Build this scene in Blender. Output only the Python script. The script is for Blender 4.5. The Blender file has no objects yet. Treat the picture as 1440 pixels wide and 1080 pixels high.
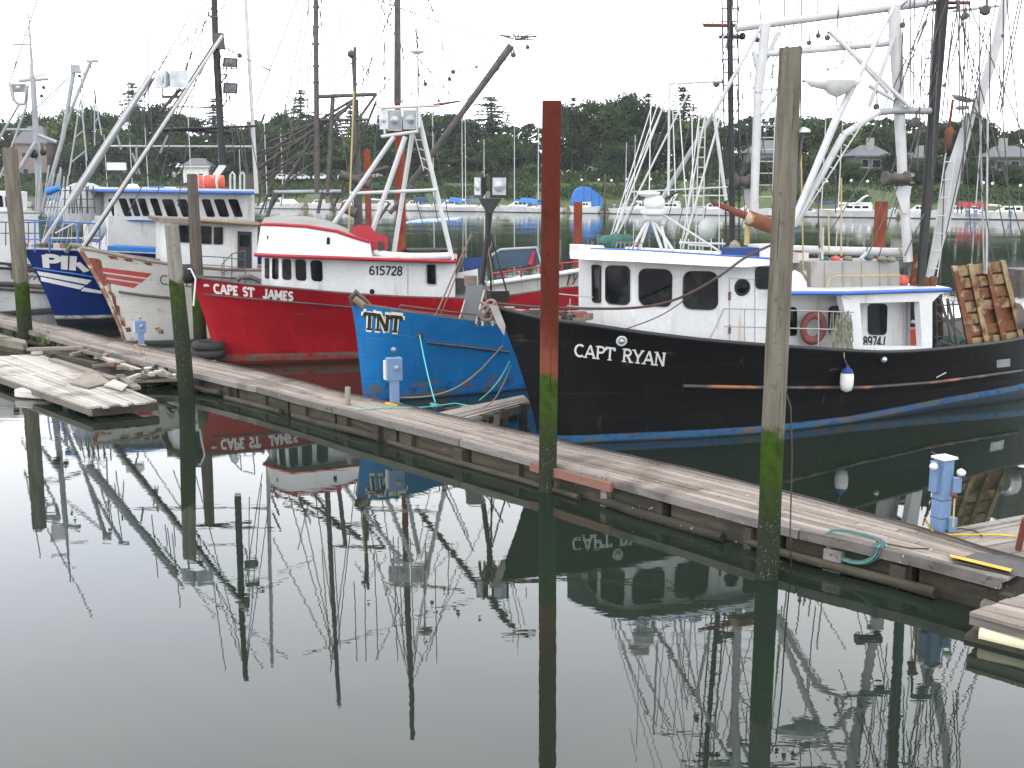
import bpy, bmesh, math, random
from mathutils import Vector, Matrix, noise
from mathutils.bvhtree import BVHTree
random.seed(7)
R = math.radians
SC = bpy.context.scene
COL = SC.collection
# ------------------------------------------------------------ camera, sky, sun
H = 6.0
F = 1560.0
PITCH = math.atan(282 / F)
cam_d = bpy.data.cameras.new('camera'); cam = bpy.data.objects.new('camera', cam_d); COL.objects.link(cam)
cam.location = (0, 0, H); cam.rotation_euler = (math.pi / 2 - PITCH, 0, 0)
cam_d.sensor_width = 36; cam_d.lens = 36 * F / 1440; cam_d.clip_start = .1; cam_d.clip_end = 3000
SC.camera = cam
W = bpy.data.worlds.new('World'); SC.world = W; W.use_nodes = True
nt = W.node_tree; nt.nodes.clear()
SUN_EL, SUN_AZ = R(52), R(205)
out = nt.nodes.new('ShaderNodeOutputWorld')
sky = nt.nodes.new('ShaderNodeTexSky'); sky.sky_type = 'NISHITA'; sky.sun_disc = False
sky.sun_elevation = SUN_EL; sky.sun_rotation = SUN_AZ; sky.air_density = 1.0; sky.dust_density = 3.0
b1 = nt.nodes.new('ShaderNodeBackground'); b1.inputs[1].default_value = .10
nt.links.new(sky.outputs[0], b1.inputs[0])
tc = nt.nodes.new('ShaderNodeTexCoord'); mp = nt.nodes.new('ShaderNodeMapping'); mp.inputs[3].default_value = (1, 1, 2.5)
ns = nt.nodes.new('ShaderNodeTexNoise'); ns.inputs['Scale'].default_value = 2.2; ns.inputs['Detail'].default_value = 4
cr = nt.nodes.new('ShaderNodeValToRGB')
cr.color_ramp.elements[0].position = .3; cr.color_ramp.elements[0].color = (.82, .86, .95, 1)
cr.color_ramp.elements[1].position = .75; cr.color_ramp.elements[1].color = (1, 1, 1, 1)
b2 = nt.nodes.new('ShaderNodeBackground'); b2.inputs[1].default_value = 2.45
mx = nt.nodes.new('ShaderNodeMixShader'); mx.inputs[0].default_value = .90
nt.links.new(tc.outputs['Generated'], mp.inputs[0]); nt.links.new(mp.outputs[0], ns.inputs['Vector'])
nt.links.new(ns.outputs[0], cr.inputs[0]); nt.links.new(cr.outputs[0], b2.inputs[0])
sep = nt.nodes.new('ShaderNodeSeparateXYZ'); nt.links.new(tc.outputs['Generated'], sep.inputs[0])
hz_ = nt.nodes.new('ShaderNodeMapRange'); hz_.inputs[1].default_value = 0; hz_.inputs[2].default_value = .9; hz_.inputs[3].default_value = 3.35; hz_.inputs[4].default_value = 2.15
nt.links.new(sep.outputs[2], hz_.inputs[0]); nt.links.new(hz_.outputs[0], b2.inputs[1])      # overcast: bright low cloud, a little darker overhead
nt.links.new(b1.outputs[0], mx.inputs[1]); nt.links.new(b2.outputs[0], mx.inputs[2]); nt.links.new(mx.outputs[0], out.inputs[0])
sl = bpy.data.lights.new('sun', 'SUN'); sl.energy = .7; sl.angle = R(20); sl.color = (1, .97, .92)
so = bpy.data.objects.new('sun', sl); COL.objects.link(so)
sd = Vector((math.sin(SUN_AZ) * math.cos(SUN_EL), math.cos(SUN_AZ) * math.cos(SUN_EL), math.sin(SUN_EL)))
so.rotation_euler = sd.to_track_quat('Z', 'Y').to_euler()
SC.view_settings.view_transform = 'Standard'; SC.view_settings.look = 'None'
SC.view_settings.exposure = 0.42; SC.view_settings.gamma = 1; SC.view_settings.use_curve_mapping = False
SC.cycles.max_bounces = 6; SC.cycles.transparent_max_bounces = 6
SC.cycles.use_denoising = True

# ------------------------------------------------------------ survey helpers: sight lines into the real place
CP, SP = math.cos(PITCH), math.sin(PITCH)
def ray(px, py):
    u = (540 - py) / F
    return Vector(((px - 720) / F, CP + u * SP, -SP + u * CP))
O = Vector((0, 0, H))
def A(px, py, Y):
    r = ray(px, py); return O + r * (Y / r.y)
def G(px, py, z=0.0):
    r = ray(px, py); return O + r * ((z - H) / r.z)
def mpx(Y): return Y / F          # metres per photo pixel at depth Y

# ------------------------------------------------------------ materials
MATS = {}
def nmat(name):
    m = bpy.data.materials.new(name); m.use_nodes = True
    n = m.node_tree; b = n.nodes['Principled BSDF']; MATS[name] = m
    return m, n, b
def link(n, a, b): n.links.new(a, b)
def noise_node(n, scale, detail=4, vec=None, stretch=None, dist=0.0):
    t = n.nodes.new('ShaderNodeTexNoise'); t.inputs['Scale'].default_value = scale
    t.inputs['Detail'].default_value = detail; t.inputs['Distortion'].default_value = dist
    tc = n.nodes.new('ShaderNodeTexCoord'); src = tc.outputs['Object']
    if stretch:
        mp = n.nodes.new('ShaderNodeMapping'); mp.inputs[3].default_value = stretch
        link(n, src, mp.inputs[0]); src = mp.outputs[0]
    link(n, src, t.inputs['Vector']); return t
def ramp(n, src, p0, p1, c0=(0, 0, 0, 1), c1=(1, 1, 1, 1)):
    r = n.nodes.new('ShaderNodeValToRGB'); e = r.color_ramp.elements
    e[0].position = p0; e[1].position = p1; e[0].color = c0; e[1].color = c1
    link(n, src, r.inputs[0]); return r.outputs[0]
def mix(n, fac, a, b, mode='MIX'):
    x = n.nodes.new('ShaderNodeMix'); x.data_type = 'RGBA'; x.blend_type = mode
    for sock, v in ((0, fac), (6, a), (7, b)):
        if isinstance(v, (int, float)): x.inputs[sock].default_value = v
        elif isinstance(v, tuple): x.inputs[sock].default_value = (*v[:3], 1)
        else: link(n, v, x.inputs[sock])
    return x.outputs[2]
def math_(n, op, a, b=None, c=None):
    x = n.nodes.new('ShaderNodeMath'); x.operation = op
    for i, v in enumerate((a, b, c)):
        if v is None: continue
        if isinstance(v, (int, float)): x.inputs[i].default_value = v
        else: link(n, v, x.inputs[i])
    return x.outputs[0]
def zco(n):
    g = n.nodes.new('ShaderNodeNewGeometry'); s = n.nodes.new('ShaderNodeSeparateXYZ')
    link(n, g.outputs['Position'], s.inputs[0]); return s.outputs[2]
def bump(n, b, h, s, d=.01):
    x = n.nodes.new('ShaderNodeBump'); x.inputs['Strength'].default_value = s; x.inputs['Distance'].default_value = d
    link(n, h, x.inputs['Height']); link(n, x.outputs[0], b.inputs['Normal'])
def mat(name, c, c2=None, rough=.6, scale=3, lo=.35, hi=.65, metal=0, spec=.35, bs=0, bsc=None, stretch=None, stain=None, st_lo=.6, st_hi=.72, st_scale=1.5, st_stretch=(1, 1, .35)):
    m, n, b = nmat(name)
    c2 = c2 or tuple(x * .8 for x in c)
    t = noise_node(n, scale, 5, stretch=stretch)
    col = mix(n, ramp(n, t.outputs[0], lo, hi), c, c2)
    t2 = noise_node(n, scale * 7, 3, stretch=stretch)
    col = mix(n, ramp(n, t2.outputs[0], .3, .8), col, tuple(x * .82 for x in c))
    if stain:
        t3 = noise_node(n, st_scale, 6, stretch=st_stretch)
        col = mix(n, ramp(n, t3.outputs[0], st_lo, st_hi), col, stain)
    link(n, col, b.inputs['Base Color'])
    b.inputs['Roughness'].default_value = rough; b.inputs['Metallic'].default_value = metal
    b.inputs['Specular IOR Level'].default_value = spec
    if bs:
        t4 = noise_node(n, bsc or scale * 6, 4, stretch=stretch); bump(n, b, t4.outputs[0], bs)
    return m
def obj_random(n, col, lo=.7, hi=1.25):
    oi = n.nodes.new('ShaderNodeObjectInfo'); v = math_(n, 'MULTIPLY_ADD', oi.outputs['Random'], hi - lo, lo)
    cb = n.nodes.new('ShaderNodeCombineXYZ')
    for i in range(3): link(n, v, cb.inputs[i])
    return mix(n, 1.0, col, cb.outputs[0], 'MULTIPLY')

white = mat('white_paint', (.55, .555, .55), (.49, .495, .485), .5, 1.2, stain=(.34, .26, .18), st_lo=.60, st_hi=.80, st_scale=2.2, st_stretch=(1.6, 1.6, .14), bs=.15, bsc=2)
white_pole = mat('white_pole_paint', (.46, .46, .46), (.36, .36, .355), .5, 2.5, stain=(.33, .25, .18), st_lo=.66, st_hi=.78, st_scale=4, st_stretch=(1, 1, 1))
grey_pole = mat('grey_pole_paint', (.30, .31, .32), (.19, .20, .21), .6, 2.5)
black_paint = mat('black_paint', (.012, .013, .014), (.022, .02, .02), .5, 3)
dark_steel = mat('dark_steel', (.05, .047, .045), (.11, .09, .08), .7, 5)
red_paint = mat('red_paint', (.32, .016, .026), (.25, .015, .022), .5, 1.5)
blue_trim = mat('blue_trim_paint', (.05, .14, .42), (.04, .10, .33), .5, 2)
blue_tarp = mat('blue_tarp', (.025, .16, .46), (.018, .10, .34), .6, .8, bs=.6, bsc=2)
navy = mat('navy_canvas', (.02, .05, .17), (.015, .035, .12), .8, 2)
grey_roof = mat('grey_roof_paint', (.22, .22, .20), (.17, .17, .155), .8, 1)
brown_roof = mat('worn_brown_edge', (.14, .11, .09), (.22, .19, .16), .8, 2)
grey_box_m = mat('weathered_grey_plywood', (.30, .29, .275), (.23, .22, .21), .85, 1.5, stain=(.15, .13, .11), st_lo=.58, st_hi=.75)
rust = mat('rust', (.16, .06, .025), (.07, .03, .018), .9, 3, bs=.5, stain=(.33, .27, .18), st_lo=.55, st_hi=.66, st_scale=2.5, st_stretch=(1, 1, 1))
rust_red = mat('rusty_red_steel', (.13, .035, .022), (.09, .022, .016), .8, 2, bs=.4, stain=(.05, .03, .025), st_lo=.6, st_hi=.75)
silver = mat('galvanised_metal', (.42, .43, .44), (.28, .29, .30), .35, 3, metal=.7)
rubber = mat('black_rubber', (.015, .015, .015), (.03, .03, .028), .8, 4)
grey_plate = mat('grey_plate_paint', (.15, .155, .165), (.12, .12, .13), .6, 1)
orange = mat('faded_red_fibreglass', (.52, .09, .06), (.42, .07, .05), .6, 3, stain=(.65, .45, .4), st_lo=.58, st_hi=.75, st_scale=4)
life_red = mat('faded_lifebuoy_red', (.24, .08, .06), (.17, .055, .045), .7, 4)
rope_tan = mat('tan_rope', (.22, .17, .12), (.13, .1, .075), .9, 20)
rope_dark = mat('dark_rope', (.05, .035, .03), (.08, .05, .04), .9, 20)
rope_teal = mat('teal_rope', (.10, .42, .38), (.07, .3, .28), .85, 20)
rope_green = mat('faded_green_hose', (.07, .13, .125), (.05, .095, .09), .8, 6)
wire = mat('rigging_wire_steel', (.05, .05, .05), (.09, .085, .08), .5, 6, metal=.3)
wire_white = mat('white_rigging', (.60, .60, .60), (.45, .45, .45), .6, 6)
yellow = mat('yellow_paint', (.55, .34, .03), (.42, .25, .03), .7, 4)
yellow_pole = mat('yellowed_pole', (.38, .31, .12), (.28, .23, .1), .6, 4)
ped_blue = mat('pale_blue_pedestal_paint', (.125, .20, .33), (.10, .165, .27), .6, 3, stain=(.12, .08, .06), st_lo=.66, st_hi=.74, st_scale=5)
white_plastic = mat('white_plastic', (.62, .62, .6), (.5, .5, .48), .5, 4)
brick_wood = mat('reddish_new_timber', (.20, .10, .07), (.15, .08, .06), .8, 3, stretch=(1, 1, 6))
green_net = mat('green_net', (.05, .13, .11), (.03, .08, .07), .95, 8, bs=.8)
net_tan = mat('knotted_net', (.20, .20, .15), (.07, .08, .06), .95, 12, bs=1)
sign_black = mat('black_lettering', (.012, .012, .014), (.02, .02, .02), .6, 3)
sign_white = mat('white_lettering', (.66, .66, .64), (.55, .55, .53), .6, 6)
sign_cream = mat('cream_lettering_outline', (.66, .60, .42), (.6, .55, .4), .6, 6)
sign_red = mat('faded_red_stripe_paint', (.36, .06, .055), (.28, .05, .05), .6, 2)
shade_dark = mat('painted_interior_shade', (.035, .033, .03), (.05, .045, .04), .9, 3)  # near-black colour standing in for shade inside openings and recesses
deck_m = mat('grey_deck_paint', (.16, .155, .15), (.10, .095, .09), .85, 1.5)
concrete = mat('pale_float_foam', (.55, .53, .48), (.35, .33, .29), .9, 3, bs=.5)
lamp_white = mat('white_lamp_globe', (.75, .75, .73), (.7, .7, .68), .4, 3)

m, n, b = nmat('dark_glass'); b.inputs['Base Color'].default_value = (.012, .013, .014, 1)
b.inputs['Roughness'].default_value = .06; b.inputs['Specular IOR Level'].default_value = .09; glass = m
t = noise_node(n, 2.3, 2, stretch=(1, 1, .8)); t2 = noise_node(n, 6, 2)
link(n, mix(n, ramp(n, t.outputs[0], .45, .6), (.006, .007, .008), (.020, .020, .020)), b.inputs['Base Color'])
m, n, b = nmat('floodlight_lens'); b.inputs['Base Color'].default_value = (.35, .37, .38, 1)
t = noise_node(n, 3, 2); link(n, mix(n, ramp(n, t.outputs[0], .3, .7), (.34, .36, .37), (.2, .21, .22)), b.inputs['Base Color'])
b.inputs['Roughness'].default_value = .15; b.inputs['Metallic'].default_value = .5; lens = m

def woodmat(name, c, c2, dark, ang=None, rough=.85, rnd=(.70, 1.22)):
    m, n, b = nmat(name)
    tcn = n.nodes.new('ShaderNodeTexCoord'); mp0 = n.nodes.new('ShaderNodeMapping'); mp0.inputs[2].default_value = (0, 0, ang or 0)
    link(n, tcn.outputs['Object'], mp0.inputs[0])
    mp = n.nodes.new('ShaderNodeMapping'); mp.inputs[3].default_value = (1.2, 26, 12); link(n, mp0.outputs[0], mp.inputs[0])
    t = n.nodes.new('ShaderNodeTexNoise'); t.inputs['Scale'].default_value = 1.2; t.inputs['Detail'].default_value = 5; link(n, mp.outputs[0], t.inputs['Vector'])
    col = mix(n, ramp(n, t.outputs[0], .3, .7), c, c2)
    t2 = noise_node(n, .9, 6); col = mix(n, ramp(n, t2.outputs[0], .52, .72), col, dark)
    t3 = noise_node(n, 9, 3); col = mix(n, ramp(n, t3.outputs[0], .62, .75), col, dark)
    col = obj_random(n, col, *rnd)
    td = noise_node(n, 16, 2); tdm = noise_node(n, .8, 2); col = mix(n, math_(n, 'MULTIPLY', ramp(n, td.outputs[0], .72, .74), ramp(n, tdm.outputs[0], .5, .55)), col, (.5, .5, .47))
    link(n, col, b.inputs['Base Color']); b.inputs['Roughness'].default_value = rough; b.inputs['Specular IOR Level'].default_value = .2
    bump(n, b, t.outputs[0], .5, .008); return m
DANG = math.atan2(-30, 28.5)
dock_wood = woodmat('weathered_dock_timber', (.262, .226, .192), (.192, .162, .136), (.115, .094, .078), -DANG)
dock_fascia = woodmat('weathered_edge_timber', (.20, .18, .165), (.13, .118, .107), (.06, .053, .046), -DANG)
raft_wood = woodmat('bleached_raft_timber', (.40, .375, .34), (.30, .275, .245), (.15, .13, .11), R(32))
debris_wood = woodmat('dirty_debris_timber', (.20, .18, .145), (.14, .122, .097), (.06, .053, .036), R(25))
wet_shaded_wood = woodmat('wet_shaded_timber', (.030, .028, .020), (.055, .048, .034), (.015, .015, .011), -DANG)  # wet timber, coloured darker still for the shade under the walkway
finger_wood = woodmat('finger_dock_timber', (.235, .212, .19), (.17, .15, .13), (.10, .085, .072), R(-40))

def pilemat(name, top, top2, grain, tide=2.3, green=(.032, .060, .009), low=(.022, .027, .016), mid=None):
    m, n, b = nmat(name)
    t = noise_node(n, 2.2, 6, stretch=grain); col = mix(n, ramp(n, t.outputs[0], .32, .68), top, top2)
    t5 = noise_node(n, 9, 4); col = mix(n, ramp(n, t5.outputs[0], .6, .75), col, tuple(x * .45 for x in top))
    z = zco(n); tz = noise_node(n, 2.5, 4); zz = math_(n, 'MULTIPLY_ADD', tz.outputs[0], -1.1, math_(n, 'ADD', z, .55))
    if mid:
        col = mix(n, ramp(n, math_(n, 'MULTIPLY', zz, .1), (tide + .9) * .1, (tide + .75) * .1 + .001) if False else ramp(n, math_(n, 'MULTIPLY', zz, .1), (tide + .35) * .1, (tide + 1.0) * .1), mid, col)
    g2 = mix(n, ramp(n, noise_node(n, 6, 4).outputs[0], .4, .7), green, tuple(x * .5 for x in green))
    col = mix(n, ramp(n, math_(n, 'MULTIPLY', zz, .1), (tide - .08) * .1, (tide + .06) * .1), g2, col)
    col = mix(n, ramp(n, math_(n, 'MULTIPLY', zz, .1), (tide - 1.5) * .1, (tide - .5) * .1), low, col)
    link(n, col, b.inputs['Base Color']); b.inputs['Roughness'].default_value = .85; b.inputs['Specular IOR Level'].default_value = .2
    tk = noise_node(n, 3.5, 5, stretch=(9, 9, .22)); col = mix(n, ramp(n, tk.outputs[0], .62, .70), col, (.018, .016, .012))
    tb = noise_node(n, 38, 2); zb = ramp(n, math_(n, 'MULTIPLY', zz, .1), (tide - 1.3) * .1, (tide - .9) * .1, (1, 1, 1, 1), (0, 0, 0, 1))
    col = mix(n, math_(n, 'MULTIPLY', ramp(n, tb.outputs[0], .66, .70), zb), col, (.20, .20, .17)); link(n, col, b.inputs['Base Color'])
    hh_ = math_(n, 'ADD', t.outputs[0], math_(n, 'MULTIPLY', tb.outputs[0], .35)); b.inputs['Specular IOR Level'].default_value = .04
    bump(n, b, hh_, .9, .035); return m
pile_wood = pilemat('timber_piling', (.155, .14, .11), (.085, .075, .058), (4, 4, .35))
pile_dark = pilemat('dark_timber_piling', (.10, .085, .07), (.06, .05, .045), (4, 4, .35))
pile_green = pilemat('algae_covered_piling', (.20, .19, .16), (.14, .13, .11), (4, 4, .35), tide=3.3, green=(.035, .052, .015))
pile_steel = pilemat('rusty_steel_piling', (.085, .020, .012), (.066, .016, .010), (1, 1, .4), mid=(.14, .045, .028))
pile_far = pilemat('far_rusty_piling', (.20, .05, .028), (.14, .035, .022), (1, 1, .4), tide=1.2, green=(.03, .02, .015), low=(.02, .02, .015))

def hullmat(name, top, lowc, lowz, band=None, bandz=None, rusty=0.0, rough=.38, wear=None, slope=0.0):
    m, n, b = nmat(name)
    t = noise_node(n, 1.1, 6, stretch=(1, 1, .5))
    col = mix(n, ramp(n, t.outputs[0], .3, .75), top, tuple(x * .8 for x in top))
    ts = noise_node(n, 3.5, 5, stretch=(1.5, 1.5, .18))      # vertical run-off streaks
    col = mix(n, ramp(n, ts.outputs[0], .55, .8), col, wear or tuple(min(1, x * 1.25 + .01) for x in top))
    tp_ = noise_node(n, .55, 7); col = mix(n, ramp(n, tp_.outputs[0], .42, .58), col, tuple(x * .80 for x in top))
    tsc = noise_node(n, 2.0, 8, stretch=(.5, .5, 2.2)); col = mix(n, ramp(n, tsc.outputs[0], .66, .72), col, tuple(x * .55 + .03 for x in top))
    trs = noise_node(n, 2.6, 6, stretch=(1.8, 1.8, .12)); col = mix(n, math_(n, 'MULTIPLY', ramp(n, trs.outputs[0], .66, .74), .55), col, (.10, .045, .025))
    gs = n.nodes.new('ShaderNodeNewGeometry'); sp_ = n.nodes.new('ShaderNodeSeparateXYZ'); link(n, gs.outputs['Position'], sp_.inputs[0])
    cb_ = n.nodes.new('ShaderNodeCombineXYZ'); link(n, sp_.outputs[0], cb_.inputs[0]); link(n, sp_.outputs[2], cb_.inputs[1])
    bt = n.nodes.new('ShaderNodeTexBrick'); link(n, cb_.outputs[0], bt.inputs['Vector']); bt.inputs['Scale'].default_value = 1
    bt.inputs['Brick Width'].default_value = 2.7; bt.inputs['Row Height'].default_value = .62; bt.inputs['Mortar Size'].default_value = .012; bt.inputs['Mortar Smooth'].default_value = .6
    seam = bt.outputs['Fac']; col = mix(n, math_(n, 'MULTIPLY', seam, .35), col, tuple(x * .4 for x in top))
    if rusty:
        tr = noise_node(n, 1.8, 7, stretch=(1, 1, .4)); col = mix(n, ramp(n, tr.outputs[0], .78 - rusty, .86 - rusty), col, (.20, .085, .04))
    z = zco(n); tz = noise_node(n, 3, 3)
    if slope:
        g = n.nodes.new('ShaderNodeNewGeometry'); s = n.nodes.new('ShaderNodeSeparateXYZ'); link(n, g.outputs['Position'], s.inputs[0])
        z = math_(n, 'MULTIPLY_ADD', math_(n, 'MAXIMUM', math_(n, 'SUBTRACT', s.outputs[0], 8.5), 0), -slope, z)
    zz = math_(n, 'MULTIPLY', math_(n, 'MULTIPLY_ADD', tz.outputs[0], .03, z), .1)
    if band:
        tb = noise_node(n, 5, 5); bc = mix(n, ramp(n, tb.outputs[0], .52, .7), band, tuple(x * .5 for x in band))
        tb2 = noise_node(n, 2.2, 7, stretch=(.6, .6, 2)); bc = mix(n, ramp(n, tb2.outputs[0], .50, .62), bc, (.10, .095, .085))
        col = mix(n, ramp(n, zz, bandz * .1, bandz * .1 + .002), bc, col)
    col = mix(n, ramp(n, zz, lowz * .1, lowz * .1 + .003), lowc, col)
    link(n, col, b.inputs['Base Color']); b.inputs['Roughness'].default_value = rough; b.inputs['Specular IOR Level'].default_value = .2
    t4 = noise_node(n, .9, 3); t6 = noise_node(n, 6, 4, stretch=(.4, .4, 1.6)); bump(n, b, math_(n, 'SUBTRACT', math_(n, 'MULTIPLY_ADD', t6.outputs[0], .15, t4.outputs[0]), math_(n, 'MULTIPLY', seam, .12)), .6, .07); return m
hull_black = hullmat('black_hull_paint', (.0055, .006, .0065), (.02, .03, .035), .03, (.035, .10, .20), .21, rough=.5, wear=(.012, .0115, .011), slope=.045)
hull_red = hullmat('red_hull_paint', (.27, .008, .014), (.08, .02, .015), .12, (.19, .045, .03), .36)
hull_tnt = hullmat('bright_blue_hull_paint', (.010, .13, .34), (.01, .05, .12), .05, (.012, .12, .33), .5)
hull_white = hullmat('rust_stained_white_hull_paint', (.50, .49, .46), (.06, .07, .07), .15, rusty=.11, wear=(.40, .34, .26))
hull_blue = hullmat('deep_blue_hull_paint', (.004, .020, .12), (.012, .018, .025), .42, (.4, .4, .38), .55)
hull_far = hullmat('plain_white_hull_paint', (.55, .55, .54), (.05, .06, .06), .15)

# water: nearly still, a few ripples
m, n, b = nmat('harbour_water'); water_m = m
b.inputs['Base Color'].default_value = (.010, .016, .011, 1); b.inputs['Roughness'].default_value = .0; b.inputs['IOR'].default_value = 1.46
b.inputs['Specular IOR Level'].default_value = .5
t1 = noise_node(n, 1.0, 3, stretch=(1.1, 3.2, 1)); t2 = noise_node(n, 1.0, 2, stretch=(.35, .6, 1))
t3 = noise_node(n, 1.0, 2, stretch=(3.2, 7.5, 1))
patch = ramp(n, noise_node(n, .09, 3).outputs[0], .38, .68, (.25, .25, .25, 1), (1, 1, 1, 1))
h = math_(n, 'ADD', math_(n, 'MULTIPLY', t1.outputs[0], .0012), math_(n, 'MULTIPLY', t2.outputs[0], .003))
h = math_(n, 'ADD', h, math_(n, 'MULTIPLY', t3.outputs[0], .0006))
gq = n.nodes.new('ShaderNodeNewGeometry'); sq = n.nodes.new('ShaderNodeSeparateXYZ'); link(n, gq.outputs['Position'], sq.inputs[0])
far_ = n.nodes.new('ShaderNodeMapRange'); far_.inputs[1].default_value = 42; far_.inputs[2].default_value = 110; far_.inputs[3].default_value = 1; far_.inputs[4].default_value = 5
link(n, sq.outputs[1], far_.inputs[0])
h = math_(n, 'MULTIPLY', math_(n, 'MULTIPLY', h, patch), far_.outputs[0])
x = n.nodes.new('ShaderNodeBump'); x.inputs['Strength'].default_value = 1; x.inputs['Distance'].default_value = 1
link(n, h, x.inputs['Height']); link(n, x.outputs[0], b.inputs['Normal'])

rr_ = ramp(n, noise_node(n, .35, 5, stretch=(.5, 1.6, 1)).outputs[0], .5, .75, (0, 0, 0, 1), (.035, .035, .035, 1)); link(n, rr_, b.inputs['Roughness'])

# ------------------------------------------------------------ object helpers
BASE = {}
def wloc(o):
    return BASE.get(o.name, Vector((0, 0, 0)))
def tag(o, label=None, cat=None, group=None, kind=None):
    if label: o['label'] = label
    if cat: o['category'] = cat
    if group: o['group'] = group
    if kind: o['kind'] = kind
    return o
def thing(name, label, cat, loc, group=None):
    o = bpy.data.objects.new(name, None); COL.objects.link(o); o.location = loc; o.empty_display_size = .2
    BASE[o.name] = Vector(loc); return tag(o, label, cat, group)
class MB:
    def __init__(s): s.v = []; s.f = []; s.s = []
    def add(s, vs, fs, smooth=False):
        o = len(s.v); s.v += [tuple(p) for p in vs]; s.f += [tuple(i + o for i in f) for f in fs]; s.s += [smooth] * len(fs); return s
    def hexa(s, p):   # 8 points: bottom ring 0-3, top ring 4-7
        return s.add(p, [(3, 2, 1, 0), (4, 5, 6, 7), (0, 1, 5, 4), (1, 2, 6, 5), (2, 3, 7, 6), (3, 0, 4, 7)])
    def box(s, c, d, rz=0, M=None):
        hx, hy, hz = d[0] / 2, d[1] / 2, d[2] / 2; c = Vector(c)
        M = M or Matrix.Rotation(rz, 3, 'Z')
        return s.hexa([c + M @ Vector(q) for q in ((-hx, -hy, -hz), (hx, -hy, -hz), (hx, hy, -hz), (-hx, hy, -hz), (-hx, -hy, hz), (hx, -hy, hz), (hx, hy, hz), (-hx, hy, hz))])
    def beam(s, a, b, w, h, up=(0, 0, 1)):
        a, b = Vector(a), Vector(b); x = (b - a).normalized(); up = Vector(up)
        y = up.cross(x)
        if y.length < 1e-3: y = Vector((0, 1, 0)).cross(x)
        y.normalize(); z = x.cross(y)
        q = [a - y * w / 2 - z * h / 2, b - y * w / 2 - z * h / 2, b + y * w / 2 - z * h / 2, a + y * w / 2 - z * h / 2]
        return s.hexa(q + [p + z * h for p in q])
    def tube(s, pts, r, n=6, r2=None, cap=True):
        pts = [Vector(p) for p in pts]; m = len(pts); r2 = r if r2 is None else r2
        vs = []; prev = None
        for i, p in enumerate(pts):
            d = (pts[min(i + 1, m - 1)] - pts[max(i - 1, 0)]).normalized()
            if prev is None:
                u = d.orthogonal().normalized()
            else:
                u = prev - d * prev.dot(d)
                if u.length < 1e-4: u = d.orthogonal()
                u.normalize()
            prev = u; w = d.cross(u); rr = r + (r2 - r) * i / max(1, m - 1)
            vs += [p + (u * math.cos(k * math.tau / n) + w * math.sin(k * math.tau / n)) * rr for k in range(n)]
        fs = [(i * n + k, i * n + (k + 1) % n, (i + 1) * n + (k + 1) % n, (i + 1) * n + k) for i in range(m - 1) for k in range(n)]
        s.add(vs, fs, n > 5)
        if cap: s.add(vs[:n], [tuple(range(n - 1, -1, -1))]); s.add(vs[-n:], [tuple(range(n))])
        return s
    def loft(s, A_, B_):
        k = len(A_); s.add(list(A_) + list(B_), [tuple(range(k - 1, -1, -1)), tuple(range(k, 2 * k))] + [(i, (i + 1) % k, k + (i + 1) % k, k + i) for i in range(k)]); return s
    def lathe(s, c, prof, n=14, axis=(0, 0, 1)):
        q = Vector((0, 0, 1)).rotation_difference(Vector(axis)); c = Vector(c); vs = []
        for r, z in prof: vs += [c + q @ Vector((r * math.cos(k * math.tau / n), r * math.sin(k * math.tau / n), z)) for k in range(n)]
        fs = [(i * n + k, i * n + (k + 1) % n, (i + 1) * n + (k + 1) % n, (i + 1) * n + k) for i in range(len(prof) - 1) for k in range(n)]
        s.add(vs, fs, True)
        if prof[0][0] > 1e-3: s.add(vs[:n], [tuple(range(n - 1, -1, -1))])
        if prof[-1][0] > 1e-3: s.add(vs[-n:], [tuple(range(n))])
        return s
    def ball(s, c, r, n=10, sq=1.0):
        pr = [(r * math.sin(math.pi * i / 8) + 1e-4, -r * sq * math.cos(math.pi * i / 8)) for i in range(9)]
        return s.lathe(c, pr, n)
    def ring(s, c, r, rt, axis=(0, 0, 1), n=20, k=7, squash=1):
        q = Vector((0, 0, 1)).rotation_difference(Vector(axis)); c = Vector(c)
        vs = []
        for i in range(n):
            a = i * math.tau / n
            for j in range(k):
                b = j * math.tau / k; rr = r + rt * math.cos(b)
                vs.append(c + q @ Vector((rr * math.cos(a), rr * math.sin(a) * squash, rt * math.sin(b))))
        fs = [(i * k + j, ((i + 1) % n) * k + j, ((i + 1) % n) * k + (j + 1) % k, i * k + (j + 1) % k) for i in range(n) for j in range(k)]
        return s.add(vs, fs, True)
    def build(s, name, m, parent=None, loc=None, bevel=0):
        base = wloc(parent) if parent is not None else Vector(loc or (0, 0, 0))
        me = bpy.data.meshes.new(name); me.from_pydata([(p[0] - base.x, p[1] - base.y, p[2] - base.z) for p in s.v], [], s.f)
        me.polygons.foreach_set('use_smooth', s.s); me.materials.append(m); me.update()
        o = bpy.data.objects.new(name, me); COL.objects.link(o)
        BASE[o.name] = base
        if parent is not None: o.parent = parent
        else: o.location = base
        if bevel:
            bm = bmesh.new(); bm.from_mesh(me)
            bmesh.ops.bevel(bm, geom=[e for e in bm.edges], offset=bevel, segments=1, affect='EDGES'); bm.to_mesh(me); bm.free()
        return o
def copy_tree(o, parent=None):
    c = o.copy(); COL.objects.link(c)
    BASE[c.name] = wloc(o)
    if parent is not None: c.parent = parent
    for ch in [x for x in KIDS.get(o.name, [])]: copy_tree(ch, c)
    return c
KIDS = {}
def reg(root):       # remember the children of a prototype before copying it
    KIDS.setdefault(root.name, [])
    for x in root.children_recursive: KIDS.setdefault(x.name, [])
    for x in root.children_recursive: KIDS[x.parent.name].append(x)
def pole(parent, name, m, a, b, r, r2=None, n=8):
    return MB().tube([a, b], r, n, r2).build(name, m, parent)
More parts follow.
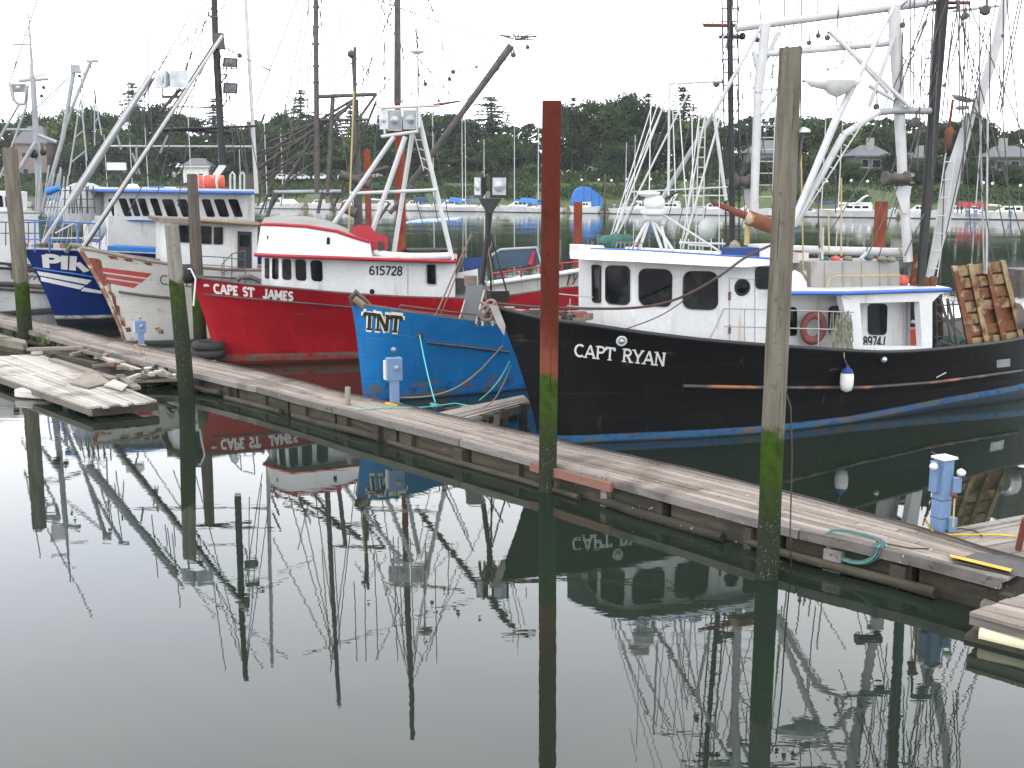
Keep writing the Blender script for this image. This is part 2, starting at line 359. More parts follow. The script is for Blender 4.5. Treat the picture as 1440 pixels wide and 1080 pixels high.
def sag(a, b, d, n=10):
    a, b = Vector(a), Vector(b)
    return [a.lerp(b, i / n) - Vector((0, 0, d * 4 * (i / n) * (1 - i / n))) for i in range(n + 1)]
def smooth_pts(P, n):
    """Catmull-Rom through P, n samples"""
    P = [Vector(p) for p in P]; out = []
    for i in range(n):
        t = i / (n - 1) * (len(P) - 1); k = min(int(t), len(P) - 2); f = t - k
        p1, p2 = P[k], P[k + 1]; p0 = P[k - 1] if k else p1 * 2 - p2; p3 = P[k + 2] if k + 2 < len(P) else p2 * 2 - p1
        out.append(.5 * ((2 * p1) + (p2 - p0) * f + (2 * p0 - 5 * p1 + 4 * p2 - p3) * f * f + (3 * p1 - p0 - 3 * p2 + p3) * f ** 3))
    return out

# painted shapes and window pieces laid on a real surface: find the surface along a sight line, then lift off it
def bvh_of(o):
    me = o.data; l = wloc(o)
    return BVHTree.FromPolygons([v.co + l for v in me.vertices], [tuple(p.vertices) for p in me.polygons])
def hit(bv, px, py, off=0.0):
    p, nrm, i, d = bv.ray_cast(O, ray(px, py).normalized())
    if p is None: return None
    if nrm.dot(ray(px, py)) > 0: nrm = -nrm
    return p + nrm * off
def quad_on(mb, bv, q, off, nx=4, ny=2, th=.0):
    """q: four photo corners TL TR BR BL -> a thin sheet lying on the surface"""
    vs = []
    for j in range(ny + 1):
        for i in range(nx + 1):
            u, v = i / nx, j / ny
            x = (q[0][0] * (1 - u) + q[1][0] * u) * (1 - v) + (q[3][0] * (1 - u) + q[2][0] * u) * v
            y = (q[0][1] * (1 - u) + q[1][1] * u) * (1 - v) + (q[3][1] * (1 - u) + q[2][1] * u) * v
            p = hit(bv, x, y, off)
            if p is None: return mb
            vs.append(p)
    mb.add(vs, [(j * (nx + 1) + i, (j + 1) * (nx + 1) + i, (j + 1) * (nx + 1) + i + 1, j * (nx + 1) + i + 1) for j in range(ny) for i in range(nx)])
    return mb
def arc(cx, cy, rx, ry, a0, a1, n=9):
    return [(cx + rx * math.cos(R(a0 + (a1 - a0) * i / n)), cy + ry * math.sin(R(a0 + (a1 - a0) * i / n))) for i in range(n + 1)]
GL = {
 'A': (.86, [[(.43, 1), (.06, 0)], [(.43, 1), (.80, 0)], [(.2, .34), (.66, .34)]], [.06, .80], []),
 'C': (.82, [arc(.46, .5, .38, .45, 50, 310)], [], []),
 'P': (.74, [[(.18, 0), (.18, 1)], [(.18, .95)] + arc(.42, .73, .25, .22, 90, -90) + [(.18, .51)]], [.18], [.16]),
 'R': (.84, [[(.18, 0), (.18, 1)], [(.18, .95)] + arc(.42, .73, .25, .22, 90, -90) + [(.18, .51)], [(.42, .5), (.74, 0)]], [.18, .74], [.16]),
 'T': (.8, [[(.4, 0), (.4, 1)], [(.02, .93), (.78, .93)], [(.06, .95), (.06, .74)], [(.74, .95), (.74, .74)]], [.4], []),
 'Y': (.84, [[(.42, .45), (.42, 0)], [(.08, 1), (.42, .43)], [(.76, 1), (.42, .43)]], [.42], [.08, .76]),
 'N': (.9, [[(.16, 0), (.16, 1)], [(.74, 0), (.74, 1)], [(.16, 1), (.74, 0)]], [.16], [.12, .74]),
 'E': (.72, [[(.18, 0), (.18, 1)], [(.18, .93), (.62, .93)], [(.18, .5), (.52, .5)], [(.18, .07), (.64, .07)]], [.16], [.16]),
 'S': (.66, [arc(.33, .72, .23, .22, 30, 255, 8) + arc(.33, .28, .23, .22, 90, -150, 8)], [], []),
 'J': (.6, [[(.42, 1), (.42, .25)] + arc(.24, .25, .18, .2, 0, -170)], [], [.42]),
 'M': (1.0, [[(.14, 0), (.14, 1)], [(.86, 0), (.86, 1)], [(.14, 1), (.5, .2)], [(.5, .2), (.86, 1)]], [.14, .86], [.12, .88]),
 'I': (.34, [[(.17, 0), (.17, 1)]], [], []),
 'K': (.8, [[(.16, 0), (.16, 1)], [(.7, 1), (.16, .42)], [(.32, .55), (.74, 0)]], [], []),
 '0': (.66, [arc(.33, .5, .25, .43, 0, 360, 14)], [], []),
 '1': (.46, [[(.26, 0), (.26, 1)], [(.26, .97), (.08, .76)]], [], []),
 '2': (.66, [arc(.33, .7, .24, .25, 170, -20, 8) + [(.08, .06)], [(.08, .06), (.62, .06)]], [], []),
 '4': (.68, [[(.46, 0), (.46, 1)], [(.46, .97), (.06, .28)], [(.06, .28), (.64, .28)]], [], []),
 '5': (.66, [[(.56, .94), (.14, .94)], [(.14, .94), (.12, .55)], [(.12, .52)] + arc(.31, .31, .25, .26, 110, -150, 10)], [], []),
 '6': (.66, [arc(.33, .3, .24, .25, 0, 360, 12), [(.54, .9)] + arc(.42, .45, .33, .5, 110, 190, 6)], [], []),
 '7': (.62, [[(.05, .94), (.58, .94)], [(.58, .94), (.22, 0)]], [], []),
 '8': (.66, [arc(.33, .73, .2, .21, 0, 360, 12), arc(.33, .27, .24, .23, 0, 360, 12)], [], []),
 '9': (.66, [arc(.33, .7, .24, .25, 0, 360, 12), [(.12, .1)] + arc(.24, .55, .33, .5, -70, 10, 6)], [], []),
}
def lettering(mb, bv, text, q, off, w=.15, serif=True, tight=.0, only=None, lift=.0006):
    """strokes of each letter laid inside the photo quadrilateral q (TL TR BR BL)"""
    tot = sum((GL[c][0] if c in GL else .55) + tight for c in text); x0 = 0; k = 0
    def P(x, y):
        u = x / tot; v = 1 - y
        return ((q[0][0] * (1 - u) + q[1][0] * u) * (1 - v) + (q[3][0] * (1 - u) + q[2][0] * u) * v,
                (q[0][1] * (1 - u) + q[1][1] * u) * (1 - v) + (q[3][1] * (1 - u) + q[2][1] * u) * v)
    def ribbon(pts, ww):
        nonlocal k
        L, Rr = [], []
        for i, p in enumerate(pts):
            a = Vector(pts[max(i - 1, 0)]); b = Vector(pts[min(i + 1, len(pts) - 1)]); d = (b - a)
            if d.length < 1e-6: continue
            d.normalize(); nn = Vector((-d.y, d.x)) * ww / 2; p = Vector(p)
            if i == 0 and not serif: p = p - d * 0
            L.append(p + nn); Rr.append(p - nn)
        k += 1; vs = []
        for a, b in zip(L, Rr):
            for c in (a, b):
                h_ = hit(bv, *P(x0 + c.x, c.y), off + k * lift)
                if h_ is None: return
                vs.append(h_)
        mb.add(vs, [(2 * i, 2 * i + 1, 2 * i + 3, 2 * i + 2) for i in range(len(L) - 1)])
    for idx, c in enumerate(text):
        if only is not None and idx != only: x0 += (GL[c][0] if c in GL else .55) + tight; continue
        if c in GL:
            g = GL[c]
            for j, st in enumerate(g[1]): ribbon(st, w * (.75 if serif and j == 0 and c in 'AN' else 1))
            if serif:
                for sx in g[2]: ribbon([(sx - .17, .035), (sx + .17, .035)], w * .55)
                for sx in g[3]: ribbon([(sx - .16, .965), (sx + .13, .965)], w * .55)
            x0 += g[0] + tight
        else: x0 += .55 + tight
    return mb
def letters(root, name, m, bv, text, q, off, w=.15, **kw):
    for i, c in enumerate(text):
        if c in GL:
            mb = lettering(MB(), bv, text, q, off, w, only=i, **kw)
            if mb.f: mb.build(name, m, root)
def window(parent, bv, q, frame=None, fw=2.0, off=.012, rnd=.25, name='window', pane=glass):
    """q = photo corners TL TR BR BL; rounded pane with a raised gasket"""
    def bil(u, v):
        return ((q[0][0] * (1 - u) + q[1][0] * u) * (1 - v) + (q[3][0] * (1 - u) + q[2][0] * u) * v,
                (q[0][1] * (1 - u) + q[1][1] * u) * (1 - v) + (q[3][1] * (1 - u) + q[2][1] * u) * v)
    wv = abs(q[1][0] - q[0][0]); hv = abs(q[3][1] - q[0][1]); ru = min(.5, rnd * min(wv, hv) / wv); rv = min(.5, rnd * min(wv, hv) / hv)
    def outline(grow):
        gu, gv = grow / wv, grow / hv; o = []
        for cx, cy, a0 in ((ru, rv, 180), (1 - ru, rv, 270), (1 - ru, 1 - rv, 0), (ru, 1 - rv, 90)):
            for i in range(5):
                a = R(a0 + 90 * i / 4); o.append(bil(cx + (ru + gu) * math.cos(a), cy + (rv + gv) * math.sin(a)))
        return o
    fr = None
    inn = [hit(bv, *p, off) for p in outline(0)]
    if any(p is None for p in inn): return None
    pn = MB().add(inn, [tuple(range(len(inn)))])
    if frame is not None:
        o1 = [hit(bv, *p, .002) for p in outline(fw)]; o2 = [hit(bv, *p, off + .022) for p in outline(fw)]
        i2 = [hit(bv, *p, off + .022) for p in outline(-.15)]; i1 = [hit(bv, *p, .004) for p in outline(-.15)]
        if not any(p is None for p in o1 + o2 + i1 + i2):
            k = len(o1); f = []
            for r_ in range(3): f += [(r_ * k + i, r_ * k + (i + 1) % k, (r_ + 1) * k + (i + 1) % k, (r_ + 1) * k + i) for i in range(k)]
            fr = MB().add(o1 + o2 + i2 + i1, f).build(name, frame, parent); pn.build('pane', pane, fr); return fr
    return pn.build(name, pane, parent)
def bil4(q, u, v):
    return ((q[0][0] * (1 - u) + q[1][0] * u) * (1 - v) + (q[3][0] * (1 - u) + q[2][0] * u) * v,
            (q[0][1] * (1 - u) + q[1][1] * u) * (1 - v) + (q[3][1] * (1 - u) + q[2][1] * u) * v)
# ============================================================ SETTING: water, far shore
def grid_mesh(name, x0, x1, y0, y1, nx, ny, zf, m, kind='structure'):
    mb = MB(); vs = []
    for j in range(ny + 1):
        for i in range(nx + 1):
            x = x0 + (x1 - x0) * i / nx; y = y0 + (y1 - y0) * j / ny; vs.append((x, y, zf(x, y)))
    mb.add(vs, [(j * (nx + 1) + i, j * (nx + 1) + i + 1, (j + 1) * (nx + 1) + i + 1, (j + 1) * (nx + 1) + i) for j in range(ny) for i in range(nx)], True)
    o = mb.build(name, m); tag(o, kind=kind); return o
water = MB().add([(-700, -60, 0), (700, -60, 0), (700, 420, 0), (-700, 420, 0)], [(0, 1, 2, 3)]).build('water', water_m); tag(water, kind='structure')
mud = mat('harbour_mud', (.05, .045, .035), (.035, .03, .025), .9, 1)
bed = MB().add([(-700, -60, -3), (700, -60, -3), (700, 420, -3), (-700, 420, -3)], [(0, 1, 2, 3)]).build('harbour_bed', mud); tag(bed, kind='structure')
def shoreY(x): return 252 - .6 * x if x > -65 else 291 + (-65 - x) * .2
m, n, b = nmat('shore_grass_and_earth')
t = noise_node(n, .12, 5); t2 = noise_node(n, 1.2, 5); t3 = noise_node(n, .35, 3)
col = mix(n, ramp(n, t.outputs[0], .42, .6), (.060, .100, .026), (.075, .078, .04)); col = mix(n, ramp(n, t2.outputs[0], .4, .75), col, (.035, .06, .018))
z = zco(n); col = mix(n, ramp(n, math_(n, 'MULTIPLY', z, .1), .06, .14), (.07, .06, .05), col)
link(n, col, b.inputs['Base Color']); b.inputs['Roughness'].default_value = .95; bump(n, b, t2.outputs[0], 1, .4); shore_m = m
def land_z(x, y):
    d = y - shoreY(x)
    z = -2.5 + 3.2 * min(1, max(0, (d + 3) / 3)) if d < 0 else .7 + min(d, 4) * .55 + max(0, min(d - 4, 14)) * .26 + max(0, d - 18) * .02
    return z + (noise.noise(Vector((x * .08, y * .08, 0))) * .5 + noise.noise(Vector((x * .4, y * .4, 3))) * .18 if d > 0 else 0)
def shore_grid():
    mb = MB(); vs = []; xs = [-520 + i * 6 for i in range(181)]; ds = [-3, -1, 0, .8, 2, 3, 4, 6, 8, 10, 13, 16, 18, 22, 28, 40, 70, 120, 300, 900]
    for d in ds:
        for x in xs: vs.append((x, shoreY(x) + d, land_z(x, shoreY(x) + d)))
    k = len(xs); mb.add(vs, [(j * k + i, j * k + i + 1, (j + 1) * k + i + 1, (j + 1) * k + i) for j in range(len(ds) - 1) for i in range(k - 1)], True)
    return tag(mb.build('far_bank', shore_m), kind='structure')
shore_grid()

# ---- foliage
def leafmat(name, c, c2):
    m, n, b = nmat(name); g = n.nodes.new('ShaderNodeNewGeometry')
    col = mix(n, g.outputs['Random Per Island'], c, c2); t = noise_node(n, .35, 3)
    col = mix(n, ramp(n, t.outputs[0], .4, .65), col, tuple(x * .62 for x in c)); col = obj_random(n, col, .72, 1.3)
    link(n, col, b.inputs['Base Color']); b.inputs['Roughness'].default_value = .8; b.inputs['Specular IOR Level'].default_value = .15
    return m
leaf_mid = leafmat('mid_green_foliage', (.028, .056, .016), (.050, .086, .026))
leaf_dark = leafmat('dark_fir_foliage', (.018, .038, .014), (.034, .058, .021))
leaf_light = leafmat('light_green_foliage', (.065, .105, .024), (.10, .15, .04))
bark = mat('tree_bark', (.07, .055, .04), (.04, .032, .025), .95, 2)
rnd = random.Random(11)
def leaf(mb, p, s, nrm=None):
    a = Vector((rnd.gauss(0, 1), rnd.gauss(0, 1), rnd.gauss(0, .7))).normalized()
    u = a.orthogonal().normalized(); w = a.cross(u)
    sx = s * rnd.uniform(.6, 1.3); sy = s * rnd.uniform(.4, .9)
    mb.add([p - u * sx, p + w * sy, p + u * sx, p - w * sy], [(0, 1, 2, 3)])
def broad_crown(h, wdt, seed, nleaf=9000, s=.25):
    rnd.seed(seed); mb = MB(); cl = []
    for i in range(26):
        a = rnd.uniform(0, math.tau); t = rnd.uniform(.2, 1); rr = wdt * .5 * math.sqrt(max(.05, 1 - ((t - .5) / .58) ** 2)) * rnd.uniform(.35, .85)
        cl.append((Vector((rr * math.cos(a), rr * math.sin(a), h * (.16 + .80 * t) - 1.2)), rnd.uniform(.13, .24) * wdt))
    for i in range(nleaf):
        c, r = rnd.choice(cl); d = Vector((rnd.gauss(0, 1), rnd.gauss(0, 1), rnd.gauss(.25, 1))).normalized()
        q = rnd.random(); leaf(mb, c + Vector((d.x, d.y, d.z * .75)) * r * (rnd.uniform(.1, .75) if q < .25 else rnd.uniform(.7, 1.08)), s * (2.2 if q < .25 else 1))
    return mb
def trunk_mb(h, r, crown_w, conifer=False):
    mb = MB().tube([(0, 0, -1.5), (.1, 0, h * .3), (0, .15, h * .6), (0, 0, h * (.97 if conifer else .8))], r, 7, r * .2)
    if not conifer:
        for i in range(7):
            a = rnd.uniform(0, math.tau); z0 = h * rnd.uniform(.25, .6)
            mb.tube([(0, 0, z0), (math.cos(a) * crown_w * .2, math.sin(a) * crown_w * .2, z0 + h * .1), (math.cos(a) * crown_w * .36, math.sin(a) * crown_w * .36, z0 + h * .24)], r * .35, 5, r * .08)
    return mb
def fir_crown(h, wdt, seed, gap=.0, s=.24):
    rnd.seed(seed); mb = MB(); z = h * .14
    while z < h * .985:
        t = z / h; rad = wdt * .5 * min(1, (1 - t) * 1.5) ** .75 + .2; k = 8 if t < .7 else 6
        for i in range(k):
            if rnd.random() < gap: continue
            a = rnd.uniform(0, math.tau); rl = rad * rnd.uniform(.45, 1.15); steps = max(3, int(rl / .30))
            for j in range(steps):
                f = (j + .5) / steps; p = Vector((math.cos(a) * rl * f, math.sin(a) * rl * f, z + .18 * rl * f - f * f * rl * .30))
                for q in range(4): leaf(mb, p + Vector((rnd.gauss(0, .26), rnd.gauss(0, .26), rnd.gauss(-.05, .08))), s * (1.2 - .4 * f))
        z += h * (.034 if t > .4 else .026) * rnd.uniform(.6, 1.4)
    return mb
def make_tree(kind, h, w_, seed, m, cr):
    root = thing('tree', 'tree', 'tree', (0, 0, 0), 'trees along the far shore')
    rnd.seed(seed + 50); trunk_mb(h, h * .022, w_, kind == 'fir').build('trunk', bark, root); cr.build('crown', m, root); reg(root); return root
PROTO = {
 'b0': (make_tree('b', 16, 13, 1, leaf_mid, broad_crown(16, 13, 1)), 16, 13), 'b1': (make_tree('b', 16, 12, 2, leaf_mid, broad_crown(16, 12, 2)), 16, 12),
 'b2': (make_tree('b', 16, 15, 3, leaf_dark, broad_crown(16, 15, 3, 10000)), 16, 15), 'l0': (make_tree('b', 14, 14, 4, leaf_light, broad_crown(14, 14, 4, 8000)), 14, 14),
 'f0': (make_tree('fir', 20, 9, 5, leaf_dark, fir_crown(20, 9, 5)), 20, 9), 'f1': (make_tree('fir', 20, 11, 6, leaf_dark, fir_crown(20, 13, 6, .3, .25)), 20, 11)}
USED = {}
# (photo x, photo y of the top, kind, width in photo px, extra metres behind shore, label)
TREES = [
 (4, 163, 'b0', 70, 34, 'round green tree at the far left edge of the far shore'),
 (52, 158, 'b2', 70, 42, 'dark broad tree behind the grey mast of the leftmost boat'),
 (100, 152, 'l0', 80, 36, 'bright yellow green round tree on the left part of the shore'),
 (140, 152, 'b2', 66, 40, 'dark tree just right of the bright green tree on the left shore'),
 (185, 112, 'f1', 50, 48, 'tall open fir rising over the left shore behind the white boom'),
 (163, 178, 'b0', 60, 28, 'lower tree in front of the tall left fir'),
 (214, 148, 'b2', 80, 40, 'broad dark tree left of the black mast floodlights'),
 (255, 156, 'b1', 76, 34, 'mid green tree above the small white boathouse'),
 (300, 134, 'f1', 42, 48, 'thin topped fir directly behind the black floodlight mast'),
 (330, 172, 'b0', 70, 32, 'tree right of the black floodlight mast'),
 (372, 166, 'b1', 70, 36, 'rounded tree left of the dark steel gantry'),
 (422, 122, 'f1', 56, 50, 'ragged fir behind the left post of the dark gantry'),
 (405, 160, 'b2', 64, 40, 'dark tree under the ragged fir at the gantry'),
 (452, 158, 'b0', 70, 36, 'tree seen through the dark gantry posts'),
 (492, 140, 'f0', 46, 46, 'pointed fir seen through the middle of the dark gantry'),
 (520, 168, 'b1', 76, 34, 'tree behind the yellow whip pole'),
 (565, 160, 'b2', 80, 38, 'dark tree behind the tall brown mast'),
 (612, 152, 'b0', 76, 38, 'tree right of the white tripod mast'),
 (648, 162, 'b2', 64, 34, 'dark tree under the leaning dark outrigger'),
 (690, 132, 'f1', 76, 50, 'wide ragged fir right of the leaning dark outrigger'),
 (705, 186, 'b1', 60, 30, 'low tree left of the rusty steel piling'),
 (742, 178, 'f0', 34, 44, 'slim fir just left of the rusty steel piling'),
 (735, 196, 'b0', 56, 30, 'small tree touching the left side of the rusty steel piling'),
 (806, 146, 'b2', 80, 34, 'big dark tree just right of the rusty steel piling'),
 (806, 134, 'f0', 30, 46, 'fir tip poking up right of the rusty steel piling'),
 (848, 136, 'b0', 96, 34, 'largest round tree between the steel piling and the white rig'),
 (886, 134, 'b2', 84, 38, 'dark tall tree left of the white rig lines'),
 (912, 128, 'f0', 40, 46, 'fir tip left of the white tripod mast of the black boat'),
 (935, 150, 'b2', 70, 36, 'dark tree behind the white rig lines'),
 (962, 118, 'f1', 60, 48, 'tall ragged fir behind the white ladder'),
 (985, 160, 'b0', 70, 36, 'tree behind the lattice of the black boat ladder mast'),
 (1045, 178, 'b2', 70, 40, 'tree between the black ladder mast and the tall timber piling'),
 (1096, 176, 'b1', 70, 42, 'tree behind the tall timber piling'),
 (1148, 158, 'b0', 84, 40, 'round tree right of the tall timber piling'),
 (1188, 168, 'l0', 64, 38, 'lighter tree left of the grey roofed house'),
 (1238, 172, 'b1', 70, 44, 'tree right of the grey roofed house chimney'),
 (1272, 190, 'b2', 60, 40, 'dark low tree behind the white gantry leg'),
 (1300, 180, 'b0', 56, 46, 'tree behind the thick black mast'),
 (1338, 166, 'b0', 66, 40, 'tree right of the thick black mast'),
 (1374, 160, 'b1', 70, 42, 'round tree left of the rightmost house'),
 (1386, 205, 'b2', 50, 30, 'dark bush like tree beside the rightmost house'),
 (1428, 180, 'b0', 28, 60, 'small tree top above the rightmost house'),
 (1160, 215, 'b2', 56, 30, 'low dark tree left of the grey roofed house'),
 (1286, 222, 'b2', 54, 28, 'low bushy tree between the houses'),
 (1010, 210, 'b2', 60, 28, 'low dark tree behind the black ladder mast'),
 (870, 200, 'b2', 80, 26, 'low dark tree in front of the largest round tree'),
 (560, 205, 'b2', 80, 26, 'low dark tree behind the middle rusty pilings'),
 (640, 205, 'b0', 80, 24, 'low tree behind the sailboats right of the tripod mast'),
 (460, 205, 'b0', 70, 26, 'low tree behind the parked cars'),
 (350, 208, 'b2', 80, 26, 'low dark tree right of the small white boathouse'),
 (120, 205, 'b2', 80, 24, 'low dark tree behind the ladder framed mast'),
 (1132, 214, 'b0', 60, 18, 'low tree on the bank just left of the grey roofed house'),
 (1262, 214, 'b2', 44, 18, 'low dark tree overlapping the right wall of the grey roofed house'),
 (1330, 216, 'b0', 60, 18, 'low tree on the bank right of the thick black mast'),
 (1378, 222, 'b1', 50, 16, 'small bushy tree left of the rightmost house'),
 (1070, 222, 'b2', 44, 16, 'small dark tree before the pale green house'),
 (1200, 226, 'b1', 36, 17, 'small tree before the left wall of the grey roofed house'),
 (1300, 228, 'b2', 46, 16, 'small dark tree before the half hidden house'),
 (1425, 230, 'b1', 30, 16, 'small tree before the rightmost house'),
 (205, 200, 'b2', 80, 24, 'low dark tree left of the small white boathouse'),
]
trnd = random.Random(3)
for px, py, k, wpx, dd, lab in TREES:
    Y = 240
    for _ in range(8): x0 = (px - 720) / F * Y; Y = shoreY(x0) + dd
    p = A(px, py, Y); gz = land_z(p.x, Y) - .3; hh = p.z - gz
    root, ph, pw = PROTO[k]
    if k in USED: root = copy_tree(root)
    USED[k] = 1
    root.location = (p.x, Y, gz); sw = (wpx * (1.5 if k[0] == 'f' else 1.15) * mpx(Y)) / pw; root.scale = (sw, sw, hh / ph); root.rotation_euler = (0, 0, trnd.uniform(0, 6.28))
    root['label'] = lab
# hedge and scrub that nobody could count
def scrub():
    rnd.seed(77); mb = MB()
    for i in range(26000):
        x = rnd.uniform(-150, 118); base = 19 + 4 * noise.noise(Vector((x * .07, 0, 0))); d = base + rnd.uniform(-1.5, 5)
        hmax = max(.3, 2.2 + 3.4 * noise.noise(Vector((x * .11, 5, 0)))); y = shoreY(x) + d
        leaf(mb, Vector((x, y, land_z(x, y) + rnd.uniform(0, hmax))), .34)
    for i in range(20000):
        x = rnd.uniform(-150, 118); nv = noise.noise(Vector((x * .09, 9, 0)))
        if nv < -.12: continue
        y = shoreY(x) + rnd.uniform(2.5, 8); leaf(mb, Vector((x, y, land_z(x, y) + rnd.uniform(0, 1.3 + nv))), .3)
    for i in range(26000):
        x = rnd.uniform(-150, 118); nv = noise.noise(Vector((x * .05, 19, 0)))
        d = rnd.uniform(6, 18)
        if noise.noise(Vector((x * .12, d * .25, 7))) + (.25 if x < 20 else .12) < 0: continue
        y = shoreY(x) + d; leaf(mb, Vector((x, y, land_z(x, y) + rnd.uniform(0, .8 + nv))), .32)
    return tag(mb.build('shore_scrub', leaf_mid), kind='stuff')
scrub()
def far_wood():
    rnd.seed(78); mb = MB()
    for i in range(26000):
        x = rnd.uniform(-230, 180); y = shoreY(x) + rnd.uniform(60, 74); hm = 14 + 5 * noise.noise(Vector((x * .05, 2, 0))) + 2 * noise.noise(Vector((x * .3, 2, 0)))
        if x > 70: hm -= 3
        leaf(mb, Vector((x, y, land_z(x, y) + hm * (1 - rnd.random() ** 1.5))), .75)
    return tag(mb.build('distant_woods', leaf_dark), kind='stuff')
far_wood()

# ---- houses
siding = mat('weathered_grey_siding', (.10, .11, .11), (.075, .08, .08), .85, 1)
siding2 = mat('pale_green_siding', (.17, .20, .18), (.14, .16, .15), .85, 1)
siding_w = mat('white_siding', (.55, .55, .52), (.45, .45, .43), .85, 1)
siding_b = mat('brown_siding', (.19, .145, .12), (.15, .11, .09), .85, 1)
shingle = mat('grey_shingle_roof', (.12, .125, .135), (.09, .095, .10), .9, 2)
chim = mat('chimney_stucco', (.24, .24, .22), (.2, .2, .18), .9, 2)
def house(px0, px1, pytop, pybase, extra, name, label, wall_m, chimney=None, wins=(), dep=9, balcony=False):
    Y = 235
    for _ in range(8): xm = ((px0 + px1) / 2 - 720) / F * Y; Y = shoreY(xm) + extra
    a = A(px0, pybase, Y); b_ = A(px1, pytop, Y)
    w = b_.x - a.x; z0 = land_z(a.x, Y) - .5; z1 = b_.z; wallh = (z1 - z0) * .70
    root = thing(name, label, 'house', ((a.x + b_.x) / 2, Y + dep / 2, z0))
    cx, cy = (a.x + b_.x) / 2, Y + dep / 2
    MB().box((cx, cy, z0 + wallh / 2), (w, dep, wallh)).build('wall', wall_m, root)
    e = .7; zt = z0 + wallh; rdg = w * .22
    r_ = MB().add([(cx - w / 2 - e, Y - e, zt), (cx + w / 2 + e, Y - e, zt), (cx + w / 2 + e, Y + dep + e, zt), (cx - w / 2 - e, Y + dep + e, zt), (cx - rdg, cy, z1), (cx + rdg, cy, z1)],
                  [(0, 1, 5, 4), (1, 2, 5), (2, 3, 4, 5), (3, 0, 4), (3, 2, 1, 0)]).build('roof', shingle, root)
    MB().box((cx, Y - e + .02, zt - .12), (w + 2 * e, .12, .3)).build('fascia', wall_m, root)
    if chimney is not None: MB().box((cx + chimney * w, cy - dep * .2, z1 + .1), (1.3, 1.2, 2.6)).build('chimney', chim, r_)
    for (u, v, ww, hh) in wins:
        f = MB().box((cx - w / 2 + u * w, Y - .05, z0 + v * wallh), (ww + .24, .12, hh + .24)).build('window', chim, root)
        MB().box((cx - w / 2 + u * w, Y - .12, z0 + v * wallh), (ww, .06, hh)).build('pane', glass, f)
    if balcony:
        MB().box((cx, Y - .9, z0 + wallh * .52), (w * .8, 1.6, .2)).build('balcony', chim, root)
        for k in range(5): MB().box((cx - w * .38 + k * w * .19, Y - 1.6, z0 + wallh * .27), (.2, .2, wallh * .5)).build('post', chim, root)
    return root
house(1204, 1252, 203, 254, 24, 'grey_house', 'grey weathered house with dark hip roof and pale chimney behind the white booms', siding, .0, [(.25, .7, 1.2, 1.4), (.6, .68, 1.6, 1.5), (.25, .25, 1.4, 1.7), (.62, .25, 1.6, 1.9)], balcony=True)
house(1392, 1462, 204, 254, 24, 'grey_house', 'grey house cut by the right edge of the picture on the green bank', siding, -.15, [(.2, .68, 1.5, 1.4), (.5, .68, 1.5, 1.4), (.3, .25, 2, 1.9)], balcony=True)
house(1270, 1318, 214, 252, 30, 'grey_house', 'grey house half hidden behind the thick black mast', siding, .1, [(.3, .65, 1.4, 1.3), (.7, .65, 1.4, 1.3)])
house(1056, 1120, 196, 254, 26, 'pale_house', 'pale green house beside the tall timber piling with a lit upper window', siding2, None, [(.7, .70, 3.6, 1.9), (.3, .65, 1.4, 1.6), (.3, .25, 1.4, 1.6), (.65, .25, 2.4, 1.8)])
house(258, 292, 222, 254, 16, 'white_boathouse', 'small white boathouse with grey roof behind the orange life raft canister', siding_w, None, [(.3, .5, 1.0, 1.1), (.7, .5, 1.0, 1.1)], dep=6)
house(24, 62, 176, 250, 22, 'brown_house', 'brown wooden house behind the leftmost timber piling', siding_b, None, [(.3, .7, 1.3, 1.4), (.7, .7, 1.3, 1.4), (.3, .3, 1.3, 1.4), (.7, .3, 1.3, 1.4)])
sx = ((1272 - 720) / F) * 215; shY = shoreY(sx) + 13
st = thing('garden_shed', 'small pale shed on the green bank under the right hand houses', 'shed', A(1272, 252, shY))
MB().box(A(1272, 252, shY) + Vector((0, 0, .2)), (3.2, 2, 2.0)).build('wall', siding_w, st); MB().box(A(1272, 252, shY) + Vector((0, 0, 1.3)), (3.6, 2.4, .25)).build('roof', shingle, st)

# ---- globe lamps on the bank path
def lamp():
    root = thing('globe_lamp', 'globe lamp', 'lamp', (0, 0, 0), 'globe lamps along the far bank')
    MB().tube([(0, 0, 0), (0, 0, 2.7)], .07, 6).build('post', dark_steel, root); MB().tube([(0, 0, 2.7), (0, 0, 2.85)], .14, 6).build('collar', dark_steel, root)
    MB().ball((0, 0, 3.1), .27).build('globe', lamp_white, root); reg(root); return root
L0 = lamp()
for i, (px, py, lab) in enumerate([(818, 253, 'above the blue boat tent'), (842, 253, 'right above the end of the blue boat tent'), (860, 254, 'right of the blue boat tent'), (881, 252, 'left of the white radar dome'), (915, 252, 'behind the white rig lines'), (964, 254, 'behind the white ladder'),
    (1110, 255, 'just right of the tall timber piling'), (1163, 255, 'above the stern of the motor yacht, left'), (1197, 254, 'above the motor yacht arch'), (1220, 255, 'above the motor yacht bow'), (1241, 257, 'left of the black winch drum'), (1300, 257, 'against the thick black mast'), (1350, 257, 'right of the white boom foot'), (1383, 257, 'behind the paired trolling poles, left'), (1396, 258, 'behind the paired trolling poles, right'), (1435, 261, 'at the right edge of the picture'), (1120, 258, 'second from the tall timber piling')]):
    x_ = (px - 720) / F * 225; Y = shoreY(x_) + 9; p = A(px, py, Y); o = L0 if i == 0 else copy_tree(L0)
    o.location = (p.x, Y, p.z - 3.1); o['label'] = 'white globe lamp on the far bank ' + lab
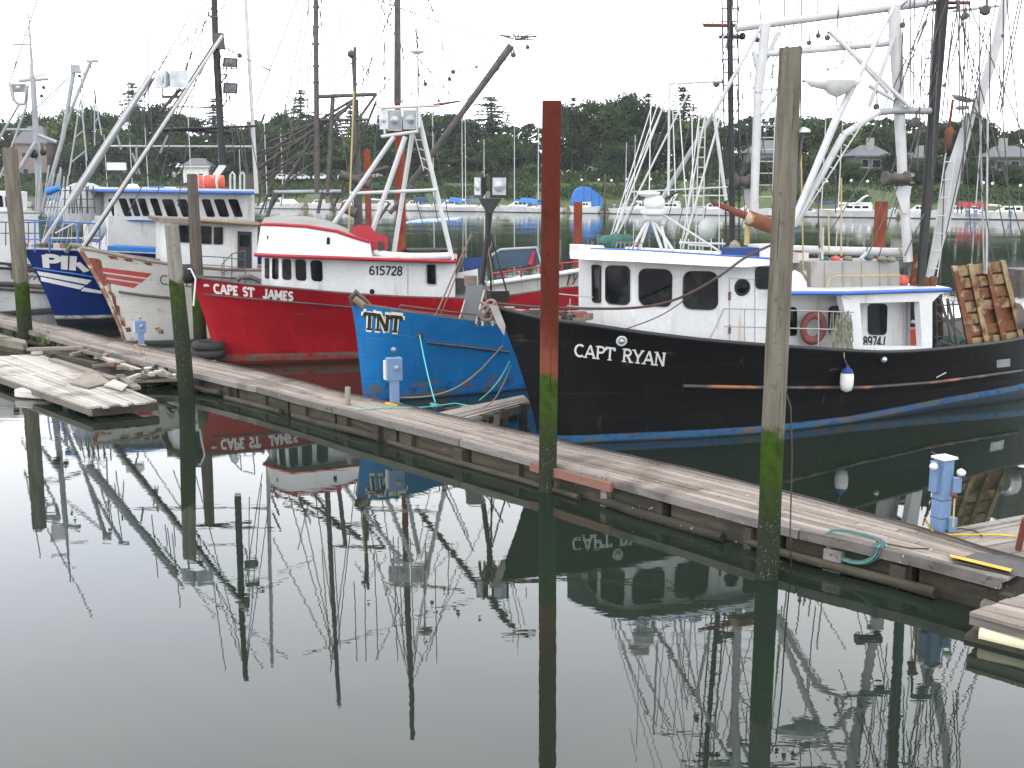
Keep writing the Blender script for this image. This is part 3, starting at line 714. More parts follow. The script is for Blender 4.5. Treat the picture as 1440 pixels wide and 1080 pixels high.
# ---- parked cars
def car(c):
    root = thing('parked_car', 'car', 'car', (0, 0, 0), 'cars parked on the far shore')
    mb = MB(); q = [(-2.2, 0), (2.2, 0), (2.2, .6), (1.3, .75), (.7, 1.25), (-1.1, 1.28), (-1.9, .8), (-2.2, .7)]
    mb.loft([Vector((x, -.8, z + .3)) for x, z in q], [Vector((x, .8, z + .3)) for x, z in q]).build('body', c, root)
    MB().box((-.2, -.81, 1.25), (2.0, .04, .38)).build('side_window', glass, root)
    for x in (-1.4, 1.4): MB().tube([(x, -.85, .33), (x, .85, .33)], .33, 10).build('wheel', rubber, root)
    reg(root); return root
c0 = car(white); c1 = car(silver)
for i, (px, src, lab) in enumerate([(452, c0, 'white car parked left of the first rusty piling on the far shore'), (487, c1, 'silver car parked behind the yellow whip pole'), (412, c0, 'white car parked left of the black gantry post'), (398, c0, 'leftmost white car of the row on the far shore'), (425, c1, 'silver car parked behind the black gantry mast'), (526, c0, 'white car parked right of the first rusty piling')]):
    Y = shoreY((px - 720) / F * 290) + 17; p = A(px, 249, Y); o = src if i < 2 else copy_tree(src)
    o.location = (p.x, Y, land_z(p.x, Y) + .9); o['label'] = lab
# ============================================================ FAR MARINA
far_deck = mat('far_dock_planks', (.17, .15, .12), (.13, .115, .095), .9, 2)
far_edge = mat('far_dock_yellowed_edge', (.22, .17, .095), (.15, .12, .08), .9, 2)
def far_dock(x0, x1, off, label):
    a = Vector((x0, shoreY(x0) - off, .4)); b_ = Vector((x1, shoreY(x1) - off, .4))
    root = thing('marina_dock', label, 'dock', (a + b_) / 2)
    MB().beam(a, b_, 1.9, .16).build('deck', far_deck, root)
    nrm = (b_ - a).normalized(); nrm = Vector((nrm.y, -nrm.x, 0)); MB().beam(a + nrm * 1.0 + Vector((0, 0, -.14)), b_ + nrm * 1.0 + Vector((0, 0, -.14)), .14, .34).build('edge_board', far_edge, root)
    n_ = int((x1 - x0) / 3)
    fl = MB()
    for i in range(n_): p = a.lerp(b_, (i + .5) / n_); fl.box((p.x, p.y, .08), (2.2, 1.7, .34), math.atan2(b_.y - a.y, b_.x - a.x))
    tag(fl.build('float', wet_shaded_wood, root), kind='stuff')
    return root
far_dock(-190, -66, 9, 'long far marina dock on the left under the sailboats')
far_dock(-64, 22, 12, 'far marina dock in the middle behind the rusty steel piling')
far_dock(24, 130, 8, 'far marina dock on the right with the motor yacht alongside')
def hull_far(mb, L, B, z0, z1, sheer=.35):
    st = [(-.5, .0), (-.42, .35), (-.25, .8), (0, 1), (.25, .95), (.45, .8), (.5, .74)]
    top, bot = [], []
    for s in (-1, 1):
        pt = [Vector((u * L, s * w * B / 2, z1 + sheer * (4 * (u * u) * .5))) for u, w in st]
        pb = [Vector((u * L * .88 + .03 * L, s * w * B / 2 * .75, z0)) for u, w in st]
        top.append(pt); bot.append(pb)
    k = len(st); v = top[0] + bot[0] + top[1] + bot[1]; f = []
    for s in (0, 2 * k): f += [(s + i, s + i + 1, s + k + i + 1, s + k + i) for i in range(k - 1)]
    f += [(i, 2 * k + i, 2 * k + i + 1, i + 1) for i in range(k - 1)] + [(k - 1, 3 * k - 1, 4 * k - 1, 2 * k - 1)]
    return mb.add(v, f)
def sailboat(L, mast, hull_m, cover_m, stripe=None):
    root = thing('sailboat', 'x', 'sailboat', (0, 0, 0), 'sailboats moored across the basin')
    hull_far(MB(), L, L * .3, -.2, .95).build('hull', hull_m, root)
    MB().loft([Vector(p) for p in ((-.2 * L, -.1 * L, .9), (.22 * L, -.1 * L, .9), (.22 * L, .1 * L, .9), (-.2 * L, .1 * L, .9))], [Vector(p) for p in ((-.12 * L, -.08 * L, 1.4), (.2 * L, -.08 * L, 1.45), (.2 * L, .08 * L, 1.45), (-.12 * L, .08 * L, 1.4))]).build('cabin', white, root)
    w = MB()
    for i in range(3): w.box((-.05 * L + i * .08 * L, -.093 * L, 1.2), (.05 * L, .04, .18))
    w.build('window', glass, root)
    MB().tube([(-.06 * L, 0, 1.2), (-.06 * L, 0, mast)], .11, 6, .07).build('mast', white_pole, root)
    MB().tube([(-.06 * L, 0, 2.3), (.32 * L, 0, 2.2)], .07, 6).build('boom', white_pole, root)
    MB().tube([(-.05 * L, 0, 2.45), (.1 * L, 0, 2.42), (.3 * L, 0, 2.35)], .24, 7, .12).build('sail_cover', cover_m, root)
    MB().beam((-.06 * L, -.8, mast * .6), (-.06 * L, .8, mast * .6), .06, .06).build('spreader', white_pole, root)
    for nm, a, b_ in (('forestay', (-.48 * L, 0, 1.1), (-.06 * L, 0, mast * .97)), ('backstay', (.48 * L, 0, 1.1), (-.06 * L, 0, mast)), ('shroud', (-.06 * L, -.14 * L, 1), (-.06 * L, -.8, mast * .6)), ('shroud', (-.06 * L, -.8, mast * .6), (-.06 * L, 0, mast * .95))):
        MB().tube([a, b_], .022, 3).build(nm, wire, root)
    return root
def motorboat(L, hull_m, tarp=None, flybridge=False):
    root = thing('motorboat', 'x', 'motorboat', (0, 0, 0), 'motorboats moored across the basin')
    hull_far(MB(), L, L * .32, -.2, 1.25, .5).build('hull', hull_m, root)
    MB().loft([Vector(p) for p in ((-.26 * L, -.12 * L, 1.25), (.2 * L, -.12 * L, 1.25), (.2 * L, .12 * L, 1.25), (-.26 * L, .12 * L, 1.25))], [Vector(p) for p in ((-.1 * L, -.1 * L, 2.25), (.2 * L, -.1 * L, 2.3), (.2 * L, .1 * L, 2.3), (-.1 * L, .1 * L, 2.25))]).build('cabin', white, root)
    for i in range(3): MB().box((-.05 * L + i * .09 * L, -.112 * L, 1.85), (.07 * L, .05, .42)).build('window', glass, root)
    if tarp: MB().loft([Vector(p) for p in ((.0 * L, -.13 * L, 2.2), (.45 * L, -.13 * L, 1.8), (.45 * L, .13 * L, 1.8), (0, .13 * L, 2.2))], [Vector(p) for p in ((.05 * L, -.09 * L, 3.0), (.4 * L, -.09 * L, 2.7), (.4 * L, .09 * L, 2.7), (.05 * L, .09 * L, 3.0))]).build('canvas_cover', tarp, root)
    if flybridge:
        MB().box((.08 * L, 0, 2.5), (.22 * L, .18 * L, .3)).build('flybridge', white, root)
        MB().tube([(.02 * L, -.1 * L, 2.5), (.10 * L, -.1 * L, 3.6), (.14 * L, 0, 3.9), (.1 * L, .1 * L, 3.6), (.02 * L, .1 * L, 2.5)], .16, 7).build('radar_arch', white, root)
    MB().tube([(-.45 * L, -.05 * L, 1.9), (-.3 * L, -.13 * L, 2.1), (-.05 * L, -.15 * L, 2.1)], .03, 4).build('rail', wire, root)
    return root
def berth(px, off=13.5):
    Y = 240
    for _ in range(10): Y = shoreY((px - 720) / F * Y) - off
    return Vector(((px - 720) / F * Y, Y, 0))
def place(o, pxc, wlpy, ang, label):
    p = berth(pxc); o.location = (p.x, p.y, 0); o.rotation_euler = (0, 0, ang); o['label'] = label
    if o.name in BASE: BASE[o.name] = Vector((0, 0, 0))
SA = math.atan2(-.45, 1)
# masts: (px of the mast, py of its top, waterline py, length m, hull, cover, ang, label)
SB = [
 (195, 118, 292, 9, blue_tarp, SA, 'sailboat with its mast left of the white wheelhouse, behind the white boom'),
 (216, 168, 291, 8, navy, SA + math.pi, 'sailboat with a short mast behind the front of the white wheelhouse'),
 (277, -60, 296, 13, blue_tarp, SA, 'sailboat with the very tall pale mast behind the orange life raft canister'),
 (381, 138, 290, 10, white, SA, 'sailboat with a tall white mast left of the dark steel gantry'),
 (402, 180, 288, 8, white, SA + math.pi, 'sailboat with a short white mast just left of the dark gantry post'),
 (612, 118, 292, 10, blue_tarp, SA, 'white sailboat with a blue sail cover seen between the white tripod legs'),
 (655, 168, 293, 11, white, SA + math.pi, 'white sailboat lying across the basin left of the floodlight mast'),
 (652, 160, 288, 10, blue_tarp, SA, 'sailboat with blue cover behind the floodlight mast'),
 (682, 196, 288, 8, white, SA, 'small sailboat whose mast rises over the pair of dark floodlights'),
 (724, 172, 291, 9, blue_tarp, SA, 'sailboat with a thin tall mast left of the rusty steel piling'),
 (757, 120, 292, 9, navy, SA, 'sailboat whose mast touches the left side of the rusty steel piling'),
 (890, 190, 297, 8, white, SA, 'small sailboat whose mast rises between the blue tent and the white rig'),
 (878, 200, 299, 7, navy, SA, 'low sailboat right of the blue boat tent'),
 (1151, 128, 302, 11, navy, SA, 'sailboat with a dark green mast right of the tall timber piling'),
 (1174, 165, 303, 9, white, SA, 'sailboat with a thin pale mast just left of the motor yacht'),
 (133, 168, 293, 7, white, SA, 'sailboat with a short mast left of the white boom'),
 (160, 190, 293, 7, blue_tarp, SA, 'sailboat with blue cover left of the white wheelhouse'),
 (1365, 165, 303, 9, white, SA, 'sailboat with a thin mast right of the thick black mast'),
 (345, 210, 290, 7, navy, SA, 'small sailboat behind the end of the white wheelhouse'),
 (522, 236, 291, 7, white, SA, 'small sailboat behind the first rusty piling'),
]
for (mx_, ty, wl, L, cov, ang, lab) in SB:
    p = berth(mx_); top = A(mx_, ty, p.y).z
    o = sailboat(L * 1.2, max(6, top), MATS['plain_white_hull_paint'], cov)
    dx = .06 * L * math.cos(ang); place(o, mx_, wl, ang, lab); o.location.x += dx; o.location.y += .06 * L * math.sin(ang)
hw = MATS['plain_white_hull_paint']
MBT = [
 (1196, 303, 12.5, hw, None, True, SA + .05, 'white motor yacht with curved radar arch moored on the right of the basin'),
 (732, 287, 8.5, hw, blue_tarp, False, SA, 'white motorboat with blue canvas left of the rusty steel piling'),
 (634, 286, 6.5, hw, blue_tarp, False, SA, 'small motorboat with blue canvas between the tripod leg and the floodlight mast'),
 (452, 292, 5.5, hw, None, False, SA, 'small white motorboat lying off the far dock behind the gantry'),
 (410, 288, 7.5, hw, None, False, SA + math.pi, 'white motorboat behind the left foot of the dark gantry'),
 (494, 288, 6.5, hw, None, False, SA, 'white motorboat behind the yellow whip pole'),
 (545, 290, 6.5, hw, None, False, SA, 'white motorboat right of the first rusty piling'),
 (585, 290, 6.0, hw, navy, False, SA, 'white motorboat behind the middle of the white tripod'),
 (940, 300, 7.5, hw, None, True, SA, 'white motorboat with flybridge behind the white rig lines'),
 (902, 299, 5.5, hw, blue_tarp, False, SA, 'small motorboat with blue canvas between blue tent and white rig'),
 (1000, 301, 7.0, hw, None, False, SA, 'white motorboat behind the red brown net boom'),
 (1098, 302, 6.0, hw, navy, False, SA, 'white motorboat just behind the tall timber piling'),
 (1287, 303, 6.0, hw, None, False, SA, 'white motorboat behind the thick black mast'),
 (1337, 305, 6.0, hw, red_paint, False, SA, 'white motorboat with a red canvas right of the thick black mast'),
 (1364, 306, 4.0, hw, red_paint, False, SA, 'small white skiff with red trim on the right of the basin'),
 (1412, 305, 8.0, hw, None, False, SA, 'low pale motorboat at the right edge of the basin'),
 (30, 300, 8.0, hw, None, True, SA, 'white motorboat behind the leftmost timber piling'),
 (82, 298, 7.0, hw, blue_tarp, False, SA, 'motorboat under a bright blue tarp behind the blue boat railing'),
 (110, 297, 7.0, hw, None, True, SA, 'white motorboat behind the blue boat railing'),
 (150, 296, 6.5, hw, navy, False, SA, 'motorboat with dark canvas left of the white wheelhouse'),
 (1052, 301, 5.5, hw, None, False, SA, 'small white motorboat left of the tall timber piling'),
 (820, 287, 5.5, hw, None, False, SA, 'small white motorboat half inside the blue boat tent'),
]
for (px, wl, L, hm, cv, fb, ang, lab) in MBT:
    o = motorboat(L * 1.2, hm, cv, fb); place(o, px, wl, ang, lab)
# blue boat tent on the far dock
tp = berth(824, 7.0); q0, q1 = A(801, 290, tp.y), A(845, 262, tp.y); w_ = q1.x - q0.x; hh = q1.z
tent = thing('boat_tent', 'bright blue tarpaulin tent over a berth right of the rusty steel piling', 'tent', (tp.x, tp.y, 0))
prof = [(-.5, .02), (-.48, .5), (-.38, .82), (-.18, .99), (.08, .97), (.40, .66), (.5, .55), (.5, .02)]
MB().loft([Vector((tp.x + u * w_, tp.y, .5 + v * (hh - .5))) for u, v in prof], [Vector((tp.x + u * w_, tp.y + 5, .5 + v * (hh - .5))) for u, v in prof]).build('tarpaulin', blue_tarp, tent)
for u in (-.1, .15, .4): MB().tube([(tp.x + u * w_, tp.y - .1, .4), (tp.x + u * w_, tp.y - .1, hh * (.98 if u < .2 else .75))], .06, 5).build('post', dark_steel, tent)
# blue service boxes on the far dock
px_list = [(864, 'left of the first white rig line'), (876, 'second right of the blue tent'), (901, 'left of the white radar dome'), (1256, 'left of the white gantry foot'), (1361, 'left one by the black mast'), (1372, 'right one by the black mast'), (1421, 'near the right edge')]
for i, (px, lab) in enumerate(px_list):
    x_ = (px - 720) / F * 222; Y = shoreY(x_) - 7; p = A(px, 298, Y)
    b_ = thing('service_box', 'pale blue service box on the far dock, ' + lab, 'service box', (p.x, Y, .5), 'blue service boxes on the far dock')
    MB().box((p.x, Y, 1.05), (.5, .4, 1.1)).build('housing', ped_blue, b_); MB().box((p.x, Y, 1.68), (.62, .5, .14)).build('lid', white_plastic, b_)
# rusty and timber pilings farther out
def far_pile(px, top, w, Y, m, name, label, z0=-1.5):
    t_ = A(px, top, Y); r = w * mpx(Y) / 2
    mb = MB().tube([(t_.x, Y, z0), (t_.x, Y, t_.z)], r, 14); o = mb.build(name, m, loc=(t_.x, Y, 0)); tag(o, label, 'piling')
far_pile(516, 210, 9, 68, pile_far, 'steel_piling', 'rusty far piling right of the yellow whip pole')
far_pile(559, 238, 7, 74, pile_far, 'steel_piling', 'thin rusty far piling seen inside the white tripod')
far_pile(565, 206, 8, 84, pile_far, 'steel_piling', 'rusty far piling behind the top of the white tripod leg')
far_pile(813, 284, 12, 60, pile_far, 'steel_piling', 'short rusty piling between the big steel piling and the black boat')
far_pile(1240, 283, 18, 52, pile_far, 'steel_piling', 'short rusty piling right of the motor yacht')
for i, (px, tp_, lab) in enumerate([(851, 244, 'pale thin piling right of the blue boat tent'), (1340, 262, 'thin grey piling right of the thick black mast'), (1434, 262, 'thin dark piling at the right edge across the basin'), (1343, 262, 'slim piling beside the white boom foot')][:3]):
    far_pile(px, tp_, 2.6, 205, pile_dark, 'timber_piling', lab)
# blue canopied float in the middle distance
fl = thing('canopied_float', 'low float under a blue striped canopy on thin posts behind the red boat', 'float', G(606, 345))
fY = G(606, 352).y
stripe_m = mat('blue_white_striped_canvas', (.08, .20, .55), (.5, .55, .62), .7, 1.2, lo=.45, hi=.55, stretch=(1, 6, 1))
c_ = [A(566, 313, fY - 2), A(640, 309, fY - 2), A(650, 305, fY + 3), A(590, 308, fY + 3)]
MB().loft([p - Vector((0, 0, .12)) for p in c_], c_).build('canopy', stripe_m, fl)
for p in c_: MB().tube([(p.x, p.y, .2), (p.x, p.y, p.z - .1)], .04, 5).build('post', wire, fl)
MB().box(((c_[0].x + c_[1].x) / 2, fY, .06), (c_[1].x - c_[0].x, 3, .16)).build('deck', wet_shaded_wood, fl)
# ============================================================ NEAR FLOATING DOCK
DZ = .52
FARP = [(-60, 428), (0, 441.5), (82, 459), (198, 487), (373, 525), (484, 554), (611, 581), (757, 615), (962, 660), (1117, 697), (1287, 742), (1330, 755), (1452, 792)]
NEARP = [(-60, 440), (0, 455), (111, 484), (193, 507), (362, 545), (487, 578), (611, 610), (757, 648), (959, 702), (1115, 745), (1299, 787), (1440, 825), (1520, 850)]
fP = [G(x, y, DZ) for x, y in FARP]; nP = [G(x, y, DZ) for x, y in NEARP]
DD = (fP[-3] - fP[1]).normalized()
def interp(P, u):
    us = [p.dot(DD) for p in P]
    for i in range(len(P) - 1):
        if us[i] <= u <= us[i + 1]: return P[i].lerp(P[i + 1], (u - us[i]) / (us[i + 1] - us[i]))
    return P[0] + (P[1] - P[0]).normalized() * (u - us[0]) if u < us[0] else P[-1] + (P[-1] - P[-2]).normalized() * (u - us[-1])
U0 = max(fP[0].dot(DD), nP[0].dot(DD)); U1 = min(fP[-1].dot(DD), nP[-1].dot(DD)); UL = U1 - U0
def D(u, t, z=0.0):
    p = interp(nP, u).lerp(interp(fP, u), t); w = noise.noise(Vector((u * .35, 2, 0))) * .03
    return p + Vector((0, 0, z + w))
dock = thing('floating_dock', 'long weathered timber walkway running from the left distance to the lower right', 'dock', D((U0 + U1) / 2, .5, -DZ))
DN = Vector((-DD.y, DD.x, 0)) * (1 if DD.x > 0 else -1)
dr = random.Random(5)
NR = 8
for r_ in range(NR):
    u = U0 - dr.uniform(0, 3)
    while u < U1:
        l = dr.uniform(3.4, 5.4); a0, a1 = max(u, U0), min(u + l, U1)
        if a1 - a0 > .3:
            t0 = .07 + .86 * r_ / NR + .004; t1 = .07 + .86 * (r_ + 1) / NR - .006; z = dr.uniform(-.010, .010); mb = MB()
            k = 4; vs = []
            for i in range(k + 1):
                uu = a0 + .006 + (a1 - a0 - .012) * i / k
                for (t, zz) in ((t0, z - .05), (t1, z - .05), (t1, z), (t0, z)): vs.append(D(uu, t, zz))
            fs = [(0, 1, 2, 3), (4 * k + 3, 4 * k + 2, 4 * k + 1, 4 * k)]
            for i in range(k):
                for j in range(4): fs.append((4 * i + j, 4 * (i + 1) + j, 4 * (i + 1) + (j + 1) % 4, 4 * i + (j + 1) % 4))
            mb.add(vs, fs).build('plank', dock_wood, dock)
        u += l
def strip(u0, u1, t0, t1, z0, z1, name, m, k=5, jit=0.0):
    vs = []; nj = dr.uniform(-jit, jit)
    for i in range(k + 1):
        uu = u0 + (u1 - u0) * i / k
        for (t, zz) in ((t0, z0), (t1, z0), (t1, z1), (t0, z1)): vs.append(D(uu, t, zz + nj))
    fs = [(0, 1, 2, 3), (4 * k + 3, 4 * k + 2, 4 * k + 1, 4 * k)]
    for i in range(k):
        for j in range(4): fs.append((4 * i + j, 4 * (i + 1) + j, 4 * (i + 1) + (j + 1) % 4, 4 * i + (j + 1) % 4))
    return MB().add(vs, fs).build(name, m, dock)
u = U0
while u < U1 - .2:
    l = dr.uniform(3.2, 6.0); e = min(u + l, U1)
    strip(u + .02, e - .02, -.015, .066, -.135, dr.uniform(.012, .035), 'edge_beam', dock_fascia, jit=.008)
    strip(u + .015, e - .03, .937, 1.0, -.17, dr.uniform(.012, .03), 'edge_beam', dock_fascia, jit=.008)
    u = e
u = U0 + .4
while u < U1:
    strip(u, u + dr.uniform(.12, .3), -.02 - dr.uniform(0, .04), .10, -.56, -.175, 'hanger_block', dock_fascia if dr.random() < .2 else wet_shaded_wood, k=1)
    u += dr.uniform(.9, 2.1)
u = U0
while u < U1:      # lower stringer log at the waterline, broken here and there
    l = dr.uniform(3, 7); e = min(u + l, U1); zz_ = -.43 + dr.uniform(-.05, .05)
    MB().tube([D(u + .1, -.03 + dr.uniform(-.05, .03), zz_), D(u + l * .3, -.06, zz_ + dr.uniform(-.03, .03)), D(u + l * .7, -.05, zz_ + dr.uniform(-.03, .03)), D(e - dr.uniform(.1, .6), -.04 + dr.uniform(-.04, .04), zz_)], dr.uniform(.06, .11), 8, dr.uniform(.06, .1)).build('float_log', MATS['wet_shaded_timber'] if dr.random() < .86 else debris_wood, dock)
    u = e
u = U0
while u < U1:
    l = dr.uniform(2, 3); strip(u, min(u + l - .12, U1), .05, .93, -.75, -.175, 'float_tub', wet_shaded_wood, k=1); u += l
MB().tube([D(U0 + UL * i / 60, .955, .055 + .01 * math.sin(i * 2.1)) for i in range(61)], .018, 5).build('water_hose', rope_dark, dock)
# reddish repair timber near the steel piling
ua = G(748, 655, .4).dot(DD); ub = G(862, 686, .4).dot(DD)
strip(ua, ub, -.075, -.02, -.20, -.03, 'repair_timber', brick_wood)
# weed and flotsam drifting against the walkway
fw = MB()
for k in range(260):
    uu = dr.uniform(U0, U1); p = D(uu, -.05 - abs(dr.gauss(0, .22)), 0); p.z = .006; a_ = dr.uniform(0, 3); s_ = dr.uniform(.012, .05)
    v1 = Vector((math.cos(a_), math.sin(a_), 0)) * s_; v2 = Vector((-v1.y, v1.x, 0)) * dr.uniform(.3, .8); fw.add([p - v1, p + v2, p + v1, p - v2], [(0, 1, 2, 3)])
tag(fw.build('floating_weed', leaf_dark), kind='stuff')
# finger pier between the bright blue boat and the black boat
def plankset(root, corners, n, z, th, m, name='plank', rag=0.0, seed=1, gap=.014, segs=1):
    """corners a,b (one long side) d,c (other long side): boards run a->b"""
    r0 = random.Random(seed); a, b_, c, d = corners
    for i in range(n):
        t0, t1 = i / n + gap / 2, (i + 1) / n - gap / 2
        e0, e1 = r0.uniform(0, rag), 1 - r0.uniform(0, rag); dz = r0.uniform(-.012, .012)
        q = [a.lerp(d, t0).lerp(b_.lerp(c, t0), e0), a.lerp(d, t0).lerp(b_.lerp(c, t0), e1), a.lerp(d, t1).lerp(b_.lerp(c, t1), e1), a.lerp(d, t1).lerp(b_.lerp(c, t1), e0)]
        q = [p + Vector((0, 0, dz + r0.uniform(-.006, .006))) for p in q]
        MB().hexa([p - Vector((0, 0, th)) for p in q] + q).build(name, m, root)
fp = thing('finger_pier', 'narrow timber finger pier between the bright blue boat and the black boat', 'dock', G(690, 575, 0))
cs = [G(596, 584, .5), G(736, 555, .5), G(744, 563, .5), G(640, 592, .5)]
plankset(fp, cs, 6, .5, .05, finger_wood, seed=3)
for i in range(4):
    p = cs[3].lerp(cs[2], .1 + i * .27); MB().box((p.x, p.y - .05, .24), (.22, .2, .5)).build('post', wet_shaded_wood, fp)
MB().beam(cs[3] - Vector((0, 0, .15)), cs[2] - Vector((0, 0, .15)), .1, .2).build('edge_beam', dock_fascia, fp)
MB().beam(G(655, 577, .25), G(694, 592, .25), .35, .25).build('brace_timber', debris_wood, fp)
MB().beam(G(668, 598, .3), G(700, 585, .3), .14, .16).build('brace_timber', wet_shaded_wood, fp)
MB().beam(G(630, 584, .1), G(720, 572, .1), .5, .3).build('float', wet_shaded_wood, fp)
# finger pier on the right edge
f2 = thing('finger_pier', 'wide timber finger pier joining the walkway at the right edge', 'dock', G(1400, 760, 0))
cs = [G(1318, 752, .5), G(1475, 722, .5), G(1560, 770, .5), G(1440, 790, .5)]
plankset(f2, cs, 8, .5, .05, finger_wood, seed=4)
MB().beam(cs[0] + Vector((0, 0, -.08)), cs[1] + Vector((0, 0, -.08)), .14, .22).build('edge_beam', dock_fascia, f2)
gm = MB().hexa([G(x, y, DZ + .012 + dz) for dz in (0, .006) for x, y in ((1338, 790), (1440, 812), (1440, 786), (1375, 776))]).build('worn_asphalt_mat', mat('worn_grey_mat', (.085, .082, .085), (.05, .05, .05), .95, 3), loc=G(1395, 795, DZ)); tag(gm, 'dark worn non slip mat on the walkway near the yellow kerb', 'mat')
ys = MB().hexa([G(x, y, DZ + .02 + dz) for dz in (0, .05) for x, y in ((1336, 783), (1421, 804), (1424, 800), (1336, 779))]).build('yellow_kerb', yellow, loc=G(1375, 795, DZ)); tag(ys, 'long yellow painted kerb board lying on the walkway at lower right', 'kerb')
rp = MB().tube([G(1432, 772, DZ), G(1441, 738, .95) + Vector((0, 0, .1))], .05, 8).build('short_rusty_post', rust_red, loc=G(1432, 772, DZ)); tag(rp, 'short leaning rusty post at the right edge of the walkway', 'post')
# low plank float in the lower right corner
f3 = thing('plank_float', 'low plank float in the lower right corner below the walkway', 'float', G(1430, 880, 0))
cs = [G(1358, 862, .42), G(1470, 897, .42), G(1600, 850, .42), G(1440, 832, .42)]
cs = [G(1363, 860, .42), G(1530, 905, .42), G(1640, 870, .42), G(1442, 834, .42)]
plankset(f3, cs, 6, .42, .05, dock_wood, seed=8)
a_, b_ = G(1366, 868, .3), G(1530, 912, .3); MB().beam(a_, b_, .12, .16).build('edge_beam', dock_fascia, f3)
MB().box(G(1392, 874, .25), (.3, .3, .2), DANG).build('brick_red_block', brick_wood, f3)
MB().tube([G(1380, 889, .12), G(1530, 925, .12)], .13, 12).build('float_cylinder', mat('yellow_white_float', (.62, .58, .42), (.5, .42, .2), .6, 3, stain=(.2, .13, .08)), f3)
MB().beam(G(1362, 892, .02), G(1530, 935, .02), .35, .1).build('lower_sill', wet_shaded_wood, f3)

# ============================================================ PILINGS
def pile(name, top, foot, wtop, wfoot, m, label, lumps=.03, wt=None, n=20, extra=None):
    f0 = G(*foot); Yt = f0.y + (extra or 0); t_ = A(top[0], top[1], Yt); r0 = wfoot * mpx(f0.y) / 2; r1 = wtop * mpx(Yt) / 2
    d = (t_ - f0); b0 = f0 - d * (1.6 / d.z); mb = MB(); vs = []; K = 26
    for i in range(K + 1):
        t = i / K; p = b0.lerp(t_, t); r = r0 + (r1 - r0) * t
        for k in range(n):
            a = k * math.tau / n; rr = r * (1 + lumps * noise.noise(Vector((math.cos(a) * 1.5, math.sin(a) * 1.5, p.z * .8 + f0.x))) + lumps * .5 * noise.noise(Vector((math.cos(a) * 6, math.sin(a) * 6, p.z * .5))))
            dz = (.05 * noise.noise(Vector((math.cos(a) * 2, math.sin(a) * 2, 4))) if i == K and lumps > .02 else 0)
            vs.append((p.x + rr * math.cos(a), p.y + rr * math.sin(a), p.z + dz))
    mb.add(vs, [(i * n + k, i * n + (k + 1) % n, (i + 1) * n + (k + 1) % n, (i + 1) * n + k) for i in range(K) for k in range(n)], True)
    mb.add(vs[-n:], [tuple(range(n))])
    o = mb.build(name, m, loc=(f0.x, f0.y, 0)); tag(o, label, 'piling'); return o
p_r = pile('timber_piling', (1112, 67), (1078, 812), 31, 34, pile_wood, 'tall knotty grey timber piling with green algae foot in front of the black boat', .09)
p_s = pile('steel_piling', (776, 142), (770, 690), 26.5, 25.5, pile_steel, 'tall rust red steel piling with a green tide mark in front of the black bow', .006)
p_l = pile('timber_piling', (14, 208), (37, 484), 20, 20, pile_wood, 'leftmost timber piling standing by the bleached raft', .08)
p_g = pile('timber_piling', (241, 316), (263, 556), 19, 25, pile_green, 'leaning algae green piling with a pale top before the red bow', .08)
p_d = pile('timber_piling', (270, 245), (283, 498), 14, 21, pile_dark, 'dark upright piling just behind the leaning green piling', .07)
p_p = pile('timber_post', (489, 544), (489, 598), 8, 11, pilemat('grey_post', (.26, .24, .21), (.18, .165, .145), (4, 4, .4), tide=.05), 'short pale grey post on the near side of the walkway below the bright blue bow', .05, n=12)
# moss/lichen cap of the leftmost piling
# tyre fender at the foot of the dark piling
c = G(293, 497, .45); o = MB().ring(c, .42, .16, (0, 0, 1), 24, 10).ring(c + Vector((0, 0, .26)), .40, .15, (0.05, 0, 1), 24, 10).build('tyre_fender', rubber, loc=c); tag(o, 'black tyres stacked round the foot of the dark piling', 'tyre')
# chain hanging down beside the tall timber piling
ch = MB().tube([A(1104, 548, 16.3), A(1112, 572, 16.25), A(1114, 640, 16.3), A(1111, 760, 16.3), G(1113, 803, -.1)], .012, 5).build('hanging_cable', rope_dark, loc=G(1112, 800)); tag(ch, 'thin dark cable hanging down the right side of the tall timber piling', 'cable')
br = thing('lamp_bracket', 'small metal bracket on the right side of the tall timber piling', 'bracket', A(1130, 190, 16.2))
MB().tube([A(1120, 260, 16.35), A(1128, 188, 16.3)], .025, 6).build('stem', wire, br); MB().lathe(A(1130, 186, 16.3), [(.10, 0), (.09, .04), (.02, .07)], 12).build('cap', silver, br)

# ============================================================ POWER PEDESTALS
ped = thing('power_pedestal', 'tall pale blue power pedestal with white lamps at the walkway junction on the right', 'pedestal', G(1320, 748, DZ))
b0 = G(1321, 747, DZ); s = mpx(b0.y)
hgt = A(1318, 645, b0.y).z - DZ
MB().box(b0 + Vector((0, 0, hgt / 2)), (20 * s, 20 * s, hgt), R(25)).build('post', ped_blue, ped, bevel=.008)
MB().box(b0 + Vector((.0, 0, hgt + .02)), (27 * s, 25 * s, .035), R(25)).build('cap', white_plastic, ped)
MB().box(b0 + Vector((-13 * s, -.02, hgt - 26 * s)), (9 * s, 13 * s, 46 * s), R(25)).build('outlet_box', ped_blue, ped, bevel=.006)
MB().box(b0 + Vector((17 * s, -.05, hgt - 38 * s)), (13 * s, 10 * s, 22 * s), R(10)).build('outlet_box', ped_blue, ped, bevel=.006)
MB().box(b0 + Vector((14 * s, -.06, 12 * s)), (13 * s, 12 * s, 22 * s), R(10)).build('junction_box', ped_blue, ped, bevel=.006)
for dx, dz in ((-19, 9), (20, 18)): MB().lathe(b0 + Vector((dx * s, -.1, hgt - dz * s)), [(4.5 * s, -.02), (6 * s, .02), (4.5 * s, .08), (.01, .10)], 12, (-.2 if dx < 0 else .3, -1, .1)).build('lamp', white_plastic, ped)
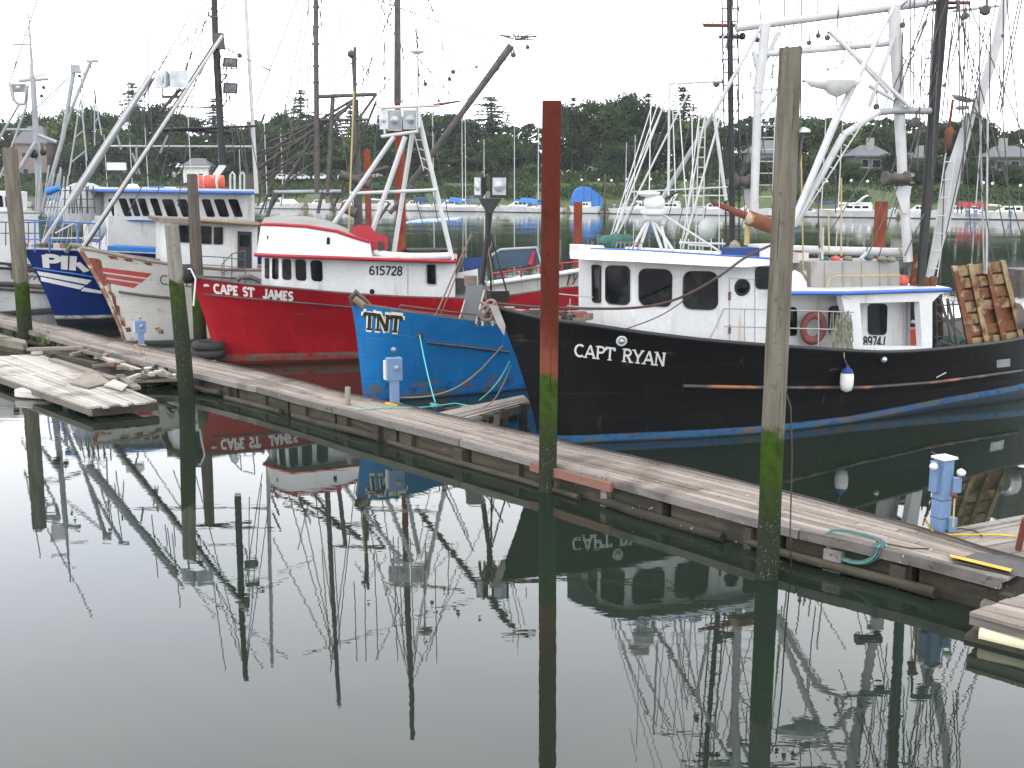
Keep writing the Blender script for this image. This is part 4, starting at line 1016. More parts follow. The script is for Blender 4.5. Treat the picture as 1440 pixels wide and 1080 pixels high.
MB().lathe(b0 + Vector((10 * s, -.16, hgt - 50 * s)), [(4 * s, 0), (4 * s, .05), (.01, .06)], 10, (.3, -1, 0)).build('plug_socket', rust_red, ped)
MB().tube(sag(b0 + Vector((12 * s, -.18, hgt - 50 * s)), b0 + Vector((10 * s, -.25, .15)), -.0, 6), .014, 5).build('cord', yellow_pole, ped)
for k, z in enumerate((.2, .45)): MB().box(b0 + Vector((0, 0, hgt * z)), (20.6 * s, 20.6 * s, .012), R(25)).build('band', rope_dark, ped)
def small_ped(px, py, top, w, label, lampy):
    b0 = G(px, py, DZ); s = mpx(b0.y); hgt = A(px, top, b0.y).z - DZ
    r_ = thing('power_pedestal', label, 'pedestal', b0)
    MB().box(b0 + Vector((0, 0, hgt * .28)), (w * .55 * s, w * .5 * s, hgt * .56), R(20)).build('post', ped_blue, r_, bevel=.006)
    MB().box(b0 + Vector((0, 0, hgt * .76)), (w * s, w * .6 * s, hgt * .48), R(20)).build('meter_box', ped_blue, r_, bevel=.01)
    MB().box(b0 + Vector((-w * .55 * s, .0, hgt * .74)), (w * .2 * s, w * .4 * s, hgt * .40), R(20)).build('side_conduit', white_plastic, r_)
    MB().lathe(b0 + Vector((w * .2 * s, -w * .3 * s, hgt * .80)), [(w * .17 * s, 0), (w * .15 * s, .04), (.01, .05)], 12, (.1, -1, 0)).build('meter', grey_pole, r_)
    zt = A(px, lampy, b0.y).z
    MB().tube([b0 + Vector((0, 0, hgt)), (b0.x, b0.y, zt)], .016, 6).build('lamp_stem', wire, r_)
    MB().lathe((b0.x, b0.y, zt - .02), [(.04, -.03), (.065, 0), (.06, .04), (.01, .07)], 12).build('lamp', grey_pole, r_)
    MB().box(b0 + Vector((-.02, -.06, .03)), (w * 1.1 * s, .2, .05), R(-40)).build('foot_bracket', yellow, r_)
    return r_
small_ped(555, 569, 503, 22, 'pale blue meter pedestal standing below the bright blue bow', 491)
small_ped(199, 486, 451, 15, 'small pale blue pedestal below the rust stained white bow', 446)

# ============================================================ ROPES, CLEATS, COILS
def rope(name, pts, r, m, label, cat='rope', n=6):
    o = MB().tube(pts, r, n).build(name, m, loc=Vector(pts[0])); return tag(o, label, cat)
cl = thing('dock_cleat', 'cleat with teal rope turns on the walkway under the bright blue bow', 'cleat', G(612, 570, DZ))
cc = G(612, 570, DZ + .10); MB().tube([cc - DD * .22, cc + DD * .22], .025, 8, .02).build('horn', dark_steel, cl); MB().box(cc - Vector((0, 0, .06)), (.1, .08, .1), DANG).build('base', dark_steel, cl)
for k in range(4): MB().ring(cc + Vector((0, 0, -.03 + .02 * k)), .09 + .02 * (k % 2), .016, (.1 * k - .1, .2, 1), 16, 5).build('rope_turn', rope_teal, cl)
rope('mooring_line', sag(A(590, 471, 30.1), G(612, 566, DZ + .1), .12), .018, rope_teal, 'teal mooring line from the hawse hole of the bright blue boat down to the cleat')
rope('mooring_line', [G(500, 577, DZ + .03), G(540, 573, DZ + .03), G(590, 573, DZ + .03), G(612, 571, DZ + .06), G(640, 567, DZ + .03), G(660, 571, DZ + .03)], .016, rope_teal, 'thin teal line lying along the walkway under the bright blue bow')
bend = [A(707, 486, 26.2), A(690, 505, 26.6), A(668, 527, 27), A(640, 546, 27.4), A(610, 556, 27.6), A(580, 559, 27.6), A(556, 559, G(555, 569, DZ).y)]
rope('mooring_line', smooth_pts(bend, 24), .02, rope_tan, 'tan mooring line sagging from the black bow to the blue pedestal')
rope('mooring_line', smooth_pts([A(717, 508, 26.2), A(705, 530, 26.4), A(690, 549, 26.6), G(674, 563, DZ + .05)], 14), .015, rope_teal, 'teal mooring line from the black bow to the finger pier')
rope('mooring_line', smooth_pts([A(719, 514, 26.2), A(708, 540, 26.3), A(695, 562, 26.4), G(680, 573, DZ + .05)], 14), .015, rope_tan, 'grey tan mooring line beside the teal one at the black bow')
rope('yellow_cable', [G(1298, 738, DZ + .02), A(1300, 730, 15.8), G(1312, 748, DZ + .03), G(1330, 752, DZ + .03), G(1360, 752, DZ + .03), G(1400, 752, DZ + .03), G(1450, 756, DZ + .03)], .016, yellow, 'yellow power cord looping past the right hand pedestal', 'cord')
rope('dark_cable', [G(1330, 746, DZ + .05), G(1352, 743, DZ + .04), G(1372, 747, DZ + .03), G(1381, 754, DZ + .03)], .014, rope_dark, 'dark power cord curling behind the right hand pedestal', 'cord')
# teal hose coil hanging over the dock edge
ck = thing('hose_coil', 'faded green hose coil hanging over the near edge of the walkway at lower right', 'hose', G(1215, 768, DZ))
c0_ = G(1207, 760, DZ)
for k in range(14):
    j = dr.uniform(-1, 1); P_ = []
    for i in range(21):
        a = i / 20 * math.tau; e = 1 + .05 * j; w_ = .46 * e * math.cos(a) + .05 * j; hgt_ = .34 * e * math.sin(a)
        base = c0_ + DD * w_
        edge = -DN * .05 * (k % 3) * .6
        # lower half hangs down the side face, upper half lies on the planks
        if hgt_ < .06: P_.append(base - DN * (.08 + .012 * k) + Vector((0, 0, hgt_ + .03 + .006 * j)) )
        else: P_.append(base + DN * (hgt_ * .7 - .10) + Vector((0, 0, .05 + .008 * (k % 4))))
    MB().tube(P_, .014, 5, cap=False).build('hose_turn', rope_green if k % 4 else rope_teal, ck)
MB().tube([c0_ + DD * .3 + Vector((0, 0, .05)), c0_ + DD * .8 + DN * .12 + Vector((0, 0, .04)), c0_ + DD * 1.0 + DN * .3 + Vector((0, 0, .04))], .014, 5).build('hose_end', rope_dark, ck)

# ============================================================ BLEACHED RAFT AND DEBRIS ON THE LEFT
rf = thing('plank_raft', 'bleached plank raft floating in front of the walkway on the left', 'raft', G(100, 545, 0))
ra = [G(-70, 505, .34), G(128, 574, .34), G(226, 565, .34), G(58, 497, .34)]
rw = random.Random(21)
for i in range(11):
    t0, t1 = i / 11 + .006, (i + 1) / 11 - .006
    cuts = sorted([0, rw.uniform(.35, .65), 1])
    for j in range(len(cuts) - 1):
        e0, e1 = cuts[j] + .003, cuts[j + 1] - .003 - (rw.uniform(0, .02) if cuts[j + 1] == 1 else 0)
        P4 = [ra[0].lerp(ra[3], t).lerp(ra[1].lerp(ra[2], t), e) for t, e in ((t0, e0), (t0, e1), (t1, e1), (t1, e0))]
        dz = rw.uniform(-.012, .012); P4 = [p + Vector((0, 0, dz)) for p in P4]
        MB().hexa([p - Vector((0, 0, .05)) for p in P4] + P4).build('plank', raft_wood, rf)
for t in (.02, .35, .7, .98):
    a_ = ra[0].lerp(ra[1], t); b_ = ra[3].lerp(ra[2], t); MB().beam(a_ - Vector((0, 0, .15)), b_ - Vector((0, 0, .15)), .16, .2).build('cross_beam', wet_shaded_wood, rf)
MB().beam(ra[0] - Vector((0, 0, .13)), ra[1] - Vector((0, 0, .13)), .06, .14).build('edge_beam', debris_wood, rf)
q = [G(98, 538, .40), G(124, 544, .42), G(155, 537, .40), G(128, 518, .62)]
pb = MB().hexa([p - Vector((0, 0, .04)) for p in q] + q).build('loose_board', debris_wood, loc=q[0]); tag(pb, 'grey square board lying askew on the bleached raft', 'board')
q = [G(146, 541, .42), G(172, 548, .42), G(180, 541, .42), G(160, 533, .42)]
pb = MB().hexa([p - Vector((0, 0, .04)) for p in q] + q).build('loose_board', raft_wood, loc=q[0]); tag(pb, 'small pale board beside the grey square board on the raft', 'board')
fo = thing('foam_float', 'white foam float block under the near edge of the bleached raft', 'float', G(55, 553, 0))
MB().box(G(54, 553, .14), (1.3, .5, .24), R(-18)).build('foam_block', concrete, fo, bevel=.04); MB().box(G(54, 556, .05), (1.1, .3, .12), R(-20)).build('blue_base', blue_trim, fo)
f5 = MB().lathe(G(96, 563, .12), [(.14, -.12), (.17, 0), (.14, .14), (.02, .18)], 12).build('foam_float', concrete, loc=G(96, 563)); tag(f5, 'small white foam float under the middle of the bleached raft', 'float')
db = thing('broken_float', 'broken tangle of timber framing between the raft and the walkway', 'float', G(170, 520, 0))
DEB = [((40, 491), (118, 489), .3, .5), ((44, 497), (120, 490), .24, .4), ((75, 499), (136, 512), .16, .42), ((73, 506), (160, 533), .24, .34), ((105, 489), (262, 531), .30, .2), ((120, 494), (205, 515), .16, .36), ((150, 505), (172, 510), .2, .4), ((168, 530), (262, 535), .24, .22), ((170, 537), (262, 533), .14, .2), ((150, 512), (245, 530), .12, .4),
  ((168, 528), (192, 546), .24, .24), ((140, 502), (215, 527), .14, .46), ((180, 507), (260, 522), .14, .3), ((205, 524), (216, 514), .12, .5), ((225, 519), (240, 529), .12, .48), ((100, 499), (128, 492), .14, .5), ((135, 503), (160, 497), .14, .46), ((188, 522), (240, 519), .10, .5), ((130, 515), (176, 511), .12, .44), ((110, 492), (142, 500), .12, .52), ((195, 530), (250, 527), .14, .36), ((180, 533), (196, 527), .14, .44), ((60, 493), (75, 500), .2, .42)]
for i, (a, c, w_, z) in enumerate(DEB):
    MB().beam(G(*a, z), G(*c, z + rw.uniform(-.05, .08)), w_, .09).build('timber', (debris_wood, raft_wood, wet_shaded_wood)[i % 5 % 3 if i % 5 < 3 else 0], db)
MB().beam(G(46, 500, .1), G(250, 534, .1), 2.2, .16).build('sunken_deck', wet_shaded_wood, db)
for k, (x, y, m_) in enumerate([(208, 519, concrete), (224, 523, concrete), (243, 529, concrete), (158, 512, brick_wood), (168, 517, brick_wood)]):
    MB().box(G(x, y, .5), (.26, .16, .10), rw.uniform(0, 3)).build('foam_chunk' if k < 3 else 'red_timber_scrap', m_, db)
wd = MB()
for k in range(260):
    x, y = rw.choice([(203, 506), (62, 480), (150, 500), (118, 488)]); p = G(x + rw.gauss(0, 5), y + rw.gauss(0, 2), .3); d_ = Vector((rw.gauss(0, .12), rw.gauss(0, .12), rw.uniform(.1, .4)))
    s_ = Vector((.015, 0, 0)); wd.add([p - s_, p + s_, p + d_], [(0, 1, 2)])
tag(wd.build('weeds', leaf_light), kind='stuff')
sp = thing('side_float', 'small low timber float left of the leftmost piling', 'float', G(10, 475, 0))
plankset(sp, [G(-40, 461, .4), G(36, 478, .4), G(36, 483, .4), G(-40, 468, .4)], 3, .4, .06, debris_wood, seed=12)
MB().beam(G(-40, 474, .25), G(36, 488, .25), .16, .3).build('edge_beam', debris_wood, sp); MB().beam(G(-40, 482, .05), G(38, 496, .05), .3, .2).build('float_log', wet_shaded_wood, sp)
# ============================================================ FISHING BOATS
def hull(root, S, Wl, th, m, flare=.10, n=44, cap=black_paint, deck_drop=.7, keel=-1.1, cap_r=.05, name='hull', auto=True):
    """S, Wl: near side sheer and waterline control points (world), bow first; mirrored over the centreline"""
    c0 = S[0]; d = Vector((math.cos(th), math.sin(th), 0)); nn = Vector((-math.sin(th), math.cos(th), 0))
    kx = Wl[0].x / (Wl[0].y * CP + H * SP)         # stem foot: where its sight line meets the centreline at the waterline
    ss = (kx * (c0.y * CP + H * SP) - c0.x) / (d.x - kx * d.y * CP)
    Wl = [Vector((c0.x + d.x * ss, c0.y + d.y * ss, 0))] + list(Wl[1:])
    if auto:      # fair waterline from the sheer breadth: fine entry, fuller aft
        foot = Wl[0]; fa = (foot - c0).dot(d); Lh = (S[-1] - c0).dot(d); Wl = [foot]
        for p in S[1:]:
            a_ = (p - c0).dot(d); hb_ = -(p - c0).dot(nn); f_ = min(.90, .30 + 1.15 * a_ / Lh)
            aw = fa + (Lh - .3 - fa) * a_ / Lh; q = c0 + d * aw - nn * max(.05, hb_ * f_); Wl.append(Vector((q.x, q.y, 0)))
    s_ = smooth_pts(S, n); w_ = smooth_pts(Wl, n)
    def mir(p): return p - nn * 2 * (p - c0).dot(nn)
    T = [0, .08, .2, .35, .5, .65, .8, .92, 1]
    mb = MB(); vs = []; rows = len(T) + 2
    for i in range(n):
        a, b_ = s_[i].copy(), w_[i].copy()
        if i == 0: a -= nn * (a - c0).dot(nn); b_ -= nn * (b_ - c0).dot(nn)
        out = (a - b_); out.z = 0
        for t in T: vs.append(a.lerp(b_, t) - out * flare * 4 * t * (1 - t))
        hb = -(b_ - c0).dot(nn)
        e = b_ + nn * hb * .25; e.z = keel * .55; e += d * min(.5, .5 * (1 - i / n)); vs.append(e)
        e = b_ + nn * hb; e.z = keel; e += d * .9 * (1 - i / n); vs.append(e)
    K = n * rows
    vs2 = [mir(v) for v in vs]
    fs = [(i * rows + j, (i + 1) * rows + j, (i + 1) * rows + j + 1, i * rows + j + 1) for i in range(n - 1) for j in range(rows - 1)]
    mb.add(vs, fs, True); mb.add(vs2, [tuple(reversed(f)) for f in fs], True)
    l = (n - 1) * rows; mb.add(vs[l:l + rows] + vs2[l:l + rows], [(j, j + 1, rows + j + 1, rows + j) for j in range(rows - 1)])
    h_ = mb.build(name, m, root)
    # inner bulwark and deck
    rowsI = [[], [], []]
    for i in range(n):
        a, b_ = s_[i].copy(), w_[i].copy()
        if i == 0: a -= nn * (a - c0).dot(nn); b_ -= nn * (b_ - c0).dot(nn)
        out = a - b_; out.z = 0; drop = deck_drop * min(1, .35 + i / n * 2.5); tt = min(.8, drop / max(.2, a.z - b_.z))
        for k_, t in enumerate((0, tt * .5, tt)):
            p = a.lerp(b_, t) - out * flare * 4 * t * (1 - t); hb = max(0, -(p - c0).dot(nn)); rowsI[k_].append(p + nn * min(hb, .10 + .06 * k_) + Vector((0, 0, -.01 if k_ == 0 else 0)) + d * (.12 if i < 2 else 0))
    v = rowsI[0] + rowsI[1] + rowsI[2] + [mir(p) for p in rowsI[2]] + [mir(p) for p in rowsI[1]] + [mir(p) for p in rowsI[0]]
    f = [(r_ * n + i, r_ * n + i + 1, (r_ + 1) * n + i + 1, (r_ + 1) * n + i) for r_ in range(5) for i in range(n - 1)]
    MB().add(v, f).build('deck', deck_m, root)
    line = [p + Vector((0, 0, .01)) + nn * .045 for p in s_[1:]]; other = [mir(p) for p in line]
    MB().tube([c0 + Vector((0, 0, .01))] + line, cap_r, 6).build('cap_rail', cap, root); MB().tube([c0 + Vector((0, 0, .01))] + other, cap_r, 6).build('cap_rail', cap, root)
    return h_, s_, w_, mir
def side_line(root, bv, pts, r, m, name, off=.02, n=24):
    P_ = []
    for i in range(n + 1):
        t = i / n * (len(pts) - 1); k = min(int(t), len(pts) - 2); f = t - k
        h_ = hit(bv, pts[k][0] * (1 - f) + pts[k + 1][0] * f, pts[k][1] * (1 - f) + pts[k + 1][1] * f, off)
        if h_ is not None: P_.append(h_)
    if len(P_) > 2: return MB().tube(P_, r, 7).build(name, m, root)
def L(root, name, m, x0, y0, x1, y1, Y0, wpx, Y1=None, w1=None, n=8):
    """a straight spar between two sighted points at depths Y0, Y1"""
    Y1 = Y1 or Y0; a, b_ = A(x0, y0, Y0), A(x1, y1, Y1)
    return MB().tube([a, b_], wpx * mpx(Y0) / 2, n, (w1 if w1 is not None else wpx) * mpx(Y1) / 2).build(name, m, root)
def wires(root, rows, Y0, m=None, w=1.3, name='stay'):
    for q in rows:
        x0, y0, x1, y1 = q[:4]
        if y0 > y1: x0, y0, x1, y1 = x1, y1, x0, y0
        if -30 < y0 <= 26: x0, y0 = x0 + (x0 - x1) / max(40, y1 - y0) * 60, y0 - 60
        Ya = q[4] if len(q) > 4 else Y0; Yb = q[5] if len(q) > 5 else Ya
        MB().tube([A(x0, y0, Ya), A(x1, y1, Yb)], w * mpx(Ya) * .78, 4).build(name, m or wire, root)
def ladder(root, xa0, ya0, xa1, ya1, xb0, yb0, xb1, yb1, Y0, k, m, w=2.0, rw=1.2):
    mb = MB(); a0, a1, b0, b1 = A(xa0, ya0, Y0), A(xa1, ya1, Y0), A(xb0, yb0, Y0), A(xb1, yb1, Y0)
    ld = MB().tube([a0, a1], w * mpx(Y0) / 2, 6).tube([b0, b1], w * mpx(Y0) / 2, 6).build('ladder', m, root)
    for i in range(k):
        t = (i + .5) / k; MB().tube([a0.lerp(a1, t), b0.lerp(b1, t)], rw * mpx(Y0) / 2, 5).build('rung', m, ld)
def block(root, px, py, Y0, s=5, m=dark_steel, name='pulley_block'):
    p = A(px, py, Y0); r = s * mpx(Y0) / 2
    MB().lathe(p + Vector((0, .4 * r, 0)), [(r * .3, -r * .4), (r, -r * .35), (r, r * .35), (r * .3, r * .4)], 10, (.4, 1, 0)).tube([p, p + Vector((0, 0, r * 2))], r * .25, 5).build(name, m, root)
def lamp_on(root, px, py, Y0, w, h, m, face=(-.3, -1, -.2), name='floodlight'):
    p = A(px, py, Y0); s = mpx(Y0); f = Vector(face).normalized(); x = f.cross(Vector((0, 0, 1))).normalized(); z = x.cross(f)
    hw, hh, dp = w * s / 2, h * s / 2, w * s * .45
    fr = [p + x * a * hw + z * c * hh for a, c in ((-1, -1), (1, -1), (1, 1), (-1, 1))]; bk = [p - f * dp + x * a * hw * .55 + z * c * hh * .55 for a, c in ((-1, -1), (1, -1), (1, 1), (-1, 1))]
    o = MB().loft(bk, fr).build(name, m, root); MB().add([q + f * .012 - (q - p) * (.26 if m is not silver else .1) for q in fr], [(0, 1, 2, 3)]).lathe(p + f * .02, [(min(hw, hh) * .62, 0), (min(hw, hh) * .4, .012), (.001, .02)], 12, tuple(f)).build('lens', lens, o); return o
def wallbox(root, name, m, near, far_d, bev=0):
    """near: list of world points of the near face (any polygon); far_d: vector to the far face"""
    nr = [Vector(p) for p in near]; return MB().loft([p + far_d for p in nr], nr).build(name, m, root, bevel=bev)
def vplane(px, Y, top, bot): return A(px, top, Y), A(px, bot, Y)
def railing(root, posts, tops, m, w=1.6, name='railing'):
    """posts: list of (px, py_bottom, py_top, Y)"""
    s = [A(x, t, Y) for x, b_, t, Y in posts]
    MB().tube(s, w * mpx(posts[0][3]) / 2, 6).build('handrail', m, root)
    for f in tops:
        MB().tube([A(x, b_, Y).lerp(A(x, t, Y), f) for x, b_, t, Y in posts], w * .8 * mpx(posts[0][3]) / 2, 6).build('mid_rail', m, root)
    for x, b_, t, Y in posts: MB().tube([A(x, b_ + 3, Y), A(x, t, Y)], w * mpx(Y) / 2, 6).build('stanchion', m, root)
def polyhouse(root, name, m, cols, depth_v):
    """cols: (px, top_py, bottom_py, Y) along the visible faces; closed at the back by depth_v"""
    T_ = [A(x, t, Y) for x, t, b_, Y in cols]; B_ = [A(x, b_, Y) for x, t, b_, Y in cols]
    k = len(cols); bt = [T_[-1] + depth_v, T_[0] + depth_v * .8]; bb = [B_[-1] + depth_v, B_[0] + depth_v * .8]
    return MB().loft(B_ + bb, T_ + bt).build(name, m, root)

# ------------------------------------------------------------ 1. BLACK BOAT
bk = thing('fishing_boat', 'black hulled fishing boat with white wheelhouse moored at the right, CAPT RYAN on its bow', 'fishing boat', (7.5, 28.5, 0))
TH = R(27)
S = [A(698, 433, 25.0), A(760, 448, 24.75), A(830, 458, 24.6), A(920, 471, 24.75), A(1010, 481, 25.15), A(1100, 488, 25.75), A(1190, 494, 26.5), A(1260, 496, 27.25), A(1340, 490, 28.4), A(1440, 477, 30.3)]
S += [S[-1] + Vector((2.6, 1.9, .28))]
Wl = [G(758, 632), G(806, 624), G(850, 622), G(920, 619), G(1010, 614), G(1100, 607), G(1190, 596), G(1260, 586), G(1340, 574), G(1440, 561)]
Wl += [Wl[-1] + Vector((2.3, 2.0, .35))]
h1, s1, w1, mir1 = hull(bk, S, Wl, TH, hull_black, auto=False, cap=black_paint, cap_r=.055)
bv = bvh_of(h1)
side_line(bk, bv, [(960, 542), (1083, 544.5), (1217, 544), (1312, 537), (1436, 521)], .045, mat('worn_black_guard_rail', (.05, .05, .05), (.025, .025, .025), .5, 3, stain=(.22, .09, .045), st_lo=.52, st_hi=.62, st_scale=1.2, st_stretch=(1, 1, 1)), 'rub_rail', .03, 50)
letters(bk, 'name_lettering', sign_white, bv, 'CAPT RYAN', [(808, 483), (937, 496), (935, 515), (807, 501)], .008, .16)
p = hit(bv, 874, 479, .02); MB().ring(p, .10, .03, (.1, -1, -.2), 18, 7).build('hawse_ring', white_pole, bk); MB().ball(p, .07).build('hawse_plug', silver, bk)
p = hit(bv, 1242, 505, .02); MB().ball(p, .085).build('hull_light', silver, bk)
MB_ = MB(); quad_on(MB_, bv, [(1401, 506), (1420, 504), (1420, 515), (1401, 517)], .015); MB_.build('scupper_plate', silver, bk)
p = hit(bv, 1322, 527, .02)
if p is not None: MB().tube([p + Vector((-.12, -.03, -.06)), p + Vector((.12, -.05, .08))], .02, 6).build('cleat', silver, bk)
# wheelhouse: rounded plan in flat panels
cols = [(833, 362, 462, 27.0), (849, 365, 462, 26.05), (893, 367, 470, 25.55), (1024, 372, 486, 26.05), (1088, 372, 492, 26.45)]
dv = Vector((-math.sin(TH), math.cos(TH), 0)) * 2.6 + Vector((.9, 0, 0))
wh = polyhouse(bk, 'wheelhouse', white, cols, dv); bw = bvh_of(wh)
for q in ([(834.5, 373), (844.5, 374), (844.5, 425), (835, 424)], [(853, 374), (885, 375), (885, 428), (853, 426)], [(899, 378), (944, 380), (943, 431), (899, 428)], [(962, 382), (1008, 383), (1008, 435), (961, 433)], [(1063, 376), (1086, 376), (1086, 406), (1063, 405)]):
    window(bk, bw, q, rubber, 1.3, .01, .22)
p = hit(bw, 1043, 404, .02); MB().ring(p, .17, .035, (.15, -1, 0), 20, 6).build('porthole_rim', rubber, bk); MB().lathe(p, [(.16, 0), (.15, .01), (.001, .015)], 18, (.15, -1, 0)).build('porthole', glass, bk)
MB_ = MB()
for q in ([(1025, 391), (1026.3, 391), (1026.3, 480), (1025, 480)], [(1025, 391), (1062, 393), (1062, 394), (1025, 392)], [(1061, 392), (1062, 392), (1062, 482), (1061, 482)]): quad_on(MB_, bw, q, .006, 1, 3)
MB_.build('door_seam', grey_pole, bk)
for y in (416, 463): h_ = hit(bw, 1025.5, y, .015); MB().box(h_, (.05, .05, .2), R(10)).build('door_hinge', rust, bk)
# roof with sloping visor
rb = [A(802, 363.5, 26.4), A(852, 366.5, 25.45), A(900, 368.5, 25.0), A(1010, 374.5, 25.35), A(1048, 376, 25.6), A(1092, 372, 26.2)]
rt = [A(831, 350, 26.6), A(862, 351, 25.9), A(905, 352.5, 25.45), A(1010, 359.5, 25.6), A(1050, 361.5, 25.75), A(1092, 365, 26.3)]
back = [rb[-1] + dv * 1.25, rb[0] + dv * 1.05 + Vector((.4, 0, 0))]; backt = [Vector((p.x, p.y, rt[i_].z)) for p, i_ in ((back[0], -1), (back[1], 0))]
MB().loft(rb + back, rt + backt).build('roof', white, bk)
MB().tube([p + Vector((0, 0, .01)) for p in rt], .022, 6).build('roof_edge_trim', blue_trim, bk)
# rails and gear on the wheelhouse roof
Yr = 26.6
tri = [(889, 350, 912, 308), (947, 353, 917, 308), (931, 352, 915, 306), (899, 351, 914, 306), (938, 352, 930, 318), (1022, 360, 930, 300)]
for q in tri: L(bk, 'tripod_leg', white_pole, *q, 26.7, 4.5 if q[0] != 1022 else 3)
MB().lathe(A(919, 300, 26.8), [(.30, -.02), (.32, .06), (.2, .12)], 16).build('tripod_plate', white_pole, bk)
MB().lathe(A(920, 284, 26.8), [(.18, -.16), (.25, -.1), (.25, .05), (.15, .15), (.02, .18)], 16).build('radar_dome', white_plastic, bk)
MB().lathe(A(912, 272, 26.8), [(.05, -.1), (.28, -.02), (.28, .03), (.05, .06)], 16).build('radar_scanner', white_plastic, bk)
MB().tube([A(905, 306, 26.7), A(930, 306, 26.7)], .1, 8).build('scanner_bar', white_pole, bk)
o = MB()
for k in range(5): o.ball(A(852 + 7 * k, 338 + (k % 2) * 5, 27 + .1 * k), .16 + .03 * (k % 3), 8, .8)
o.build('net_pile', green_net, bk)
for k in range(6): MB().tube([A(866 + 6 * k, 350, 26.4), A(868 + 6 * k, 340, 26.5), A(874 + 6 * k, 343, 26.4)], .018, 5).build('roof_bracket', brown_roof, bk)
MB().lathe(A(994, 322, 27.2), [(.02, -.02), (.26, 0), (.28, .04), (.02, .06)], 18, (.5, -1, 0)).build('searchlight_disc', mat('frosted_disc', (.35, .38, .36), (.25, .28, .27), .2, 3), bk)
MB().lathe(A(1033, 347, 26.6), [(.12, -.15), (.15, 0), (.1, .1), (.02, .16)], 12).build('roof_vent', brown_roof, bk)
MB().box(A(1048, 358, 26.6), (1.0, .6, .35), .3).build('blue_locker', navy, bk)
MB().box(A(1076, 356, 26.7), (.6, .6, .42), .3).build('white_locker', white, bk)
for q in ((955, 341, 1020, 343), (968, 344, 1000, 346)): L(bk, 'roof_rail', white_pole, *q, 26.9, 3)
for x in (957, 968, 984, 1000, 1016): L(bk, 'roof_stanchion', white_pole, x, 357, x, 336, 26.9, 1.6)
# long white whip poles and lines
for q in ((866, 326, 932, 151, 2.6), (868, 330, 969, 128, 2.6), (960, 350, 1016, 152, 3), (940, 275, 941, 118, 3.4), (958, 345, 992, 160, 2), (1011, 350, 1012, 230, 1.4)):
    L(bk, 'trolling_pole', white_pole, *q[:4], 27.2, q[4])
L(bk, 'white_strut', white_pole, 1004, 160, 1021, 282, 28, 5)
L(bk, 'cross_bar', white_pole, 886, 270, 1023, 263, 27.4, 2); L(bk, 'cross_bar', white_pole, 960, 275, 1023, 275, 27.6, 2)
ladder(bk, 983, 158, 978, 352, 992, 158, 988, 352, 27.8, 14, white_pole, 1.8, 1.6)
L(bk, 'outrigger_pole', grey_pole, 932, 278, 1003, 160, 28.2, 7, w1=6); L(bk, 'outrigger_pole_tip', white_pole, 1003, 160, 1071, 36, 28.2, 6, w1=5)
wires(bk, [(850, 360, 960, 10), (856, 350, 975, 0), (880, 270, 932, 151), (905, 118, 918, 60), (913, 270, 916, 88), (945, 120, 950, 270), (953, 118, 968, 330), (972, 100, 975, 300), (1000, 60, 1004, 160), (924, 151, 958, 118), (1023, 45, 1010, 60), (1010, 60, 990, 110), (990, 110, 962, 330)], 27.5, wire_white, 1.2, 'rigging_line')
MB().tube([A(940, 118, 27.3), A(1015, 114, 27.3)], .03, 6).build('antenna_bar', white_pole, bk)
# black ladder mast
L(bk, 'ladder_mast', black_paint, 1025, -70, 1030, 345, 28.4, 8); 
for sx in (-11, 12): L(bk, 'mast_rail', black_paint, 1025 + sx, -70, 1030 + sx * .8, 345, 28.4, 2.2)
for k in range(22):
    y = -60 + k * 18; x = 1025 + 5 * (y + 70) / 415; L(bk, 'mast_rung', black_paint, x - 11, y, x + 12, y, 28.4, 1.6)
L(bk, 'spreader', rust_red, 989, 35.5, 1040, 36, 28.4, 5); L(bk, 'spreader', black_paint, 1011, 52, 1047, 52, 28.4, 5); MB().ball(A(1044, 51, 28.4), .09).build('insulator', black_paint, bk)
# red brown net boom lying over the roof
L(bk, 'net_boom', rust_red, 1001, 284, 1060, 308, 27.6, 6, 27.2, 12); L(bk, 'net_boom', rust, 1050, 305, 1090, 320, 27.2, 20, 27, 22)
L(bk, 'boom_post', yellow_pole, 1052, 312, 1050, 345, 27.3, 8)
# white gantry
YG = 28.2
L(bk, 'gantry_beam', white_pole, 1035, 39, 1305, 3, YG, 12, YG + .6); L(bk, 'gantry_beam', white_pole, 1061, 77, 1257, 60, YG, 9, YG + .4)
L(bk, 'gantry_leg', white_pole, 1077, 34, 1066, 130, YG, 14); L(bk, 'gantry_leg', white_pole, 1066, 130, 1060, 300, YG, 12)
L(bk, 'gantry_brace', white_pole, 1060, 72, 1068, 105, YG, 8); L(bk, 'gantry_brace', white_pole, 1066, 170, 1100, 120, YG, 4)
L(bk, 'gantry_leg', white_pole, 1257, 10, 1262, 100, YG + .4, 18); L(bk, 'gantry_leg', white_pole, 1262, 100, 1269, 245, YG + .4, 17, w1=14); L(bk, 'gantry_leg', white_pole, 1271, 262, 1277, 368, YG + .4, 14)
for k in range(3): L(bk, 'gantry_ring', white_pole, 1258, 150 + k * 5, 1270, 150 + k * 5, YG + .3, 2)
L(bk, 'white_boom', white_pole, 1257, 10, 1175, 170, YG - .3, 4, YG - .6, 11); L(bk, 'white_boom', white_pole, 1175, 170, 1112, 320, YG - .6, 11, YG - 1, 9)
L(bk, 'white_boom', white_pole, 1236, 157, 1186, 190, YG - .2, 9, YG - .4, 10); L(bk, 'white_boom', white_pole, 1186, 190, 1116, 318, YG - .4, 10, YG - .9, 8)
MB().tube([A(1234, 158, YG), A(1262, 155, YG + .2), A(1308, 156, YG + .4)], .09, 8).build('curved_beam', grey_pole, bk)
L(bk, 'boom_ladder_rail', white_pole, 1212, 175, 1120, 318, YG - .8, 2)
